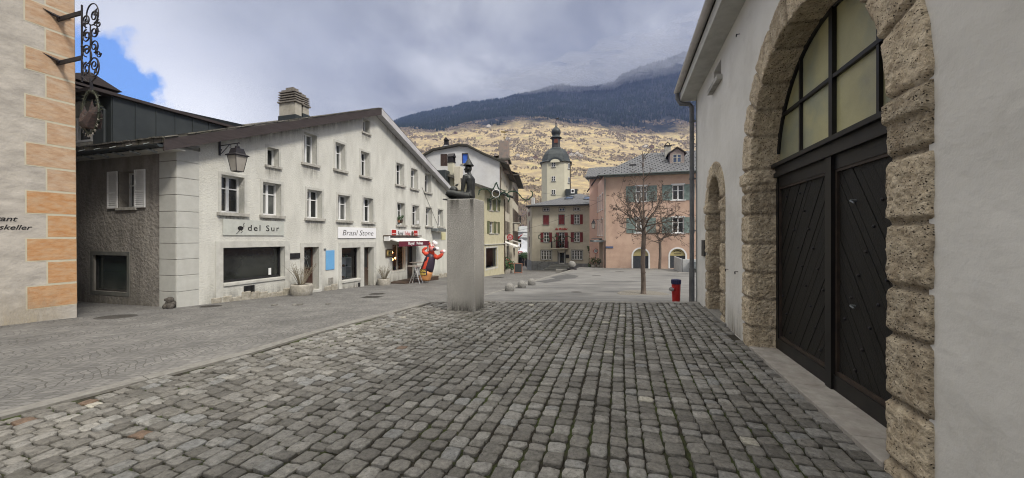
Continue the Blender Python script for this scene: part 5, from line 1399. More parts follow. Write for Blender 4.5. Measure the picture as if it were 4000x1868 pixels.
# ================================================================ ORANGE-QUOINED BUILDING at the left
FA = Frame(-11.84, 10.1, D.x, D.y, -.58)
ha = empty('quoined_building', FA.o, FA.ang, 'grey building with painted orange quoins at the left edge', 'building')
BAT = lambda z: -.016 * max(0, z)
M_['washA'] = mat('mottled_grey_plaster', (.38, .355, .32), (.48, .45, .41), scale=2.6, rough=.95, bump=.45, bscale=18, c3=(.25, .235, .22), scale3=2.2, f3=.6, stretch=(.8, 1, 1.7), b2=.4, b2scale=3, detail=9)
M_['orange'] = mat('painted_orange_ashlar', (.37, .235, .145), (.48, .345, .235), scale=7, rough=.95, bump=.5, bscale=22, c3=(.46, .38, .30), scale3=5, f3=.75, stretch=(.7, 1, 1.7), detail=12)
M_['orange2'] = mat('painted_strong_orange_ashlar', (.40, .20, .085), (.49, .30, .16), scale=7, rough=.95, bump=.5, bscale=22, c3=(.46, .36, .25), scale3=5, f3=.7, stretch=(.7, 1, 1.7), detail=12)
M_['oline'] = mat('pale_line_paint', (.46, .43, .33), (.50, .47, .38), scale=6, rough=.95)
b = MB(); ZT = 11.5
def wp(x, y, z): return (x + BAT(z) * 0, y - BAT(z) * -0 , z)
b.add([(-16, 0, -.8), (0, 0, -.8), (0 , .0, 0), (-16, 0, 0), (-16, .16, ZT), (0, .16, ZT), (0, 14, -.8), (0, 14, ZT), (-16, 14, -.8), (-16, 14, ZT)],
      [(0, 1, 2, 3), (3, 2, 5, 4), (1, 6, 7, 5, 2), (6, 8, 9, 7), (8, 0, 3, 4, 9), (4, 5, 7, 9)])
b.build('wall', M_['washA'], ha)
b = MB(); b.prism([(-16.6, ZT), (.6, ZT), (.6, ZT + .15), (-8, ZT + 4), (-16.6, ZT + .15)], -.5, 14.5); b.build('roof', M_['slate'], ha)
qb = {0: MB(), 1: MB()}; ln = MB()
zj = 1.59 + .58; hq = .604
fy = lambda z: .16 * z / ZT
for k in range(-3, 16):
    za, zb = zj + k * hq, zj + (k + 1) * hq
    if zb < .25: continue
    za = max(za, .32 if k == -3 else za)
    L_ = .62 if k % 2 == 0 else .90
    L_ = .90 if (k % 2) else .55
    g = .028
    for (mb2, ins, dep) in ((ln, 0, .004), (qb[0] if zj + k * hq > 3.2 else qb[1], g, .007)):
        xa = -L_ + ins; z0_, z1_ = za + ins, zb - ins; ya, yb = fy(z0_) - dep, fy(z1_) - dep
        mb2.quad((xa, ya, z0_), (-.001, ya, z0_), (-.001, yb, z1_), (xa, yb, z1_))
        mb2.quad((.0 + dep, ya, z0_), (dep, .9, z0_), (dep, .9, z1_), (dep, yb, z1_))
ln.build('quoin_outline', M_['oline'], ha); qb[0].build('quoin', M_['orange'], ha); qb[1].build('quoin', M_['orange2'], ha)
b = MB(); b.add([(-16, -.05, -.8), (.05, -.05, -.8), (.05, -.05, .08), (-16, -.05, .02), (-16, .01, .10), (.0, .01, .16)], [(0, 1, 2, 3), (3, 2, 5, 4)]); pass
xa, zl1 = FA.xz(66, 856); _, zl2 = FA.xz(66, 889)
xb_ = FA.xz(122, 880)[0]
text('wall_lettering', 'Restaurant', .18, M_['board_text'], ha, T((xa, -.006 + fy(zl1), zl1)), shear=.3, align='RIGHT', sx=1.12, bold=.0005)
text('wall_lettering', 'Schlosskeller', .17, M_['board_text'], ha, T((xb_, -.006 + fy(zl2), zl2)), shear=.3, align='RIGHT', sx=1.12, bold=.0005)
# wrought iron hanging sign: projects square to that wall
xw, zw1 = FA.xz(232, 75); _, zw2 = FA.xz(232, 246)
hs_ = empty('hanging_sign', FA.pt(xw, .05, zw2), FA.ang, 'wrought iron scroll sign with a leafy wreath hanging from the orange quoined corner', 'hanging sign')
k_ = 10.1 / 7.43
r0 = .744 * k_; r1 = 1.25 * k_; dz = zw1 - zw2
Mh = Matrix.Rotation(R(-90), 4, 'Z')      # local x' = outward (-y)
b = MB(Mh)
for z in (0, dz):
    b = MB(Mh); b.box(-.03, r0 - .02, -.02, .02, z - .05, z + .05)
    for s_ in (-1, 0, 1): b.tube([(.10, 0, z + .02), (-.03, s_ * .10, z + .05 + .05 * abs(s_)), (-.04, s_ * .26, z + .16 * abs(s_))], [.045, .035, .004], 6)
    b.build('wall_arm', M_['iron'], hs_)
zb_, zt_ = dz - 1.95, dz + .42
zb_ = FA.xz(300, 318, .9)[1] - FA.xz(232, 246)[1]; zt_ = FA.xz(300, 15, .9)[1] - FA.xz(232, 246)[1]
b = MB(Mh); b.box(r0 - .02, r0 + .012, -.015, .015, zb_, zt_); b.build('upright', M_['iron'], hs_)
b = MB(Mh); H = zt_ - zb_; Wd = r1 - r0
def S(cx, cz, r, turns, sg, a0, th=.014): b.tube([(p[0], 0, p[2]) for p in spiral((r0 + cx * Wd, zb_ + cz * H), r, turns, sg, 26, a0=a0)], th, 5)
for cz, sg in ((.16, 1), (.40, -1), (.58, 1), (.78, -1)):
    S(.27, cz, .17, 1.6, sg, math.pi / 2 * sg, .016); S(.72, cz + .03, .17, 1.6, -sg, math.pi / 2 * sg, .016)
for (cx, cz, rw, rh) in ((.72, .16, .20, .24), (.62, .84, .24, .27), (.28, .32, .2, .2), (.28, .52, .2, .22)):
    b.tube([(r0 + cx * Wd + rw * math.cos(t / 24 * 6.283), 0, zb_ + cz * H + rh * math.sin(t / 24 * 6.283)) for t in range(25)], .015, 5, cap=False)
b.tube([(r0 + .5 * Wd, 0, zb_ + .2 * H), (r0 + .5 * Wd, 0, zb_ + .72 * H)], .015, 5)
S(.98, .70, .1, 1.3, 1, 1.5); S(.98, .32, .1, 1.3, -1, 0)
for (cx, cz, s_) in ((.12, .74, .09), (.75, .86, .09), (.86, .62, .08), (.8, .1, .09), (.2, .1, .09), (.85, .36, .08), (.0, .46, .09)):
    for q in range(3): a = q * 2.1 + cx * 7; b.tube([(r0 + cx * Wd, 0, zb_ + cz * H), (r0 + cx * Wd + math.cos(a) * s_ * 1.4, .02, zb_ + cz * H + math.sin(a) * s_ * 1.4)], [.03, .003], 5)
b.tube([(r0 + .5 * Wd, 0, zb_ + .04), (r0 + .55 * Wd, 0, zb_ - .06), (r0 + .55 * Wd, 0, zb_ - .26)], .03, 6); b.tube([(r0, 0, zb_ + .15), (r0 + .25 * Wd, 0, zb_), (r0 + .55 * Wd, 0, zb_ - .05), (r0 + .85 * Wd, 0, zb_ + .06)], .016, 5)
b.build('scrollwork', M_['iron'], hs_)
WM = Mh @ T((r0 + .52 * Wd, 0, zb_ - .24 - .56)); rnd = random.Random(6); b = MB(WM)
for i in range(230):
    t = i / 230 * 6.283 * .93 + 1.75; rx, rz = .34, .54; c = Vector((rx * math.cos(t), 0, rz * math.sin(t)))
    d = Vector((rnd.gauss(0, 1), rnd.gauss(0, .5), rnd.gauss(0, 1))).normalized() * .085; u = d.cross(Vector((0, 1, 0))).normalized() * .03
    b.add([tuple(c - u), tuple(c + d), tuple(c + u), tuple(c + Vector((0, .02, 0)))], [(0, 1, 2, 3)])
b.tube([(.33 * math.cos(t / 28 * 6.283), 0, .53 * math.sin(t / 28 * 6.283)) for t in range(29)], .025, 5, cap=False)
wm = mat('patinated_leaf_iron', (.03, .04, .03), (.07, .07, .05), scale=20, rough=.6, metal=.2)
wo = b.build('wreath', wm, hs_)
b = MB(WM); b.tube([(-.3, 0, -.02), (-.15, 0, -.28), (.05, 0, -.3), (.2, 0, -.05), (.3, 0, .1)], [.06, .16, .19, .13, .03], 8)
for q in (-.24, .05, .24): b.tube([(q, 0, -.05), (q * 1.1, 0, .18 + (.12 if q == .05 else 0))], [.07, .005], 6); b.tube([(q - .06, 0, -.05), (q - .1, 0, .12)], [.03, .004], 5)
b.build('emblem', mat('rusty_emblem', (.02, .017, .018), (.06, .035, .03), scale=14, rough=.7), wo)
wt = 'RESTAURANT'
for i, chh in enumerate(wt):
    a = R(-90 + (i - 4.5) * 15); text('lettering', chh, .10, mat('pale_letter', (.3, .27, .24)) if i == 0 else bpy.data.materials['pale_letter'], wo, WM @ T((.40 * math.cos(a), -.03, .62 * math.sin(a))) @ Matrix.Rotation(-(a + R(90)), 4, 'Y'))
# manholes in the street
def manhole(px, py, r, lab, sq=False, m=None):
    Y = 10
    for _ in range(30): Y = (EYE - z_street(Y)) * FPX / (py - 928)
    X = (px - 2000) / FPX * Y
    b = MB(T((X, Y, z_street(Y))) @ Matrix.Rotation(-math.atan(.052), 4, 'X'))
    if sq:
        b.box(-r, r, -r, r, -.01, .008)
    else: b.lathe([(r, -.01), (r, .008), (r * .92, .012)], n=24)
    for k in range(-3, 4): q = math.sqrt(max(.01, 1 - (k / 4) ** 2)) if not sq else 1; b.box(-r * q * .8, r * q * .8, k * r * .22 - .012, k * r * .22 + .012, .011, .018)
    o = b.build('manhole_cover', m or mat('cast_iron_lid', (.04, .038, .036), (.08, .075, .07), scale=15, rough=.8)); tag(o, lab, 'manhole cover', 'manhole covers in the paving')
manhole(454, 1238, .42, 'large round manhole cover in front of the orange quoined corner'); cim = bpy.data.materials['cast_iron_lid']
manhole(823, 1197, .30, 'round manhole cover by the foot of the pale quoins', m=cim); manhole(1473, 1149, .36, 'round manhole cover on the street before the stone shop', m=cim)
manhole(1452, 1161, .36, 'square gully grating just before the round cover near the stone shop', True, cim); manhole(1945, 1085, .5, 'manhole cover in the street beneath the yellow house shop window', m=cim)
def blob(name, fn, m, parent=None, M=None, voxel=.02, smooth_it=6, mats=None):
    """tubes and ellipsoids fused into one continuous skin"""
    b = MB(M); fn(b)
    me = bpy.data.meshes.new(name); me.from_pydata(b.v, [], b.f); o = bpy.data.objects.new(name, me); COL.objects.link(o)
    bm = bmesh.new(); bm.from_mesh(me); bmesh.ops.recalc_face_normals(bm, faces=bm.faces); bm.to_mesh(me); bm.free()
    md = o.modifiers.new('r', 'REMESH'); md.mode = 'VOXEL'; md.voxel_size = voxel
    if smooth_it: sm = o.modifiers.new('s', 'SMOOTH'); sm.iterations = smooth_it; sm.factor = .5
    dg = bpy.context.evaluated_depsgraph_get(); dg.update()
    me2 = bpy.data.meshes.new_from_object(o.evaluated_get(dg)); o.modifiers.clear(); o.data = me2; me2.name = name
    me2.materials.clear(); me2.materials.append(m); me2.polygons.foreach_set('use_smooth', [True] * len(me2.polygons))
    if parent: o.parent = parent
    return o
# ================================================================ PLINTH AND BRONZE FIGURE
pa = R(-16); PO = Vector((-.806, 8.03, z_terr(-.8) - .01))
un = Vector((math.cos(pa), math.sin(pa), 0)); ud = Vector((-un.y, un.x, 0))
PH = 2.455
b = MB(); b.bbox(-.66, 0, 0, .60, -.1, PH, .014)
plo = o = b.build('plinth', M_['concrete']); o.location = PO; o.rotation_euler = (0, 0, pa); tag(o, 'tall square speckled grey stone plinth on the edge of the cobbles', 'plinth')
stt = empty('seated_statue', PO + un * -.25 + ud * .28 + Vector((0, 0, PH)), pa, 'dark bronze seated figure in a pointed hat on top of the stone plinth', 'statue')
q_ = lambda cx, cy: ((cx - 850) * .00120, (970 - cy) * .001165)
def P3(cx, cy, y): x, z = q_(cx, cy); return (x, y, z)
def fig(b):
    b.tube([P3(885, 955, 0), P3(885, 900, 0), P3(890, 790, 0), P3(893, 680, 0), P3(885, 570, 0), P3(862, 495, 0)], [.078, .092, .074, .078, .084, .055], 14)
    for y, r in ((-.06, .066), (.06, .066)): b.tube([P3(885, 920, y), P3(890, 790, y * .9), P3(890, 680, y * 1.15), P3(880, 560, y * 1.5), P3(866, 505, y * 1.4)], [.082, .066, .072, .070, .046], 12)
    b.tube([P3(866, 500, 0), P3(850, 450, 0), P3(843, 400, 0)], [.055, .042, .045], 12)          # neck
    b.sphere(P3(838, 362, 0), .083, 18, 12, sc=(1.0, .86, 1.05)); b.sphere(P3(800, 395, 0), .055, 12, 8, sc=(.8, .85, 1)); b.sphere(P3(788, 418, 0), .032, 10, 7)
    b.tube([P3(762, 350, 0), P3(748, 384, 0), P3(760, 388, 0)], [.008, .015, .01], 6)             # nose
    for y in (-.077, .077): b.sphere(P3(850, 372, y), .018, 8, 6, sc=(1, .5, 1.4))
    # near arm
    b.tube([P3(862, 512, -.09), P3(815, 530, -.135), P3(795, 640, -.15), P3(778, 760, -.155), P3(770, 850, -.15)], [.05, .052, .05, .045, .042], 12)
    b.tube([P3(770, 850, -.15), P3(710, 850, -.15), P3(655, 825, -.13)], [.042, .036, .026], 10)
    b.tube([P3(862, 512, .09), P3(820, 530, .135), P3(800, 640, .15), P3(775, 760, .16), P3(740, 830, .15), P3(640, 830, .12)], [.05, .05, .046, .042, .04, .028], 10)
    # legs
    b.tube([P3(890, 910, -.10), P3(760, 895, -.17), P3(600, 850, -.20), P3(475, 835, -.19)], [.085, .075, .068, .056], 14)
    b.tube([P3(470, 838, -.19), P3(510, 900, -.13), P3(620, 930, -.02), P3(700, 940, .06)], [.055, .045, .04, .03], 12)
    b.tube([P3(890, 910, .10), P3(760, 900, .17), P3(620, 870, .22), P3(520, 860, .20)], [.085, .075, .066, .055], 12)
    b.tube([P3(520, 862, .20), P3(560, 920, .12), P3(640, 940, -.02), P3(680, 945, -.08)], [.055, .045, .04, .03], 12)
blob('body', fig, M_['bronze'], stt, voxel=.011, smooth_it=5)
b = MB(); x, z = q_(850, 307); b.lathe([(.003, z + .01), (.118, z - .006), (.122, z), (.085, z + .05), (.052, z + .105), (.028, z + .15), (.014, z + .175), (.008, z + .22), (.003, z + .275)], c=(x - .008, 0, 0), n=28); b.build('hat', M_['bronze'], stt, smooth=True)
b = MB(); b.sphere(P3(548, 775, -.03), .098, 20, 14); b.build('globe', M_['bronze'], stt, smooth=True)
def brd(b): b.sphere(P3(592, 668, .02), .024, 8, 6, sc=(1.5, .8, 1)); b.sphere(P3(618, 652, .02), .014, 8, 6); b.tube([P3(570, 672, .02), P3(548, 684, .02)], [.012, .004], 5); b.tube([P3(592, 690, .02), P3(592, 706, .02)], .008, 5)
blob('small_bird', brd, M_['bronze'], stt, voxel=.006, smooth_it=2)
b = MB(); b.bbox(P3(395, 0, 0)[0], P3(960, 0, 0)[0], -.22, .24, 0, .022, .006); b.build('base_slab', M_['bronze'], stt)

# ================================================================ INFLATABLE CHEF FIGURE
bp_ = None
Y = 23.4; X = (1655 - 2000) / FPX * Y + .05
inf = empty('inflatable_figure', (X, Y, z_street(Y)), -.1, 'leaning orange inflatable animal chef waving beside the snack shop', 'inflatable')
k = .00337
A3 = lambda cx, cy, y=0: ((cx - 770) * k, y, (1085 - cy) * k)
io = mat('orange_inflatable', (.55, .05, .025), (.60, .075, .035), scale=2, rough=.4)
it = mat('tan_inflatable', (.52, .24, .09), rough=.45); inv = mat('dark_vest_inflatable', (.035, .022, .04), rough=.45)
iw = mat('white_inflatable', (.75, .72, .74), rough=.4); ip = mat('pink_inflatable', (.55, .22, .22), rough=.4)
def lean(b, pts, rad, n=20): b.tube([A3(*p) for p in pts], rad, n)
b = MB(); lean(b, [(775, 1030), (778, 1000), (800, 900), (815, 845)], [.33, .36, .395, .395]); b.build('skirt', it, inf, smooth=True)
b = MB(); lean(b, [(815, 850), (838, 780), (866, 680), (895, 590), (915, 545), (925, 530)], [.392, .385, .35, .29, .2, .1]); b.build('vest', inv, inf, smooth=True)
b = MB()
vs = []; n = 10
path = [((812, 860), .398), ((838, 780), .392), ((866, 680), .357), ((892, 595), .30)]
for (p, r) in path:
    for i in range(n + 1):
        a = R(175 + 95 * i / n); c = A3(*p); vs.append((c[0] + math.cos(a) * r, math.sin(a) * r, c[2]))
b.add(vs, [(j * (n + 1) + i, j * (n + 1) + i + 1, (j + 1) * (n + 1) + i + 1, (j + 1) * (n + 1) + i) for j in range(3) for i in range(n)]); b.build('apron', io, inf, smooth=True)
b = MB(); lean(b, [(920, 560), (905, 500), (905, 430), (900, 370)], [.17, .17, .19, .15]); b.sphere(A3(868, 345), .06, 8, 6); b.build('head', io, inf, smooth=True)
b = MB(); b.sphere(A3(925, 445, -.14), .16, 16, 10, sc=(1, .9, 1.05)); b.build('muzzle', ip, inf, smooth=True)
b = MB(); b.sphere(A3(985, 452, -.24), .105, 14, 10); b.build('nose', inv, inf, smooth=True)
b = MB(); b.sphere(A3(918, 385, -.17), .05, 10, 7); b.build('eye', iw, inf, smooth=True)
b = MB(); b.sphere(A3(950, 380, -.17), .05, 10, 7); b.build('eye', iw, inf, smooth=True)
b = MB(); b.sphere(A3(975, 350, .06), .17, 14, 9, sc=(.9, .9, .8)); b.sphere(A3(945, 325, .06), .12, 12, 8); b.sphere(A3(1010, 445, 0), .15, 12, 8, sc=(1, .8, .85)); b.build('chef_hat', iw, inf, smooth=True)
for pts, rad in (([(860, 530), (790, 545), (745, 500), (745, 470), (790, 435), (818, 425)], [.15, .13, .10, .09, .09, .06]), ([(960, 580), (1020, 610), (1075, 580), (1105, 545), (1115, 520)], [.17, .14, .12, .10, .08])):
    b = MB(); lean(b, pts, rad, 12); b.build('arm', io, inf, smooth=True)
b = MB(); b.sphere(A3(1115, 500), .13, 12, 8, sc=(1.4, .9, .9)); b.build('hand', ip, inf, smooth=True)
b = MB(); b.sphere(A3(1140, 495, .02), .12, 12, 8); b.build('plate', iw, inf, smooth=True)
b = MB()
c = A3(792, 868); 
n = 10; vs = []
for zz in (c[2] - .20, c[2] + .18):
    for i in range(n + 1): a = R(222 + 76 * i / n); cc = A3(800, 900); vs.append((cc[0] + math.cos(a) * .412, math.sin(a) * .412, zz))
b.add(vs, [(i, i + 1, n + 1 + i + 1, n + 1 + i) for i in range(n)]); lb_ = b.build('name_label', inv, inf)
ly = mat('yellow_letters', (.75, .55, .12), rough=.5)
for wtxt, dz in (('ROYAL', .08), ('KEBAB', -.11)):
    for i, chh in enumerate(wtxt):
        a = R(236 + i * 11.5); cc = A3(800, 900)
        text('lettering', chh, .19, ly, lb_, T((cc[0] + math.cos(a) * .42, math.sin(a) * .42, c[2] + dz - .01)) @ Matrix.Rotation(a + R(90), 4, 'Z'), sx=.72, bold=.004, shear=.15)
for cx in (742, 782, 850):
    b = MB(); b.tube([A3(cx, 1035), A3(cx + 3, 1085)], .02, 6); b.build('leg', M_['steel'], inf)

# ================================================================ YELLOW HOUSE
FY = Frame(-11.69 + .303 * 31, 31, D.x, D.y, -1.7)
hy = empty('yellow_house', FY.o, FY.ang, 'yellow green rendered house with olive shutters behind the plinth', 'house')
sc2 = lambda cx, cy: (1850 + cx / 2.674, 700 + cy / 2.674)
ws = [(1911.7, 1928, 873 - 8, 911), (1934.5, 1945, 875 - 8, 912), (1911, 1926, 778, 820), (1936, 1946, 780, 822)]
rects = [FY.rect(*w) for w in ws]
shop = FY.rect(1897.9, 1942, 970, 1052)
b = MB(); hl = [dict(x0=r[0], x1=r[1], z0=r[2], z1=r[3], arch=False, reveal=.22) for r in rects] + [hole(*shop)]
EZ = 5.72 + 1.7; LY = 5.4
wall_sheet(b, 0, LY, -2, EZ, hl); b.add([(0, 0, -2), (0, 8, -2), (0, 8, EZ + 2.9), (0, 0, EZ)], [(0, 1, 2, 3)]); b.add([(LY, 0, -2), (LY, 8, -2), (LY, 8, EZ + 2.9), (LY, 0, EZ)], [(0, 1, 2, 3)]); b.quad((0, 8, -2), (LY, 8, -2), (LY, 8, EZ + 2.9), (0, 8, EZ + 2.9))
b.build('wall', M_['yellowwall'], hy)
for r in rects: add_window(hy, I4, *r, .22, shutters=(r[1] - r[0]) * .52, shut_m=M_['shut_green'], sill=M_['sill'], sill_o=.06, cols=2, fw=.04)
add_window(hy, I4, *shop, .2, fr=M_['zinc'], gl=M_['clear'], cols=1, bars=(), fw=.06, sur=M_['surround'], sur_w=.12, name='shop_window')
b = MB(); b.box(-.0, LY, 1.3, 1.35, 0, 3.2); b.box(shop[0] + .6, shop[0] + 1.3, .5, 1.0, shop[2] + .1, shop[2] + .9); b.box(shop[0] + .1, shop[1] - .1, .24, 1.3, shop[2] - .08, shop[2]); b.build('shop_interior', mat('dim_shop_interior', (.16, .16, .13), (.30, .29, .2), scale=1.5, rough=.8), hy)
b = MB(); b.box(-.05, LY + .02, -.1, 0, shop[3] + .28, shop[3] + .34); b.build('string_course', M_['surround'], hy)
b = MB(); roof_slab(b, (-.4, -.75, EZ - .1), (LY + .4, -.75, EZ - .1), (LY + .4, 8, EZ + 3.05), (-.4, 8, EZ + 3.05), .22); b.build('roof', M_['slate'], hy)
b = MB(); gutter(b, -.45, LY + .45, -.82, EZ - .12, .09); b.build('gutter', M_['zinc'], hy)
b = MB(); b.tube([(LY - .12, -.07, EZ - .4), (LY - .12, -.07, 0)], .05, 7); b.build('downpipe', M_['brown_wood'], hy)
def put_chim(root, F, px, ytop, ybot, w, dY, cap, m, lab=None):
    x, z0 = F.xz(px, ybot, -dY); _, z1 = F.xz(px, ytop, -dY)
    b = MB(); b.bbox(x - w / 2, x + w / 2, dY, dY + w, z0 - .6, z1, .02); o = b.build('chimney', m, root)
    if cap:
        s = MB(); s.box(x - w * .6, x + w * .6, dY - w * .1, dY + w * 1.1, z1, z1 + .06)
        for xx in (x - w * .5, x + w * .4): s.box(xx, xx + w * .1, dY, dY + w, z1 + .06, z1 + .5)
        s.box(x - w * .3, x + w * .3, dY + .1, dY + w - .1, z1 + .06, z1 + .45)
        s.prism([(x - w * .65, z1 + .5), (x + w * .65, z1 + .5), (x, z1 + .82)], dY - w * .1, dY + w * 1.1); s.build('chimney_cap', M_['iron'], o)
    return o
FYg = Frame(-5.6, 31.9, N.x, N.y, -1.7); MYg = FY.W.inverted() @ FYg.W
put_chim(hy, FY, 1774, 636, 700, .5, 2.9, True, M_['towerwall']); put_chim(hy, FY, 1803, 652, 715, .55, 2.0, False, M_['creamwall'])
x, z = FY.xz(1755, 700, -3.3); b = MB(); b.bbox(x - .9, x + 1.1, 3.2, 4.6, z - .5, z + .65, .03); b.build('roof_box', M_['zinc_dark'], hy)

# ================================================================ WHITE GABLE HOUSE
D2 = Vector((.076, .997, 0)).normalized(); N2 = Vector((D2.y, -D2.x, 0))
FD = Frame(-1.21 - 7.9 * N2.x, 36.6 - 7.9 * N2.y, N2.x, N2.y, -2.0)
hd = empty('white_gable_house', FD.o, FD.ang, 'tall white house with curved gable and dark brown shutters behind the statue', 'house')
prof = [FD.xz(*p) for p in ((1650, 622), (1657, 612), (1693, 591), (1793, 572), (1826, 574), (1889, 606), (1952, 632))]
prof[-1] = (7.9, prof[-1][1])
def top_d(x): return lerp_tab(x, prof)
w1 = FD.rect(1721, 1748, 603, 648); w2 = FD.rect(1804, 1828, 599, 640)
b = MB(); wall_sheet(b, 0, 7.9, -2.5, top_d, [hole(*w1), hole(*w2)], brk=[p[0] for p in prof], reveal=.2); b.quad((0, 0, -2), (0, 12, -2), (0, 12, top_d(0)), (0, 0, top_d(0)));
b.quad((0, 12, -2), (7.9, 12, -2), (7.9, 12, prof[-1][1]), (0, 12, prof[-1][1])); b.build('gable_wall', M_['whitewall'], hd)
add_window(hd, I4, *w1, .1, shutters=.1, shut_m=M_['shut_brown'], closed=True)
add_window(hd, I4, *w2, .15, fr=M_['shut_brown'], gl=mat('bright_blue_curtain', (.03, .10, .5), (.05, .16, .65), scale=3, rough=.4), cols=1, bars=(), sill=M_['sill'])
b = MB()
pp = [(p[0] + (-.4 if i == 0 else (.75 if i == len(prof) - 1 else 0)), p[1] - (.35 if i == len(prof) - 1 else 0)) for i, p in enumerate(prof)]
b.prism([(x, z + .02) for x, z in pp] + [(x, z + .2) for x, z in reversed(pp)], -.35, 12.4); b.build('roof', M_['slate'], hd)
FDs = Frame(-1.21, 36.6, D2.x, D2.y, -2.0); MD = FD.W.inverted() @ FDs.W
ez = prof[-1][1]; hl = []
for zc, hh in ((8.95, .8), (6.6, 1.7), (3.9, 1.6)):
    for i in range(4): hl.append((1.3 + i * 2.7, 2.25 + i * 2.7, zc, zc + hh))
hl = [h for h in hl if h[3] < ez - .1]
b = MB(MD); wall_sheet(b, 0, 11.6, -2.5, ez, [hole(*h) for h in hl] + [hole(1.5, 3.6, .3, 2.6), hole(4.6, 6.4, .1, 2.6), hole(7.4, 9.6, .1, 2.6)], reveal=.2); b.build('street_wall', M_['creamwall'], hd)
for h in hl: add_window(hd, MD, *h, .2, shutters=.45 if h[3] - h[2] > 1 else None, shut_m=M_['shut_brown'], fw=.04)
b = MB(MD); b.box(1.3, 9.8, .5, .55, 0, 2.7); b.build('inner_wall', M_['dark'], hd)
b = MB(MD); gutter(b, -.4, 12, -.8, ez - .3, .09); b.tube([(.05, -.05, ez - .5), (.05, -.05, 0)], .05, 7); b.build('gutter', M_['brown_wood'], hd)
put_chim(hd, FD, 1742, 565, 580, .42, 3.0, True, M_['whitewall'])
x, z = FD.xz(1793, 572, -1); b = MB(); b.tube([(x, 1, z - .1), (x, 1, z + .7)], .04, 6); b.build('vent_pipe', M_['iron'], hd)
# roof turret with vane
x, z0 = FD.xz(1948, 612, -3); x1, z1 = FD.xz(1984, 551, -3)
b = MB(); b.bbox(x, x1, 3, 5.2, z0 - 1.5, z1, .02); tu = b.build('roof_turret', mat('rusty_shingle_cladding', (.17, .15, .14), (.28, .25, .23), scale=2, rough=.8, c3=(.24, .12, .08), scale3=2, f3=.7), hd)
b = MB(); b.box(x - 1.6, x1 + .2, 2.9, 5.6, z0 - .35, z0 - .15); b.add([(x - 1.6, 2.9, z0 - .15), (x, 2.9, z0 + .1), (x, 5.4, z0 + .1), (x - 1.6, 5.4, z0 - .15)], [(0, 1, 2, 3)]); b.build('turret_roof', M_['slate'], tu)
xm = (x + x1) / 2; b = MB(); b.tube([(xm, 4, z1), (xm, 4, z1 + 1.35)], .03, 6); b.sphere((xm, 4, z1 + .62), .09, 8, 6); b.prism([(xm - .35, z1 + 1.2), (xm + .1, z1 + 1.15), (xm + .5, z1 + 1.32), (xm + .1, z1 + 1.3), (xm - .35, z1 + 1.35)], 3.99, 4.01); b.build('weather_vane', mat('gilded_vane', (.16, .12, .04), rough=.5), tu)

# ================================================================ CREAM HOUSE further down the street
p0 = Vector((-1.21, 36.6, 0)) + D2 * 12.0 + N2 * .35
FE = Frame(p0.x, p0.y, D2.x, D2.y, -2.9)
he = empty('cream_house', FE.o, FE.ang, 'narrow cream house with iron balconies beyond the white gable house', 'house')
EZ2 = 12.6; hl = [(1.0 + i * 2.4, 2.0 + i * 2.4, z, z + 1.8) for i in range(5) for z in (3.6, 6.6, 9.6)]
b = MB(); wall_sheet(b, 0, 13, -3, EZ2, [hole(*h) for h in hl]); b.quad((0, 0, -3), (0, 9, -3), (0, 9, EZ2), (0, 0, EZ2)); b.quad((13, 0, -3), (13, 9, -3), (13, 9, EZ2), (13, 0, EZ2)); b.build('wall', M_['creamwall'], he)
for h in hl: add_window(he, I4, *h, .2, shutters=.5, shut_m=M_['shut_brown'], fw=.05)
b = MB(); b.prism([(-.3, EZ2), (13.3, EZ2), (13.3, EZ2 + .15), (-.3, EZ2 + .15)], -.9, 9); b.add([(-.3, -.9, EZ2 + .15), (13.3, -.9, EZ2 + .15), (13.3, 4, EZ2 + 2.2), (-.3, 4, EZ2 + 2.2)], [(0, 1, 2, 3)]); b.build('roof', M_['slate'], he)
for i, z in enumerate((6.5, 9.5 - 6.3, 3.2 + 3.3)):
    if i == 2: continue
    b = MB(); b.box(.4 + i, 3.4 + i, -.95, 0, z - .12, z); s = b.build('balcony', M_['sill'], he)
    b = MB()
    for k in range(22): a = .42 + i + k * .14; b.box(a, a + .02, -.94, -.92, z, z + .95)
    for k in range(6): a = -.92 + k * .15; b.box(.41 + i, .43 + i, a, a + .02, z, z + .95)
    b.box(.4 + i, 3.4 + i, -.95, -.91, z + .95, z + .98); b.box(.4 + i, .44 + i, -.95, 0, z + .95, z + .98); b.build('railing', M_['iron'], s)
# street things along these houses
def gy(px, py):
    Y = 40
    for _ in range(60): Y = (EYE - z_street(Y)) * FPX / (py - 928)
    return Vector(((px - 2000) / FPX * Y, Y, z_street(Y)))
e = empty('shop_awning', FDs.pt(2.2, 0, 2.9), FDs.ang, 'pale low awning over the flower shop entrance in the narrow street', 'awning')
b = MB(); b.add([(-.6, -.02, .3), (3.4, -.02, .3), (3.4, -1.6, -.25), (-.6, -1.6, -.25), (-.6, -.02, .26), (3.4, -.02, .26), (3.4, -1.6, -.29), (-.6, -1.6, -.29)], [(0, 1, 2, 3), (7, 6, 5, 4), (0, 4, 5, 1), (2, 6, 7, 3), (1, 5, 6, 2), (0, 3, 7, 4)]); b.build('canvas', M_['cloth'], e)
b = MB(); b.tube([(-.6, -.02, .0), (-.6, -1.6, -.27)], .02, 5); b.tube([(3.4, -.02, .0), (3.4, -1.6, -.27)], .02, 5); b.build('arm', M_['steel'], e)
e = empty('shop_awning', FDs.pt(8.0, 0, 3.1), FDs.ang, 'farther striped grey awning beyond the flower shop', 'awning')
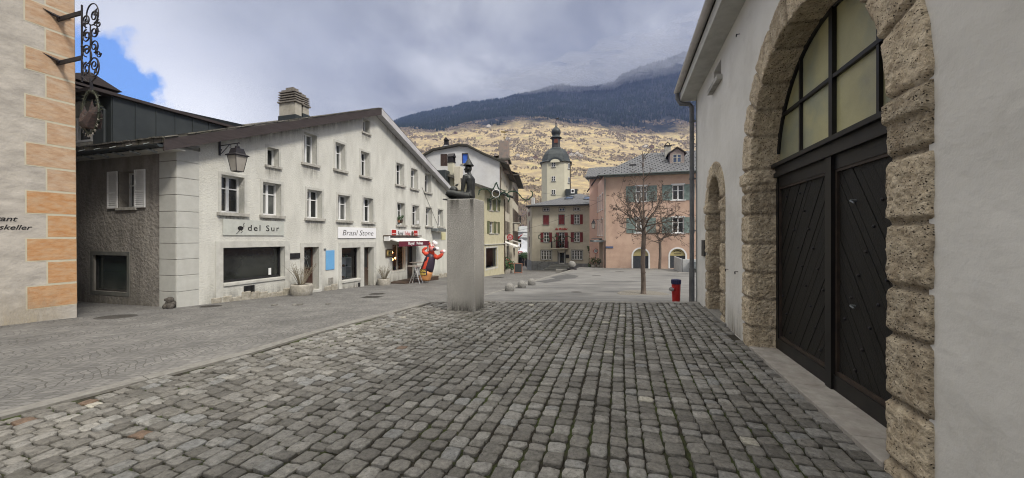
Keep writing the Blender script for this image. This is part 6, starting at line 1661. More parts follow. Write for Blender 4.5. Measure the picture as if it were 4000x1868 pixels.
b = MB(); b.add([(-.6, -.02, .3), (3.0, -.02, .3), (3.0, -1.7, -.2), (-.6, -1.7, -.2), (-.6, -.02, .26), (3.0, -.02, .26), (3.0, -1.7, -.24), (-.6, -1.7, -.24)], [(0, 1, 2, 3), (7, 6, 5, 4), (0, 4, 5, 1), (2, 6, 7, 3), (1, 5, 6, 2), (0, 3, 7, 4)]); b.build('canvas', mat('grey_awning', (.3, .29, .27), (.42, .4, .38), scale=6, rough=.8), e)
sg = empty('round_sign', FDs.pt(1.5, -.9, 3.62), FDs.ang - R(90), 'round red hanging sign over the narrow street', 'sign')
b = MB(Matrix.Rotation(R(90), 4, 'X')); b.lathe([(.30, -.02), (.32, 0), (.30, .02)], n=28); b.build('disc', mat('red_disc', (.38, .05, .05), rough=.5), sg)
b = MB();
for rr3 in (.12, .2): b.tube([(rr3 * math.cos(t / 20 * 6.283), -.025, rr3 * math.sin(t / 20 * 6.283)) for t in range(21)], .010, 4, cap=False)
b.tube([(-.14, -.025, -.1), (0, -.025, .15), (.14, -.025, -.1)], .01, 4); b.build('emblem', iw, sg)
b = MB(); b.tube([(0, 0, .3), (0, 0, .42), (-.9, 0, .42)], .02, 5); b.build('bracket', M_['iron'], sg)
def shrubpot(loc, r, h, ph, lab, seed, m=None, flower=None):
    e = empty('potted_plant', loc, 0, lab, 'potted plant', 'potted plants along the narrow street')
    b = MB(); b.lathe([(r * .75, 0), (r, h * .9), (r * 1.05, h), (r * .85, h), (r * .8, h * .9)], n=14); b.build('pot', m or M_['stonepot'], e)
    leafball(e, (0, 0, h + ph * .5), ph * .55, 160, M_['leaf'], ph * .13, 'foliage', (.9, .9, 1.1), seed)
    if flower: leafball(e, (0, 0, h + ph * .6), ph * .5, 40, flower, ph * .08, 'flowers', (1, 1, 1), seed + 5)
flr = mat('red_flowers', (.4, .05, .03), rough=.7)
labs = ['tall dark shrub in a pot at the foot of the white house corner', 'round bush with reddish leaves in a pot under the pale awning', 'second leafy pot under the pale awning', 'low leafy pot closest to the chalkboard', 'leafy pot farthest down the house wall']
for i, (xx, off, r, h, ph, fl) in enumerate(((.6, .5, .28, .4, .9, None), (1.6, .6, .3, .5, 1.1, flr), (2.8, .6, .28, .45, .8, None), (4.2, .9, .22, .35, .55, None), (6.0, .7, .25, .4, .9, flr))):
    p = FDs.pt(xx, -off, 0); p.z = z_street(p.y); shrubpot(p, r, h, ph, labs[i], 20 + i, None, fl)
for i in range(3):
    b = MB(); b.sphere((0, 0, 0), .07, 8, 6); o = b.build('shop_lamp', lampm); o.location = FDs.pt(1.7 + i * .35, .1, 2.3 + i * .05); tag(o, '%s warm bulb glowing under the pale awning of the flower shop' % ('first', 'second', 'third')[i], 'lamp', 'bulbs under the flower shop awning')
p = gy(2024, 1069); e = empty('chalkboard', p, -.15, 'rusty framed chalkboard standing in the narrow street', 'sandwich board')
b = MB(Matrix.Rotation(R(-8), 4, 'X')); w, h = .42, 1.05
b.box(-w, -w + .07, -.02, .02, 0, h); b.box(w - .07, w, -.02, .02, 0, h); b.box(-w + .07, w - .07, -.02, .02, h - .07, h); b.box(-w + .07, w - .07, -.02, .02, .08, .15); b.build('frame', mat('rust_frame', (.22, .10, .07), (.3, .15, .1), scale=9, rough=.8), e)
b = MB(Matrix.Rotation(R(-8), 4, 'X')); b.box(-w + .07, w - .07, -.012, .012, .15, h - .07); b.build('board', M_['zinc_dark'], e)
# persons
def person(loc, rz, lab, s=1.0, coat=None, trousers=None, stride=.25, bag=False):
    e = empty('person', loc, rz, lab, 'person')
    def f(b):
        b.tube([(0, 0, .86 * s), (0, 0, 1.1 * s), (0, 0, 1.36 * s), (0, 0, 1.47 * s)], [.13, .14, .15, .07], 12)
        b.tube([(-.08, 0, 1.38 * s), (.08, 0, 1.38 * s)], .10, 10)
        b.tube([(0, 0, 1.45 * s), (0, 0, 1.56 * s)], .055, 8); b.sphere((0, -.01, 1.66 * s), .105, 12, 9, sc=(.85, .95, 1.12)); b.sphere((0, -.115, 1.65 * s), .015, 6, 5)
        for sg_, st_ in ((-1, stride), (1, -stride)):
            b.tube([(sg_ * .09, 0, .9 * s), (sg_ * .1, st_ * .45 - .03, .48 * s), (sg_ * .1, st_, .08 * s), (sg_ * .1, st_, .05)], [.095, .065, .045, .05], 10)
            b.tube([(sg_ * .1, st_ + .05, .045), (sg_ * .1, st_ - .16, .04)], [.045, .035], 8)
            b.tube([(sg_ * .18, 0, 1.38 * s), (sg_ * .23, -st_ * .3, 1.1 * s), (sg_ * .24, -st_ * .6 - .05, .86 * s)], [.06, .048, .035], 8)
            for q in range(4): b.tube([(sg_ * .24 + (q - 1.5) * .018, -st_ * .6 - .05, .84 * s), (sg_ * .24 + (q - 1.5) * .02, -st_ * .6 - .08, (.76 + .01 * (q % 2)) * s)], [.010, .008], 5)
            b.tube([(sg_ * .22, -st_ * .6 - .06, .84 * s), (sg_ * .2, -st_ * .6 - .11, .80 * s)], [.011, .008], 5)
    blob('body', f, M_['skin'], e, voxel=.024, smooth_it=2)
    def c(b):
        b.tube([(0, 0, .72 * s), (0, 0, 1.0 * s), (0, 0, 1.36 * s), (0, 0, 1.5 * s)], [.19, .165, .175, .09], 12); b.tube([(-.1, 0, 1.38 * s), (.1, 0, 1.38 * s)], .12, 10)
        for sg_, st_ in ((-1, stride), (1, -stride)): b.tube([(sg_ * .18, 0, 1.38 * s), (sg_ * .24, -st_ * .3, 1.1 * s), (sg_ * .25, -st_ * .6 - .04, .90 * s)], [.085, .068, .055], 8)
    blob('coat', c, coat, e, voxel=.03, smooth_it=2)
    def t(b):
        for sg_, st_ in ((-1, stride), (1, -stride)): b.tube([(sg_ * .08, 0, .92 * s), (sg_ * .1, st_ * .45 - .03, .48 * s), (sg_ * .1, st_, .07 * s)], [.12, .085, .07], 10)
    blob('trousers', t, trousers, e, voxel=.03, smooth_it=2)
    def hr(b): b.sphere((0, .015, 1.69 * s), .115, 12, 9, sc=(.9, .95, 1.05))
    blob('hair', hr, M_['brown_wood'], e, voxel=.03, smooth_it=1)
dk = mat('dark_wool_coat', (.015, .015, .018), (.03, .03, .034), scale=20, rough=.9); dt = mat('charcoal_trousers', (.02, .02, .025), rough=.9)
p = gy(2041, 1046); person(p, R(175), 'person in a long dark coat walking away down the narrow street', 1.0, dk, dt, .14)
p = gy(2054, 1046); person(p, R(190), 'person in dark clothes striding at the khaki house corner', 1.02, dt, dk, .32)
# buildings closing the street
FW = Frame((2008 - 2000) / FPX * 92, 92, 1, -.05, -5.6)
hw = empty('white_shop_house', FW.o, FW.ang, 'small bright white shop building closing the end of the narrow street', 'building')
wr = FW.rect(2018, 2031, 967, 979)
b = MB(); tp = FW.xz(2050, 932)[1]; tl = FW.xz(2012, 940)[1]; tr_ = tp - 1.6
wall_sheet(b, -1.5, 4.5, -1, lambda x: lerp_tab(x, [(-1.5, tl - 1), (1.8, tp), (4.5, tr_)]), [hole(*wr), hole(.9, 3.4, 0, 2.9)], brk=(1.8,)); b.quad((-1.5, 0, -1), (-1.5, 8, -1), (-1.5, 8, tl - 1), (-1.5, 0, tl - 1)); b.quad((4.5, 0, -1), (4.5, 8, -1), (4.5, 8, tr_), (4.5, 0, tr_)); b.build('wall', mat('bright_blue_white_render', (.64, .67, .74), (.7, .72, .78), scale=1, rough=.9), hw)
add_window(hw, I4, *wr, .15, cols=3, bars=(.5,), fw=.07)
b = MB(); b.quad((.9, .25, 0), (3.4, .25, 0), (3.4, .25, 2.9), (.9, .25, 2.9)); b.build('shop_front', M_['dark'], hw)
b = MB(); b.box(-1.2, 3.6, -1.6, 0, 3.3, 3.5); b.build('canopy', M_['white'], hw)
r = FW.rect(2024, 2041, 982, 991, 1.7); so = board('shop_sign', FW, r, .1, M_['red'], 'small red sign panel on the canopy of the white shop building', 'sign', 1.62)
b = MB(); b.box(-.36, .36, -.115, -.1, .12, .32); b.build('white_band', M_['white'], so)
FG = Frame((2000 - 2000) / FPX * 108, 108, 1, -.02, -6.2)
hg = empty('grey_roofed_house', FG.o, FG.ang, 'house with a broad pale grey hipped roof and small dormer at the street end', 'house')
e1 = FG.xz(2030, 906)[1]; tpz = FG.xz(2045, 882)[1]
b = MB(); b.box(-2, 9, 0, 8, -1, e1); b.build('wall', M_['whitewall'], hg)
b = MB(); b.add([(-3, -.6, e1), (10, -.6, e1), (10, 9, e1), (-3, 9, e1), (2.6, 4, tpz), (4.6, 4, tpz)], [(0, 1, 5, 4), (1, 2, 5), (2, 3, 4, 5), (3, 0, 4), (0, 3, 2, 1)]); b.build('roof', mat('pale_grey_slates', (.24, .25, .26), (.3, .31, .32), scale=1, rough=.7), hg)
b = MB(); b.box(.8, 1.9, .4, 2.6, e1 + .1, e1 + 1.15); dmr = b.build('dormer', M_['zinc_dark'], hg); b = MB(); b.prism([(.6, e1 + 1.15), (2.1, e1 + 1.15), (1.35, e1 + 1.7)], .3, 2.8); b.build('dormer_roof', M_['zinc'], dmr)
FG2 = Frame((2022 - 2000) / FPX * 99, 99, 1, -.02, -5.9)
b = MB(); e2 = FG2.xz(2030, 928)[1]; t2 = FG2.xz(2040, 910)[1]
hg2 = empty('grey_roofed_house', FG2.o, FG2.ang, 'lower house with a plain grey roof just above the white shop building', 'house')
b.box(0, 6, 0, 5, -1, e2); b.build('wall', M_['whitewall'], hg2)
b = MB(); b.add([(-.5, -.5, e2), (6.5, -.5, e2), (6.5, 5.5, e2), (-.5, 5.5, e2), (1.6, 2.5, t2), (6.5, 2.5, t2)], [(0, 1, 5, 4), (1, 2, 5), (2, 3, 4, 5), (3, 0, 4), (0, 3, 2, 1)]); b.build('roof', bpy.data.materials['pale_grey_slates'], hg2)
# red banner and green hanging sign
p = at(2026, 926, 72); e = empty('banner', p, -.2, 'red pennants strung across the narrow street', 'banner')
b = MB(); b.add([(-.9, 0, -.5), (.9, 0, .7), (.6, .03, .25), (.2, .0, -.1), (-.2, .03, -.6)], [(0, 1, 2, 3, 4)]); b.add([(-1.2, .1, -.4), (-.4, .1, .1), (-.3, .1, -.9), (-.9, .1, -1.0)], [(0, 1, 2, 3)]); b.build('cloth', M_['red'], e); b = MB(); b.tube([(-2.4, 0, -.2), (3.2, 0, .5)], .02, 4); b.build('cable', M_['iron'], e)
p = at(2025, 943, 70); e = empty('hanging_sign', p, 0, 'dark green panel hanging over the narrow street before the white shop', 'sign'); b = MB(); b.bbox(-.55, .55, -.04, .04, -.33, .33, .02); b.build('panel', mat('dark_green_panel', (.03, .08, .05), rough=.5), e); b = MB(); b.tube([(-.5, 0, .33), (-.5, 0, .9)], .015, 4); b.tube([(.5, 0, .33), (.5, 0, .9)], .015, 4); b.build('hanger', M_['iron'], e)
p = gy(2036, 1044); p += Vector((1.0, 10, 0)); p.z = z_street(p.y)
e = empty('street_tree', p, 0, 'clipped dark evergreen tree standing before the white shop building', 'tree'); b = MB(); b.tube([(0, 0, 0), (0, 0, 2.4)], [.1, .07], 8); b.build('trunk', M_['bark'], e); leafball(e, (0, 0, 2.7), 1.1, 500, M_['leaf'], .16, 'crown', (1.2, 1, .75), 5)
# ================================================================ KHAKI CORNER HOUSE (red shutters)
FM = Frame((2079 - 2000) / FPX * 60, 60, N.x, N.y, -3.75)
hm_ = empty('khaki_house', FM.o, FM.ang, 'khaki corner house with dark red shutters and an iron balcony', 'house')
EZ = 6.69 + 3.75; WM_ = 13.2
small_ = [(2122, 2144, 813, 825), (2184.5, 2205.5, 813, 825), (2242, 2264, 811, 823)]
closed_ = [(2122, 2144, 841.6, 878), (2182.6, 2204.8, 840, 877)]
open_ = [(2242, 2264, 839, 876), (2123.6, 2144.5, 909, 946), (2242, 2264, 908, 945)]
grd = [(2114, 2154, 978, 1014), (2233, 2274.6, 978, 1014)]
balc = (2184, 2205, 909, 968); dr_ = (2183, 2205, 983, 1030)
R_ = lambda L_: [FM.rect(*r) for r in L_]
rs, rc, ro, rg = R_(small_), R_(closed_), R_(open_), R_(grd); rbk = FM.rect(*balc); rdr = FM.rect(*dr_)
ground_z = FM.xz(2120, 1056)[1]
b = MB(); hl = [hole(*r) for r in rs + rc + ro + rg + [rbk, rdr]]
wall_sheet(b, 0, WM_, -2, EZ, hl, reveal=.2); b.quad((WM_, 0, -2), (WM_, 10, -2), (WM_, 10, EZ), (WM_, 0, EZ)); b.quad((0, 10, -2), (WM_, 10, -2), (WM_, 10, EZ), (0, 10, EZ)); b.build('wall', M_['mobwall'], hm_)
FM2 = Frame(2.73, 65.9, .54, -5.9, -3.75); MM = FM.W.inverted() @ FM2.W; L2 = math.hypot(.54, 5.9)
b = MB(MM); hl2 = [(2.0, 3.0, z, z + h) for z, h in ((9.0, .7), (6.2, 2.0), (3.6, 2.0), (.9, 2.0))]
wall_sheet(b, 0, L2, -2, EZ, [hole(*h) for h in hl2]); b.build('side_wall', M_['mobwall'], hm_)
for h in hl2: add_window(hm_, MM, *h, .06, shutters=.4, shut_m=M_['shut_red'], closed=h[3] - h[2] > 1)
pz = FM.xz(2100, 1021)[1]
b = MB(); b.box(0, rdr[0] - .12, -.05, 0, -2, pz); b.box(rdr[1] + .12, WM_, -.05, 0, -2, pz * .86); b.build('plinth_course', M_['mobbase'], hm_); b = MB(MM); b.box(0, L2 + .05, -.05, 0, -2, pz); b.build('plinth_course', M_['mobbase'], hm_)
stn = mat('grey_window_stone', (.17, .175, .17), (.22, .225, .22), scale=5, rough=.9)
for r in rs: add_window(hm_, I4, *r, .15, cols=2, bars=(), fw=.06, sur=stn, sur_w=.1, gl=M_['glass_blue'] if r is rs[1] else M_['curtain'])
for r in rc: add_window(hm_, I4, *r, .15, shutters=.4, shut_m=M_['shut_red'], closed=True, sur=stn, sur_w=.09, sill=stn)
for r in ro: add_window(hm_, I4, *r, .15, cols=2, bars=(.35, .68), fw=.06, shutters=(r[1] - r[0]) * .55, shut_m=M_['shut_red'], sur=stn, sur_w=.08, sill=stn, gl=M_['curtain'], y_s=-.01)
for r in rg: add_window(hm_, I4, *r, .15, cols=4, bars=(.4, .72), fw=.07, sur=stn, sur_w=.12, sill=stn, gl=M_['curtain'])
add_window(hm_, I4, *rbk, .15, cols=2, bars=(.3, .6, .85), fw=.06, shutters=.5, shut_m=M_['shut_red'], sur=stn, sur_w=.08)
add_window(hm_, I4, *rdr, .2, fr=M_['white'], cols=1, bars=(), fw=.09, sur=stn, sur_w=.22, name='glass_door')
bz = FM.xz(2190, 969)[1]; bxa, bxb = FM.xz(2157, 950)[0], FM.xz(2221, 950)[0]
b = MB(); b.bbox(bxa, bxb, -1.0, 0, bz - .14, bz, .02); b.prism([(rbk[0] - .3, bz - .14), (rbk[1] + .3, bz - .14), (rbk[1] + .0, bz - .7), (rbk[0], bz - .7)], -.4, 0); bal = b.build('balcony', M_['mobwall'], hm_)
b = MB()
for i in range(28): a = bxa + (bxb - bxa) * i / 27; b.box(a - .012, a + .012, -.98, -.96, bz, bz + 1.0)
for i in range(8):
    for xx in (bxa, bxb): b.box(xx - .012, xx + .012, -.98 + i * .13, -.96 + i * .13, bz, bz + 1.0)
b.box(bxa - .02, bxb + .02, -1.0, -.95, bz + 1.0, bz + 1.03); b.box(bxa - .02, bxa + .02, -1, 0, bz + 1, bz + 1.03); b.box(bxb - .02, bxb + .02, -1, 0, bz + 1, bz + 1.03); b.build('railing', M_['iron'], bal)
b = MB(); ov = .75
b.add([(-.9, -ov, EZ), (WM_ + ov, -ov, EZ), (WM_ + ov, 10, EZ), (-2.2, 7, EZ - .2), (6.6, 4.6, FM.xz(2237, 759, -4.6)[1]), (7.3, 4.6, FM.xz(2237, 759, -4.6)[1])], [(0, 1, 5, 4), (1, 2, 5), (2, 3, 4, 5), (3, 0, 4), (0, 3, 2, 1)]); 
b.box(-.9, WM_ + ov, -ov - .03, -ov + .02, EZ - .2, EZ + .02); b.build('roof', M_['tile_grey'], hm_)
b = MB(); gutter(b, -.9, WM_ + ov, -ov - .1, EZ - .02, .1); b.build('gutter', M_['zinc_dark'], hm_)
zr = FM.xz(2237, 759, -4.6)[1]
for (x, f) in ((4.9, .5), (8.0, .42)):
    zz = EZ + (zr - EZ) * f; y0 = -ov + (4.6 + ov) * f; sl = (zr - EZ) / (4.6 + ov)
    b = MB(); b.add([(x, y0, zz + .08), (x + 1.3, y0, zz + .08), (x + 1.5, y0 + 1.1, zz + .08 + 1.1 * sl), (x + .2, y0 + 1.1, zz + .08 + 1.1 * sl)], [(0, 1, 2, 3)]); s = b.build('skylight', M_['glass_blue'], hm_)
    b = MB()
    for (p_, q_2) in (((x, y0, zz + .1), (x + 1.3, y0, zz + .1)), ((x + 1.3, y0, zz + .1), (x + 1.5, y0 + 1.1, zz + .1 + 1.1 * sl)), ((x + 1.5, y0 + 1.1, zz + .1 + 1.1 * sl), (x + .2, y0 + 1.1, zz + .1 + 1.1 * sl)), ((x + .2, y0 + 1.1, zz + .1 + 1.1 * sl), (x, y0, zz + .1))): b.tube([p_, q_2], .05, 4)
    b.build('frame', M_['zinc_dark'], s)
x, z = FM.xz(2081, 772, -1.0); b = MB(); b.bbox(x - .25, x + .25, 1, 1.5, EZ - .1, z, .02); b.build('chimney', M_['whitewall'], hm_)
x, z = FM.xz(2193, 895, .05); so = text('wall_sign', 'die Mobiliar', .50, M_['red'], hm_, T((x, -.03, z)), sx=.82, bold=.012, ext=.02)
# steps
for i in range(5):
    b = MB(); dz_ = (rdr[2] - ground_z) / 5; y1 = -.3 - (4 - i) * .34 - .35
    b.bbox(rdr[0] - 1.0 - .30 * (4 - i) * 1.1, rdr[1] + 1.0 + .0 * (4 - i), y1, -.05, ground_z - .6, ground_z + dz_ * (i + 1) - .02, .02); b.build('step', stn, hm_)
x, z = FM.xz(2217, 1001); b = MB(); b.bbox(x - .25, x + .25, -.12, -.01, z - .3, z + .25, .02); b.build('letter_box', M_['black'], hm_)
b = MB(); b.tube([(rdr[0] - 3.2, -.9, ground_z + 1.0), (rdr[0] - 2.1, -.9, ground_z + 1.5), (rdr[0] - 1.4, -.9, ground_z + 1.9)], .025, 6); b.tube([(rdr[0] - 3.2, -.9, ground_z + 1.0), (rdr[0] - 3.2, -.9, ground_z)], .025, 6); b.tube([(rdr[0] - 1.4, -.9, ground_z + 1.9), (rdr[0] - 1.4, -.9, ground_z + .9)], .025, 6); b.build('handrail', M_['iron'], hm_)
# christmas tree on the balcony
p = FM.pt((rbk[0] + rbk[1]) / 2 - .25, -.5, bz); e = empty('fir_tree', p, 0, 'small decorated fir tree standing on the iron balcony', 'tree')
b = MB(); b.tube([(0, 0, 0), (0, 0, 1.9)], [.05, .01], 6); b.build('trunk', M_['bark'], e)
rnd = random.Random(12); b = MB()
for i in range(420):
    h = rnd.uniform(.15, 1.95); r = (2.0 - h) * .42 * rnd.uniform(.5, 1); a = rnd.uniform(0, 6.283); c = Vector((math.cos(a) * r, math.sin(a) * r, h)); t = Vector((math.cos(a), math.sin(a), -.3)) * .13; u = t.cross(Vector((0, 0, 1))).normalized() * .05; b.add([tuple(c - t), tuple(c + u), tuple(c + t), tuple(c - u)], [(0, 1, 2, 3)])
b.build('crown', M_['garland'], e)
b = MB(); 
for i in range(14): h = .3 + i * .11; r = (2 - h) * .4; a = i * 2.4; b.sphere((math.cos(a) * r, math.sin(a) * r, h), .05, 6, 5)
b.build('baubles', M_['red'], e)
# green climbing column by the khaki house
p = at(2300, 1049, 52); p.z = z_street(52) ; e = empty('spiral_topiary', p, 0, 'tall narrow twisted evergreen between the khaki and the pink house', 'shrub')
rnd = random.Random(3); b = MB()
for i in range(900):
    h = rnd.uniform(0, 3.5); r = .30 * (.55 + .45 * abs(math.sin(h * 1.3))) * math.sqrt(rnd.random()); a = rnd.uniform(0, 6.283); c = Vector((math.cos(a) * r + .28 * math.sin(h * .9), math.sin(a) * r, h)); t = Vector((rnd.gauss(0, 1), rnd.gauss(0, 1), rnd.gauss(0, 1))).normalized() * .09; u = t.orthogonal().normalized() * .05; b.add([tuple(c - t), tuple(c + u), tuple(c + t), tuple(c - u)], [(0, 1, 2, 3)])
b.build('foliage', M_['leaf'], e)

# ================================================================ TOWER
ty = 76; tc = at(2172, 928, ty)
tw = empty('onion_dome_tower', (tc.x, ty, -5), R(-8), 'pale octagonal tower with dark bulbous dome, lantern and onion spire', 'tower')
hz = lambda py: EYE + (928 - py) / FPX * ty + 5
h_ = 2.85; c_ = 1.15
plan = [(-h_ + c_, -h_), (h_ - c_, -h_), (h_, -h_ + c_), (h_, h_ - c_), (h_ - c_, h_), (-h_ + c_, h_), (-h_, h_ - c_), (-h_, -h_ + c_)]
def loft(b, plan, levels):
    n = len(plan); vs = []
    for s, z in levels: vs += [(x * s, y * s, z) for x, y in plan]
    fs = [(i * n + k, i * n + (k + 1) % n, (i + 1) * n + (k + 1) % n, (i + 1) * n + k) for i in range(len(levels) - 1) for k in range(n)]
    fs.append(tuple(range((len(levels) - 1) * n, len(levels) * n))); b.add(vs, fs)
b = MB(); loft(b, plan, [(1, -1), (1, hz(641))]); b.build('wall', M_['towerwall'], tw)
dome = mat('verdigris_black_copper', (.028, .034, .038), (.055, .064, .07), scale=1.2, rough=.5, metal=.4, c3=(.05, .06, .06), scale3=3, f3=.4)
ez_ = hz(641)
b = MB(); loft(b, plan, [(1.10, ez_ - .12), (1.12, ez_ - .02), (1.0, ez_ + .25), (.93, ez_ + .9), (.84, ez_ + 1.6), (.71, ez_ + 2.25), (.55, ez_ + 2.75), (.38, ez_ + 3.05), (.33, hz(579))]); 
b.prism([(-1.3 * math.cos(math.pi * k / 12) - .1, ez_ - .1 + .80 * math.sin(math.pi * k / 12)) for k in range(13)], -h_ * 1.12, -h_ * .8); b.build('dome', dome, tw)
b = MB(); b.prism([(-.95 * math.cos(math.pi * k / 12) - .1, ez_ - .30 + .66 * math.sin(math.pi * k / 12)) for k in range(13)], -h_ * 1.14, -h_ * 1.1); b.build('eyebrow', M_['towerwall'], tw)
oct_ = [(math.cos(R(22.5 + 45 * k)), math.sin(R(22.5 + 45 * k))) for k in range(8)]
lz0, lz1 = hz(580), hz(541)
b = MB(); loft(b, oct_, [(.90, lz0 - .3), (.88, lz1)]); la = b.build('lantern_stage', mat('dark_shingle', (.045, .045, .05), (.07, .07, .075), scale=3, rough=.8), tw)
b = MB(); b.prism([(-.4, lz0 + .9), (.4, lz0 + .9), (.4, lz0 + 1.5), (.2, lz0 + 1.75), (-.2, lz0 + 1.75), (-.4, lz0 + 1.5)], -.93, -.8); b.build('louvre_opening', mat('dull_red_louvre', (.14, .05, .035), rough=.8), la)
b = MB(); z0 = lz1; b.lathe([(.9, z0 - .02), (1.22, z0), (1.2, z0 + .08), (.85, z0 + .35), (.72, z0 + .6), (.88, z0 + .85), (.98, z0 + 1.2), (.92, z0 + 1.6), (.68, z0 + 1.95), (.38, z0 + 2.2), (.16, z0 + 2.5), (.09, z0 + 2.8), (.05, z0 + 3.0)], n=16); b.build('onion_dome', dome, tw, smooth=True)
b = MB(); b.tube([(0, 0, z0 + 2.9), (0, 0, hz(470))], [.07, .03], 6); b.sphere((0, 0, hz(484)), .16, 10, 7); b.prism([(-.1, hz(466)), (.75, hz(468)), (.5, hz(464)), (.75, hz(460)), (-.1, hz(463))], -.02, .02); b.build('finial', M_['iron'], tw)
for py0, py1 in ((645, 663), (697.5, 716), (748, 766)):
    add_window(tw, T((0, -h_ - .05, 0)), -.78, -.05, hz(py1), hz(py0), .04, cols=2, bars=(.5,), fw=.05, sill=stn)
Mr = Matrix.Rotation(R(45), 4, 'Z') @ T((0, -(h_ - c_ / 2) * 1.4142 - .05, 0))
for py0, py1 in ((648, 668), (700, 722)): add_window(tw, Mr, .15, .65, hz(py1), hz(py0), .03, cols=1, bars=(), fw=.06, sill=stn)
b = MB(Mr); b.tube([(.75, -.08, ez_ - .2), (.75, -.08, 2)], .07, 6); b.build('downpipe', M_['brown_wood'], tw)
b = MB(); b.box(1.9, 4.2, -3.4, 1, hz(790), hz(748)); b.build('side_roof', M_['zinc_dark'], tw)
p = at(2237, 747, 71); e = empty('air_conditioner', (p.x, 71, p.z - .45), R(-8), 'white air conditioning unit on the roof right of the tower', 'air conditioner'); b = MB(); b.bbox(-.35, .35, -.2, .2, 0, .85, .03); b.build('casing', M_['white'], e); b = MB(Matrix.Rotation(R(90), 4, 'X')); b.lathe([(.22, .2), (.24, .22), (.02, .21)], c=(0, .45, 0), n=14); b.build('fan_grille', M_['iron'], e)
b = MB(); b.box(-.8, .8, -.4, .4, -3.0, 0); b.build('stand', M_['zinc_dark'], e)

# ================================================================ PINK HOUSE
FP = Frame(10.68, 43, N.x, N.y, -2.0)
hp = empty('pink_house', FP.o, FP.ang, 'salmon pink house with weathered green shutters and two arched cellar doors', 'house')
EZ = 8.75 + 2.0; WP = 17.0
up = [FP.rect(2484, 2526, 728, 788), FP.rect(2627, 2671, 723, 782)]
lo_ = [FP.rect(2484, 2524, 852, 910), FP.rect(2627, 2671, 850, 910)]
a1, a2 = FP.rect(2473, 2533, 1000, 1048), FP.rect(2617, 2677, 1000, 1045)
extra = [(up[1][0] + 5.2, up[1][1] + 5.2, up[1][2], up[1][3]), (lo_[1][0] + 5.2, lo_[1][1] + 5.2, lo_[1][2], lo_[1][3])]
def ar(r, ytop): 
    x0, x1 = r[0], r[1]; zt_ = FP.xz((2503 if r is a1 else 2647), ytop)[1]; return dict(x0=x0, x1=x1, z0=r[2] - .1, z1=zt_ - (x1 - x0) / 2, arch=True)
h1, h2 = ar(a1, 972), ar(a2, 972)
b = MB(); wall_sheet(b, 0, WP, -1, EZ, [hole(*r) for r in up + lo_ + extra] + [h1, h2], reveal=.25); b.quad((WP, 0, -1), (WP, 15, -1), (WP, 15, EZ), (WP, 0, EZ)); b.quad((0, 15, -1), (WP, 15, -1), (WP, 15, EZ), (0, 15, EZ)); b.build('wall', M_['pinkwall'], hp)
for i, r in enumerate(up + lo_ + extra): add_window(hp, I4, *r, .2, cols=2, bars=(.66,) if i != 1 else (.62,), fw=.075, sur=M_['white'], sur_w=.13, sill=M_['white'], sill_o=.08, sill_x=.22, sill_h=.08, shutters=(r[1] - r[0]) * .92, shut_m=M_['shut_teal'], gl=M_['curtain'] if i in (0, 2) else M_['glass'], y_s=-.012)
gold = mat('ochre_fanlight_panel', (.40, .34, .16), (.46, .40, .2), scale=3, rough=.6)
for i, h in enumerate((h1, h2)):
    x0, x1, z0, z1 = h['x0'], h['x1'], h['z0'], h['z1']; r = (x1 - x0) / 2; c = (x0 + x1) / 2
    b = MB(); n = 20; w = .16
    for k in range(n):
        t0, t1 = math.pi * k / n, math.pi * (k + 1) / n
        P = [(c - (r + q) * math.cos(t), z1 + (r + q) * math.sin(t)) for t, q in ((t0, 0), (t1, 0), (t1, w), (t0, w))]
        b.add([(p[0], -.04, p[1]) for p in P] + [(p[0], .02, p[1]) for p in P], [(0, 1, 2, 3), (3, 2, 6, 7), (0, 4, 5, 1)])
    b.box(x0 - w, x0, -.04, .02, z0, z1); b.box(x1, x1 + w, -.04, .02, z0, z1); o = b.build('arched_doorway', M_['white'], hp)
    zs2 = z1 + r * .05
    b = MB(); b.box(x0, x1, .16, .2, z0 - .2, zs2) if i == 0 else (b.box(x0, x0 + r * .9, .16, .2, z0 - .2, zs2), b.box(x0 + r * 1.5, x1, .16, .2, z0 - .2, zs2)); b.box(x0, x1, .24, .26, z0 - .2, zs2)
    b.build('door', mat('slate_door_%d' % i, (.035, .042, .05), (.055, .06, .07), scale=3, rough=.6), o)
    b = MB(); b.add([(c - r * math.cos(math.pi * k / 20), .14, z1 + r * math.sin(math.pi * k / 20)) for k in range(21)], [tuple(range(21))]); fnl = b.build('fanlight_panel', gold, o)
    if i == 1:
        b = MB(); b.tube([(c - r * .62 * math.cos(math.pi * k / 12), .13, z1 + .1 + r * .62 * math.sin(math.pi * k / 12)) for k in range(3, 10)], .03, 4); b.box(c - .35, c + .35, .12, .14, z1 + r * .22, z1 + r * .32); b.build('dark_lettering_band', M_['board_text'], o)
FPs = Frame(10.68 + .12 * 14, 57, -.12 * 14, -14, -2.0); MP = FP.W.inverted() @ FPs.W; LS = math.hypot(.12 * 14, 14)
hl = [(LS - 2.2 - i * 2.4, LS - 1.2 - i * 2.4, z, z + 1.9) for i in range(5) for z in (3.9, 7.0)]
b = MB(MP); wall_sheet(b, 0, LS, -2, EZ, [hole(*h) for h in hl]); b.build('side_wall', M_['pinkside'], hp)
for h in hl: add_window(hp, MP, *h, .18, cols=2, bars=(.5,), fw=.07, sur=M_['white'], sur_w=.12, sill=M_['white'])
for i in range(5): 
    xx = LS - 2.0 - i * 2.4
b = MB(MP); b.box(LS - 4.4, LS - .6, -.05, .0, 0, 3.0); b.build('wooden_gate', mat('grey_pale_boards', (.30, .24, .21), (.38, .31, .28), scale=3, rough=.8, stretch=(5, 1, 1)), hp)
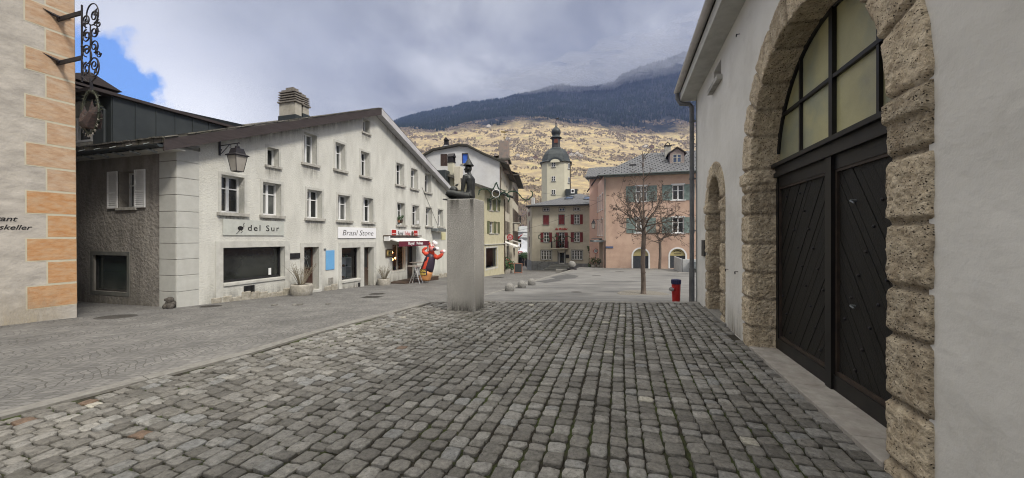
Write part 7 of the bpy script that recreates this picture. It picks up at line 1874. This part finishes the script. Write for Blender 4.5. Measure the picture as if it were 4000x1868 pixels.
b = MB(MP); b.bbox(LS - 4.8, LS - .3, -1.2, 0, 3.05, 3.3, .03); b.box(LS - 5.2, LS - 2.0, -1.0, 0, 3.42, 3.5); b.build('gate_canopy', M_['zinc'], hp)
rz = FP.xz(2507, 602, -7.6)[1]
b = MB(); ov = .7
b.add([(-ov, -ov, EZ), (WP + ov, -ov, EZ), (WP + ov, 15 + ov, EZ), (0.2, 15 + ov, EZ), (4.6, 7.4, rz), (WP - 4, 7.4, rz)], [(0, 1, 5, 4), (1, 2, 5), (2, 3, 4, 5), (3, 0, 4), (0, 3, 2, 1)]); b.box(-ov, WP + ov, -ov - .02, -ov + .05, EZ - .16, EZ + .01); b.build('roof', M_['tile_grey'], hp)
b = MB(); b.box(-.02, WP, -.62, -.001, EZ - .22, EZ - .16); b.build('soffit', mat('green_grey_eaves', (.13, .16, .15), (.2, .22, .2), scale=4, rough=.7), hp)
b = MB(); gutter(b, -ov, WP + ov, -ov - .12, EZ - .02, .11); b.tube([(.1, -.7, EZ - .1), (.1, -.12, EZ - .5), (.1, -.12, 3.2)], .055, 7); b.build('gutter', mat('verdigris_zinc', (.14, .18, .17), (.2, .24, .23), scale=4, rough=.5), hp)
b = MB(); b.tube([(.1, -.12, 3.25), (.1, -.12, -.1)], .075, 7); b.build('downpipe_foot', M_['black'], hp)
b = MB(MP); gutter(b, -.3, LS + .6, -.75, EZ - .05, .1); b.tube([(LS - 11.5, -.7, EZ - .1), (LS - 11.5, -.1, EZ - .8), (LS - 11.5, -.1, 0)], .06, 6); b.build('gutter', M_['iron'], hp)
# snow hooks pattern on the roof slope
b = MB(); sl = (rz - EZ) / (7.4 + ov)
rnd = random.Random(4)
for j in range(15):
    yy = -ov + .35 + j * .5; f = (yy + ov) / (7.4 + ov)
    xa = -ov + (4.6 + ov) * f + .2; k = 0
    while xa + k * .62 + (j % 2) * .31 < WP - 1: x = xa + k * .62 + (j % 2) * .31 - (xa % .62); b.box(x, x + .14, yy, yy + .12, EZ + (yy + ov) * sl + .01, EZ + (yy + ov) * sl + .07); k += 1
b.build('snow_hooks', M_['iron'], hp)
r = FP.rect(2617, 2672, 600, 645, -2.5)
x0, x1 = r[0], r[1]; z0, z1 = r[2] + .1, r[3]
yy = 2.4
b = MB(); b.box(x0, x0 + .28, yy, yy + 3, z0, z1); b.box(x1 - .28, x1, yy, yy + 3, z0, z1); b.box(x0 + .28, x1 - .28, yy, yy + .2, z1 - .14, z1); b.box(x0 + .28, x1 - .28, yy, yy + .2, z0, z0 + .1)
b.prism([(x0, z1), (x1, z1), ((x0 + x1) / 2, z1 + .55)], yy + .05, yy + 4); dm = b.build('dormer', mat('weathered_pink_wood', (.22, .18, .17), (.33, .27, .25), scale=5, rough=.8), hp)
b = MB(); xm = (x0 + x1) / 2; ovv = .25
for sg_ in (-1, 1): b.add([(xm, yy - .15, z1 + .72), (xm + sg_ * ((x1 - x0) / 2 + ovv), yy - .15, z1 + .0), (xm + sg_ * ((x1 - x0) / 2 + ovv), yy + 5, z1), (xm, yy + 5, z1 + .72), (xm, yy - .15, z1 + .6), (xm + sg_ * ((x1 - x0) / 2 + ovv), yy - .15, z1 - .14), (xm + sg_ * ((x1 - x0) / 2 + ovv), yy + 5, z1 - .14), (xm, yy + 5, z1 + .6)], [(0, 1, 2, 3), (4, 5, 6, 7), (0, 1, 5, 4)])
b.build('dormer_roof', M_['verge'], dm)
add_window(hp, T((0, yy, 0)), x0 + .28, x1 - .28, z0 + .1, z1 - .14, .08, cols=2, bars=(.6,), fw=.08, gl=M_['glass_blue'], fr=M_['sill'])
x, z1c = FP.xz(2609, 570, -5.2); b = MB(); b.bbox(x - .35, x + .35, 5.2, 5.9, EZ + 2, z1c, .03); ch = b.build('chimney', M_['sill'], hp)
b = MB(); b.box(x - .42, x + .42, 5.1, 6.0, z1c, z1c + .08); b.tube([(x - .24, 5.5, z1c + .08), (x - .22, 5.5, z1c + .35), (x, 5.5, z1c + .5), (x + .22, 5.5, z1c + .35), (x + .24, 5.5, z1c + .08)], .06, 6); b.build('chimney_cap', M_['iron'], ch)
x, zz = FP.xz(2472, 648, -2.5); b = MB(); b.bbox(x - .4, x + .4, 2.2, 3.2, EZ + 1.0, zz + .15, .03); b.build('roof_hatch', M_['iron'], hp)
# rear wing
b = MB(); wz1 = FP.xz(2380, 631, -5.5)[1]; wz0 = FP.xz(2380, 676, -5)[1]
b.box(-2.3, 3.6, 7.0, 12, 0, wz0); b.build('rear_wing', M_['pinkside'], hp)
b = MB(); b.prism([(-2.9, wz0 - .2), (-2.6, wz0 - .5), (3.9, wz0 - .1), (3.9, wz0 + .1)], 6.5, 6.6); roof_slab(b, (-2.8, 6.3, wz0 - .1), (4.6, 6.3, wz0 - .1), (4.4, 9.2, wz1), (-2.6, 9.2, wz1), .15); b.add([(-2.8, 6.3, wz0 - .1), (-2.6, 9.2, wz1), (-2.8, 12, wz0 - .1)], [(0, 1, 2)]); b.build('rear_wing_roof', M_['tile_grey'], hp)
r = FP.rect(2367, 2395.5, 962.5, 969.5, .05); so = board('street_sign', FP, r, .03, mat('blue_grey_enamel', (.07, .10, .20), (.09, .12, .22), scale=4, rough=.4), 'narrow blue street name plate on the pink house beside its downpipe', 'sign', .03)
# wall lantern on the pink house: bracket at the corner, reaching along the street side
px_ = at(2349, 858, 43.0)
Mx = Matrix.Translation((px_.x, 42.75, px_.z)) @ Matrix.Rotation(FP.ang - R(90), 4, 'Z')
lantern(Mx, 'corner_lantern', 'small dark lantern hanging from the corner of the pink house', 1.05, .6, .95, 0, .8)
b = MB(); b.box(0, .1, 0, .1, -.5, .5)
# no-entry style sign
p = at(2327, 1046, 46); p.z = z_plaza(46) - .1; e = empty('traffic_sign', p, -.1, 'round red rimmed traffic sign on a pole before the pink house gate', 'traffic sign')
b = MB(); b.tube([(0, 0, 0), (0, 0, 2.45)], .035, 7); b.build('pole', M_['zinc'], e)
zc = 1.6 + (928 - 981) / FPX * 46 - p.z
Mz = T((0, -.05, zc)) @ Matrix.Rotation(R(90), 4, 'X')
b = MB(Mz); b.lathe([(.30, 0), (.30, .012)], n=28); f_ = b.build('sign_face', M_['white'], e)
b = MB(Mz)
vs = []; n = 28
for r_, z_ in ((.235, .016), (.30, .016)):
    for k in range(n): vs.append((r_ * math.cos(6.2832 * k / n), r_ * math.sin(6.2832 * k / n), z_))
b.add(vs, [(k, (k + 1) % n, n + (k + 1) % n, n + k) for k in range(n)]); b.build('red_rim', M_['red'], f_)
b = MB(T((0, -.07, zc))); b.tube([(0, 0, 0), (0, 0, .15)], .022, 5); b.tube([(0, 0, 0), (-.13, 0, -.1)], .022, 5); b.tube([(0, 0, 0), (.13, 0, -.1)], .022, 5); b.sphere((0, 0, .02), .05, 8, 6); b.build('black_symbol', M_['board_text'], f_)
for i, (px, w, lab) in enumerate(((2317, .34, 'reddish leafy pot at the foot of the pink house gate'), (2338, .3, 'smaller leafy pot right of the traffic sign pole'))):
    p = at(px, 1046, 44.5); p.z = z_plaza(44.5); shrubpot(p, w * .8, .35, .85 - i * .15, lab, 40 + i, None, mat('autumn_leaves_%d' % i, (.25, .10, .05), (.35, .16, .08), rough=.8))

# ================================================================ BOLLARDS, HYDRANT, RAMP, GRATES
def bollard(px, py, r, lab):
    Y = 20
    for _ in range(60): Y = (EYE - z_plaza(Y)) * FPX / (py - 928)
    e = MB(); e.lathe([(r, -.1), (r * 1.0, r * .75)] + [(r * math.cos(t), r * .75 + r * math.sin(t)) for t in [R(10 * k) for k in range(1, 9)]] + [(.01, r * 1.75)], n=24)
    o = e.build('stone_bollard', M_['bollard'], smooth=True); o.location = ((px - 2000) / FPX * Y, Y, z_plaza(Y)); tag(o, lab, 'bollard', 'round topped stone bollards along the plaza edge')
bollard(1990, 1137, .205, 'nearest domed stone bollard, right of the plinth'); bollard(2038, 1124, .20, 'middle domed stone bollard of the three at the plaza edge'); bollard(2076.5, 1114, .20, 'farthest domed stone bollard, darker than its neighbours')
sY = 38.6; sx_ = (2234 - 2000) / FPX * sY; z = z_plaza(sY)
b = MB(); b.sphere((0, 0, .52), .40, 24, 16); o = b.build('stone_ball', M_['bollard'], smooth=True); o.location = (sx_, sY, z - .02); tag(o, 'large round stone ball on a low collar at the corner of the plaza', 'stone ball')
b = MB(); b.lathe([(.46, 0), (.5, .04), (.5, .14), (.44, .17)], n=24); o2 = b.build('collar', M_['iron'], o)
b = MB(); b.bbox(-1.6, .6, -.2, .25, -1.0, -.02, .02); o = b.build('retaining_wall', M_['kerb']); o.location = (sx_, sY + .6, z); o.rotation_euler = (0, 0, R(-8)); tag(o, 'short stone retaining wall beneath the stone ball', 'wall')
# hydrant
hy_Y = 9.95; hp_ = Vector(((2641 - 2000) / FPX * hy_Y, hy_Y, z_plaza(hy_Y)))
e = empty('fire_hydrant', hp_, 0, 'red fire hydrant with dark blue cap at the end of the cobbled terrace', 'fire hydrant')
Hh = EYE + (928 - 1090) / FPX * hy_Y - hp_.z
b = MB(); b.lathe([(.125, 0), (.125, .04), (.085, .06), (.09, .12), (.105, Hh * .55), (.112, Hh * .78), (.112, Hh - .13)], n=18); b.build('barrel', M_['red'], e, smooth=False)
b = MB(); b.lathe([(.118, Hh - .135), (.122, Hh - .12), (.122, Hh - .03), (.112, Hh - .015), (.03, Hh)], n=18)
for k in range(8): a = k * .785; b.tube([(.12 * math.cos(a), .12 * math.sin(a), Hh - .12), (.12 * math.cos(a), .12 * math.sin(a), Hh - .02)], .014, 4)
b.build('cap', M_['navy'], e)
b = MB(); b.tube([(0, 0, Hh * .72), (-.12, -.07, Hh * .72), (-.165, -.095, Hh * .72)], [.055, .055, .045], 12); nz_ = b.build('nozzle', M_['red'], e); b = MB(); b.tube([(-.155, -.09, Hh * .72), (-.19, -.115, Hh * .72)], [.058, .055], 14); b.tube([(-.19, -.115, Hh * .72), (-.21, -.13, Hh * .72)], [.03, .028], 10); b.build('nozzle_cap', M_['steel'], nz_)
# ramp parapet at the right end of the plaza
Yr = 33; p = at(2688, 1040, Yr)
e = empty('ramp_parapet', (p.x, Yr, z_plaza(Yr)), FP.ang, 'pale metal ramp parapet with planters at the right end of the plaza', 'parapet')
b = MB(); b.bbox(-.5, 3.2, 0, .12, -.2, 1.15, .02); b.bbox(-.52, -.4, 0, 5.5, -.2, 1.15, .02); b.build('panel', mat('pale_grey_panel', (.36, .37, .38), (.42, .43, .44), scale=2, rough=.6), e)
b = MB(); b.bbox(.15, 2.6, -.7, -.01, .25, 1.0, .02); b.build('box', M_['zinc'], e)
b = MB(); b.bbox(-1.0, .3, -1.4, -.9, -.2, .06, .01); b.build('slab', M_['kerb'], e)
# tree pits and trees
def bare_tree(px, pyb, H, trunk_r, fork, spread, lab, seed, nl=14, leader=True):
    Y = 20
    for _ in range(60): Y = (EYE - z_plaza(Y)) * FPX / (pyb - 928)
    X = (px - 2000) / FPX * Y; e = empty('bare_tree', (X, Y, z_plaza(Y)), 0, lab, 'tree', 'bare trees on the plaza')
    rnd = random.Random(seed); tb = MB(); lb = MB(); tw_ = MB()
    zs = [0, .12, .5, fork * .5, fork, fork + .4, H * .6, H * .8, H] if leader else [0, .1, .5, fork * .5, fork]
    rs2 = [trunk_r * 1.25, trunk_r * 1.0, trunk_r * .92, trunk_r * .88, trunk_r * .85, trunk_r * .55, trunk_r * .36, trunk_r * .2, .008] if leader else [trunk_r * 1.25, trunk_r, trunk_r * .95, trunk_r * .9, trunk_r * .9]
    pts = [Vector((rnd.uniform(-.02, .02) * (1 + z_ * .2), rnd.uniform(-.02, .02), z_)) for z_ in zs]; tb.tube(pts, rs2, 10)
    for z_ in (fork * .75, fork * .35): tb.tube([(0, 0, z_), (0, 0, z_ + .03)], trunk_r * 1.05, 10)
    tb.build('trunk', M_['bark'], e)
    def grow(mb, p, d, L, r, depth):
        n = 5; ps = [p.copy()]; rs_ = [r]; q = p.copy(); dd = d.copy()
        for i in range(n):
            dd = (dd + Vector((rnd.gauss(0, .16), rnd.gauss(0, .16), rnd.gauss(.02, .14)))).normalized(); q = q + dd * L / n; ps.append(q.copy()); rs_.append(r * (1 - .75 * (i + 1) / n) + .002)
        mb.tube(ps, rs_, 5 if depth < 2 else 3)
        if depth >= 3: return
        k = {0: 7, 1: 3, 2: 3}[depth]
        for i in range(k):
            t = rnd.uniform(.25, 1.0); j = min(n - 1, int(t * n)); pp_ = ps[j].lerp(ps[j + 1], t * n - j if t < 1 else 1)
            base_d = (ps[j + 1] - ps[j]).normalized(); side = base_d.cross(Vector((rnd.gauss(0, 1), rnd.gauss(0, 1), rnd.gauss(0, 1)))).normalized()
            nd = (base_d * rnd.uniform(.3, 1) + side * rnd.uniform(.5, 1.1) + Vector((0, 0, .1))).normalized(); grow(tw_ if depth >= 1 else lb, pp_, nd, L * rnd.uniform(.28, .5), max(.004, rs_[j] * .55), depth + 1)
        # knobbly pruned tip
        for _ in range(3): dv = Vector((rnd.gauss(0, 1), rnd.gauss(0, 1), rnd.gauss(0, 1))).normalized(); tw_.tube([ps[-1], ps[-1] + dv * .07], [.010, .004], 3)
    for i in range(nl):
        a = 6.283 * i / nl + rnd.uniform(-.2, .2); el = rnd.uniform(.12, .85); z_ = fork - .35 + rnd.uniform(0, .9)
        grow(lb, Vector((0, 0, z_)), Vector((math.cos(a) * math.cos(el), math.sin(a) * math.cos(el), math.sin(el))), spread * rnd.uniform(.75, 1.05), trunk_r * .30, 0)
    if leader:
        for i in range(11):
            a = rnd.uniform(0, 6.283); z_ = rnd.uniform(H * .7, H * .97); el = rnd.uniform(.3, 1.1); grow(tw_, Vector((0, 0, z_)), Vector((math.cos(a) * math.cos(el), math.sin(a) * math.cos(el), math.sin(el))), spread * .42 * rnd.uniform(.6, 1), .014, 2)
    lb.build('limbs', M_['bark'], e); tw_.build('twigs', M_['twig'], e)
    g = MB(T((0, 0, .0))); g.lathe([(1.0, -.02), (1.0, .012), (.93, .016)], n=36)
    o = g.build('tree_grate', mat('grate_stone_chips_%d' % seed, (.10, .092, .08), (.27, .255, .225), scale=55, rough=.95, bump=1, bscale=60, sharp=(.42, .6))); o.location = (X, Y, z_plaza(Y)); tag(o, 'round stony planting pit around the ' + ('nearer' if leader else 'farther') + ' bare tree', 'tree pit')
bare_tree(2513, 1149, 5.75, .098, 2.45, 1.75, 'nearer bare pruned tree with a tall leader, before the pink house', 5, 15)
bare_tree(2578, 1052, 4.6, .15, 2.9, 2.3, 'farther bare tree with a round crown close to the pink house', 9, 13, False)
# ================================================================ GARLANDS
def fir_rope(b, pts, rnd, th=.05, dens=26):
    for a, c in zip(pts, pts[1:]):
        a, c = Vector(a), Vector(c); n = max(2, int((c - a).length * dens))
        for i in range(n):
            p = a.lerp(c, i / n)
            for _ in range(3):
                d = Vector((rnd.gauss(0, 1), rnd.gauss(0, 1), rnd.gauss(0, 1))).normalized() * th * rnd.uniform(.8, 2); u = d.orthogonal().normalized() * th * .3
                b.add([tuple(p - u), tuple(p + d), tuple(p + u)], [(0, 1, 2)])
    b.tube(pts, th * .6, 5)
def garland(name, Y, f, lab, th, shapes, wire):
    e = empty(name, at(*f, Y), 0, lab, 'garland'); o_ = at(*f, Y); rnd = random.Random(2)
    b = MB()
    for sh in shapes: fir_rope(b, [at(px, py, Y) - o_ for px, py in sh], rnd, th)
    b.build('fir_rope', M_['garland'], e)
    b = MB(); b.tube([at(px, py, Y + dy) - o_ for px, py, dy in wire], .008, 4); b.build('wire', M_['iron'], e)
    return e, o_
star1 = [(1939, 713), (1927, 738), (1903, 739), (1920, 757), (1911, 783), (1935, 769), (1954, 790), (1951, 760), (1974, 747), (1948, 738), (1939, 713)]
g1 = [(1982, 770), (1980, 760), (1988, 750), (2003, 747), (2018, 750), (2030, 762), (2040, 775), (2053, 782), (2067, 778), (2080, 765), (2081, 753), (2072, 745)]
g0 = [(1870, 760), (1872, 745), (1885, 738), (1905, 740)]; g2 = [(1955, 760), (1968, 750), (1982, 760), (1992, 778), (1985, 788)]
e, o_ = garland('star_garland', 27, (1940, 750), 'green fir star and wavy garland strung high beside the statue', .07, [star1, g1, g0, g2], [(1800, 735, 2), (1940, 742, 0), (2075, 748, 0), (2360, 790, 14)])
b = MB(); b.tube([at(1937 + 15 * math.cos(t / 24 * 6.283), 756 + 15 * math.sin(t / 24 * 6.283), 26.9) - o_ for t in range(25)], .02, 5, cap=False); b.build('light_ring', M_['white'], e)
s2 = [(2150, 925), (2156, 928)]
garland('star_garland', 52, (2170, 930), 'second fir star garland hanging before the khaki house balcony', .085, [[(2111, 916), (2103, 922), (2104, 932), (2114, 935), (2128, 929), (2138, 925), (2147, 932), (2147, 940), (2141, 944)],
        [(2172, 915), (2169, 926), (2158, 927), (2166, 934), (2164, 945), (2172, 938), (2182, 942), (2180, 930), (2187, 924), (2176, 924), (2172, 915)], [(2206, 938), (2204, 930), (2210, 923), (2220, 923), (2230, 929), (2240, 934), (2248, 930), (2248, 921), (2242, 917)]], [(2085, 908, 5), (2172, 915, 0), (2300, 902, -2)])
# overhead wire
b = MB(); pA, pB = at(1960, 915, 37), at(2356, 780, 43); b.tube([pA.lerp(pB, i / 8) - Vector((0, 0, .5 * math.sin(math.pi * i / 8))) for i in range(9)], .012, 4)
o = b.build('overhead_wire', M_['iron']); tag(o, 'thin wire spanning from the white gable house to the pink house eaves', 'wire')

# ================================================================ AIR
M = bpy.data.materials.new('mountain_air'); M.use_nodes = True; t = M.node_tree; t.nodes.clear()
o = t.nodes.new('ShaderNodeOutputMaterial'); pv = t.nodes.new('ShaderNodeVolumePrincipled'); pv.inputs['Color'].default_value = (.34, .47, 1.0, 1); pv.inputs['Density'].default_value = .00012; pv.inputs['Anisotropy'].default_value = 0
t.links.new(pv.outputs[0], o.inputs['Volume'])
b = MB(); b.box(-3600, 3700, -800, 2700, -12, 1400); o = b.build('haze', M); tag(o, kind='stuff')

# low cloud caught on the upper mountain
CM = bpy.data.materials.new('low_cloud_vapour'); CM.use_nodes = True; t = CM.node_tree; t.nodes.clear()
o = t.nodes.new('ShaderNodeOutputMaterial'); pv = t.nodes.new('ShaderNodeVolumePrincipled'); pv.inputs['Color'].default_value = (.70, .74, .84, 1); pv.inputs['Density'].default_value = .0036; pv.inputs['Anisotropy'].default_value = 0
t.links.new(pv.outputs[0], o.inputs['Volume'])
b = MB()
rnd = random.Random(31)
for px, py, Y, rx, ry, rz in ((2160, 300, 2090, 260, 130, 44), (2300, 268, 2070, 280, 150, 66), (2250, 318, 2150, 180, 90, 30), (2420, 250, 2050, 260, 170, 80), (2530, 215, 2040, 280, 160, 84), (2660, 190, 2030, 300, 170, 92), (2600, 240, 2100, 170, 100, 48), (2820, 150, 2030, 360, 170, 120), (2030, 322, 2120, 220, 110, 30), (2380, 300, 2120, 150, 90, 34), (2150, 322, 2020, 300, 130, 42), (2330, 300, 1990, 280, 140, 52), (2480, 268, 1960, 260, 130, 52), (2640, 232, 1950, 260, 140, 62)):
    p = at(px, py, Y); o0 = len(b.v); b.sphere((0, 0, 0), 1.0, 32, 20)
    for i in range(o0, len(b.v)):
        v = Vector(b.v[i]); q = 1 + .38 * noise.fractal(v * 1.9 + Vector((px, 0, 0)), 1, 2, 4); b.v[i] = (p.x + v.x * q * rx, p.y + v.y * q * ry, p.z + v.z * q * rz)
o = b.build('low_cloud', CM, smooth=True); tag(o, kind='stuff')

# ---------------------------------------------------------------- weathering with a shape of its own
def fade_mat(name, col, scale, k):
    m = bpy.data.materials.new(name); m.use_nodes = True; t = m.node_tree; b = t.nodes['Principled BSDF']; L = t.links
    b.inputs['Base Color'].default_value = (*col, 1); b.inputs['Roughness'].default_value = .95
    a = t.nodes.new('ShaderNodeAttribute'); a.attribute_name = 'fade'; tc = t.nodes.new('ShaderNodeTexCoord'); mp = t.nodes.new('ShaderNodeMapping'); mp.inputs['Scale'].default_value = (1, 1, .18)
    n = t.nodes.new('ShaderNodeTexNoise'); n.inputs['Scale'].default_value = scale; n.inputs['Detail'].default_value = 7; n.inputs['Roughness'].default_value = .7
    L.new(tc.outputs['Object'], mp.inputs[0]); L.new(mp.outputs[0], n.inputs[0])
    q = t.nodes.new('ShaderNodeMapRange'); L.new(n.outputs[0], q.inputs[0]); q.inputs[1].default_value = .32; q.inputs[2].default_value = .68
    mu = t.nodes.new('ShaderNodeMath'); mu.operation = 'MULTIPLY'; L.new(q.outputs[0], mu.inputs[0]); L.new(a.outputs['Fac'], mu.inputs[1])
    m2 = t.nodes.new('ShaderNodeMath'); m2.operation = 'MULTIPLY'; m2.use_clamp = True; L.new(mu.outputs[0], m2.inputs[0]); m2.inputs[1].default_value = k
    L.new(m2.outputs[0], b.inputs['Alpha']); return m
def stain(Mf, x0, x1, z0, z1, m, root, up=False, nx=6, nz=5, y=-.006, zfun=None):
    vs = []; fd = []
    for j in range(nz + 1):
        for i in range(nx + 1):
            u, v = i / nx, j / nz; zz = z0 + (z1 - z0) * v
            vs.append((x0 + (x1 - x0) * u, y, zz + (zfun(x0 + (x1 - x0) * u) if zfun else 0))); e = min(1, min(u, 1 - u) * 5) if not up else min(1, min(u, 1 - u) * 40)
            fd.append(e * ((1 - v) ** 1.5 if up else v ** 1.3))
    b = MB(Mf); b.add(vs, [(j * (nx + 1) + i, j * (nx + 1) + i + 1, (j + 1) * (nx + 1) + i + 1, (j + 1) * (nx + 1) + i) for j in range(nz) for i in range(nx)])
    o = b.build('rain_stain' if not up else 'splash_stain', m, root); a = o.data.attributes.new('fade', 'FLOAT', 'POINT'); a.data.foreach_set('value', fd); return o
sm = fade_mat('sill_run_off', (.20, .19, .165), 9, .8)
for (r, k) in allw:
    stain(I4, r[0] - .14, r[1] + .14, r[2] - .13 - random.uniform(.5, .8), r[2] - .12, sm, hc)
sm2 = fade_mat('ground_splash', (.19, .18, .16), 5, 1.0)
stain(I4, qw + .05, LEN - .3, -.1, .75, sm2, hc, up=True, nx=40, zfun=lambda x: z_gl(x), y=-.0075)
stain(MS, -DEEP + .2, -qws - .02, -.05, 1.1, sm2, hc, up=True, nx=10)
sm3 = fade_mat('verge_drip', (.24, .23, .20), 4, 1.0)
stain(I4, .9, PK - .2, -.55, -.0, sm3, hc, nx=30, zfun=lambda x: ztop(x)); stain(I4, PK + .2, LEN - .3, -.55, 0, sm3, hc, nx=30, zfun=lambda x: ztop(x))
stain(I4, 7.7, 18.5, .0, .55, fade_mat('plaster_foot_dirt', (.33, .30, .25), 4, .9), rb, up=True, nx=60, y=-.004); stain(I4, 2.9, 3.9, .0, .6, bpy.data.materials['plaster_foot_dirt'], rb, up=True, y=-.004)
stain(I4, -15.8, -.05, .05, 1.1, fade_mat('washed_foot', (.42, .37, .28), 3, .9), ha, up=True, nx=30, y=-.03)
# trowel ridges and hairline cracks in the smooth plaster
rnd = random.Random(17); b = MB(); c = MB()
for i in range(22):
    x = rnd.uniform(7.75, 9.6); z = rnd.uniform(.1, 4.2); a = rnd.uniform(-.5, .35); L_ = rnd.uniform(.12, .5); n = 7; ps = []
    for k in range(n): t = k / (n - 1); ps.append((x + L_ * t * math.cos(a), .0 + .0006, z + L_ * t * math.sin(a) + .05 * math.sin(t * 3 + i)))
    b.tube(ps, [.0006] + [.0013 * rnd.uniform(.6, 1.1)] * (n - 2) + [.0006], 5)
b.build('trowel_ridges', M_['plasterR'], rb)
for x0_, z0_, n in ((7.9, .45, 16), (8.1, 1.3, 12), (7.75, 2.2, 9)):
    x, z, a = x0_, z0_, rnd.uniform(-.3, .3); ps = [(x, -.0004, z)]
    for k in range(n): a += rnd.gauss(0, .35); a *= .85; x += .045 * math.cos(a); z += .045 * math.sin(a); ps.append((x, -.0004, z))
    c.tube(ps, .0011, 4)

# repairs and lids on the plaza
pm = mat('fresh_dark_asphalt', (.055, .056, .058), (.09, .09, .092), scale=5, rough=.9, bump=.4, bscale=80)
def on_plaza(px, py):
    Y = 20
    for _ in range(60): Y = (EYE - z_plaza(Y)) * FPX / (py - 928)
    return Vector(((px - 2000) / FPX * Y, Y, z_plaza(Y)))
b = MB()
for k_, poly in enumerate((((2150, 1083), (2215, 1071), (2262, 1078), (2245, 1088), (2175, 1092)), ((2095, 1100), (2160, 1090), (2210, 1094), (2130, 1106)))):
    ps = [on_plaza(*p) for p in poly]; b.add([(p.x, p.y, p.z + .004 + .003 * k_) for p in ps], [tuple(range(len(ps)))])
tag(b.build('plaza_patch', pm), kind='structure')
for (px, py, r, lab) in ((2330, 1076, .34, 'round lid in the middle of the plaza beyond the nearer tree'), (2252, 1141, .22, 'small round lid on the plaza between bollards and nearer tree'), (2420, 1061, .4, 'round lid near the pink house at the left of its first arch')):
    p = on_plaza(px, py); b = MB(T(p) @ Matrix.Rotation(-math.atan(.045), 4, 'X')); b.lathe([(r, -.01), (r, .006), (r * .92, .01)], n=24); b.lathe([(r * .5, .01), (r * .48, .014)], n=16)
    tag(b.build('manhole_cover', cim), lab, 'manhole cover', 'manhole covers in the paving')

pst = fade_mat('plinth_run_off', (.10, .095, .085), 14, 1.2)
stain(I4, -.12, -.03, PH - .55, PH - .01, pst, plo, y=-.002); stain(I4, -.60, -.35, PH - .35, PH - .01, pst, plo, y=-.002)
stain(I4, -.65, -.01, .0, .30, pst, plo, up=True, y=-.002)
stain(Matrix.Rotation(R(90), 4, 'Z'), .02, .58, .0, .28, pst, plo, up=True, y=-.002)
# ---------------------------------------------------------------- loose pieces that are parts of their own
def split_loose(o):
    me = o.data; n = len(me.vertices); par = list(range(n))
    def find(a):
        while par[a] != a: par[a] = par[par[a]]; a = par[a]
        return a
    for e in me.edges:
        a, b_ = find(e.vertices[0]), find(e.vertices[1])
        if a != b_: par[a] = b_
    comp = {}
    for p in me.polygons: comp.setdefault(find(p.vertices[0]), []).append(p)
    if len(comp) < 2: return
    nm = o.name.split('.')[0]
    for ps in comp.values():
        idx = {}; vs = []; fs = []
        for p in ps:
            f = []
            for v in p.vertices:
                if v not in idx: idx[v] = len(vs); vs.append(me.vertices[v].co[:])
                f.append(idx[v])
            fs.append(f)
        m2 = bpy.data.meshes.new(nm); m2.from_pydata(vs, [], fs)
        for m in me.materials: m2.materials.append(m)
        if ps[0].use_smooth: m2.polygons.foreach_set('use_smooth', [True] * len(fs))
        c = bpy.data.objects.new(nm, m2); COL.objects.link(c); c.parent = o.parent
    bpy.data.objects.remove(o)
for o in list(COL.objects):
    nm = o.name.split('.')[0]
    if o.type == 'MESH' and o.parent and nm in ('stud', 'gutter_bracket', 'baubles') or (nm == 'window' and o.parent and o.parent.name.startswith('hillside_house')): split_loose(o)
for o in COL.objects:
    if o.name.startswith('baubles'): o.name = o.name.replace('baubles', 'bauble')
    if o.name.startswith('snow_hooks'): o['kind'] = 'stuff'
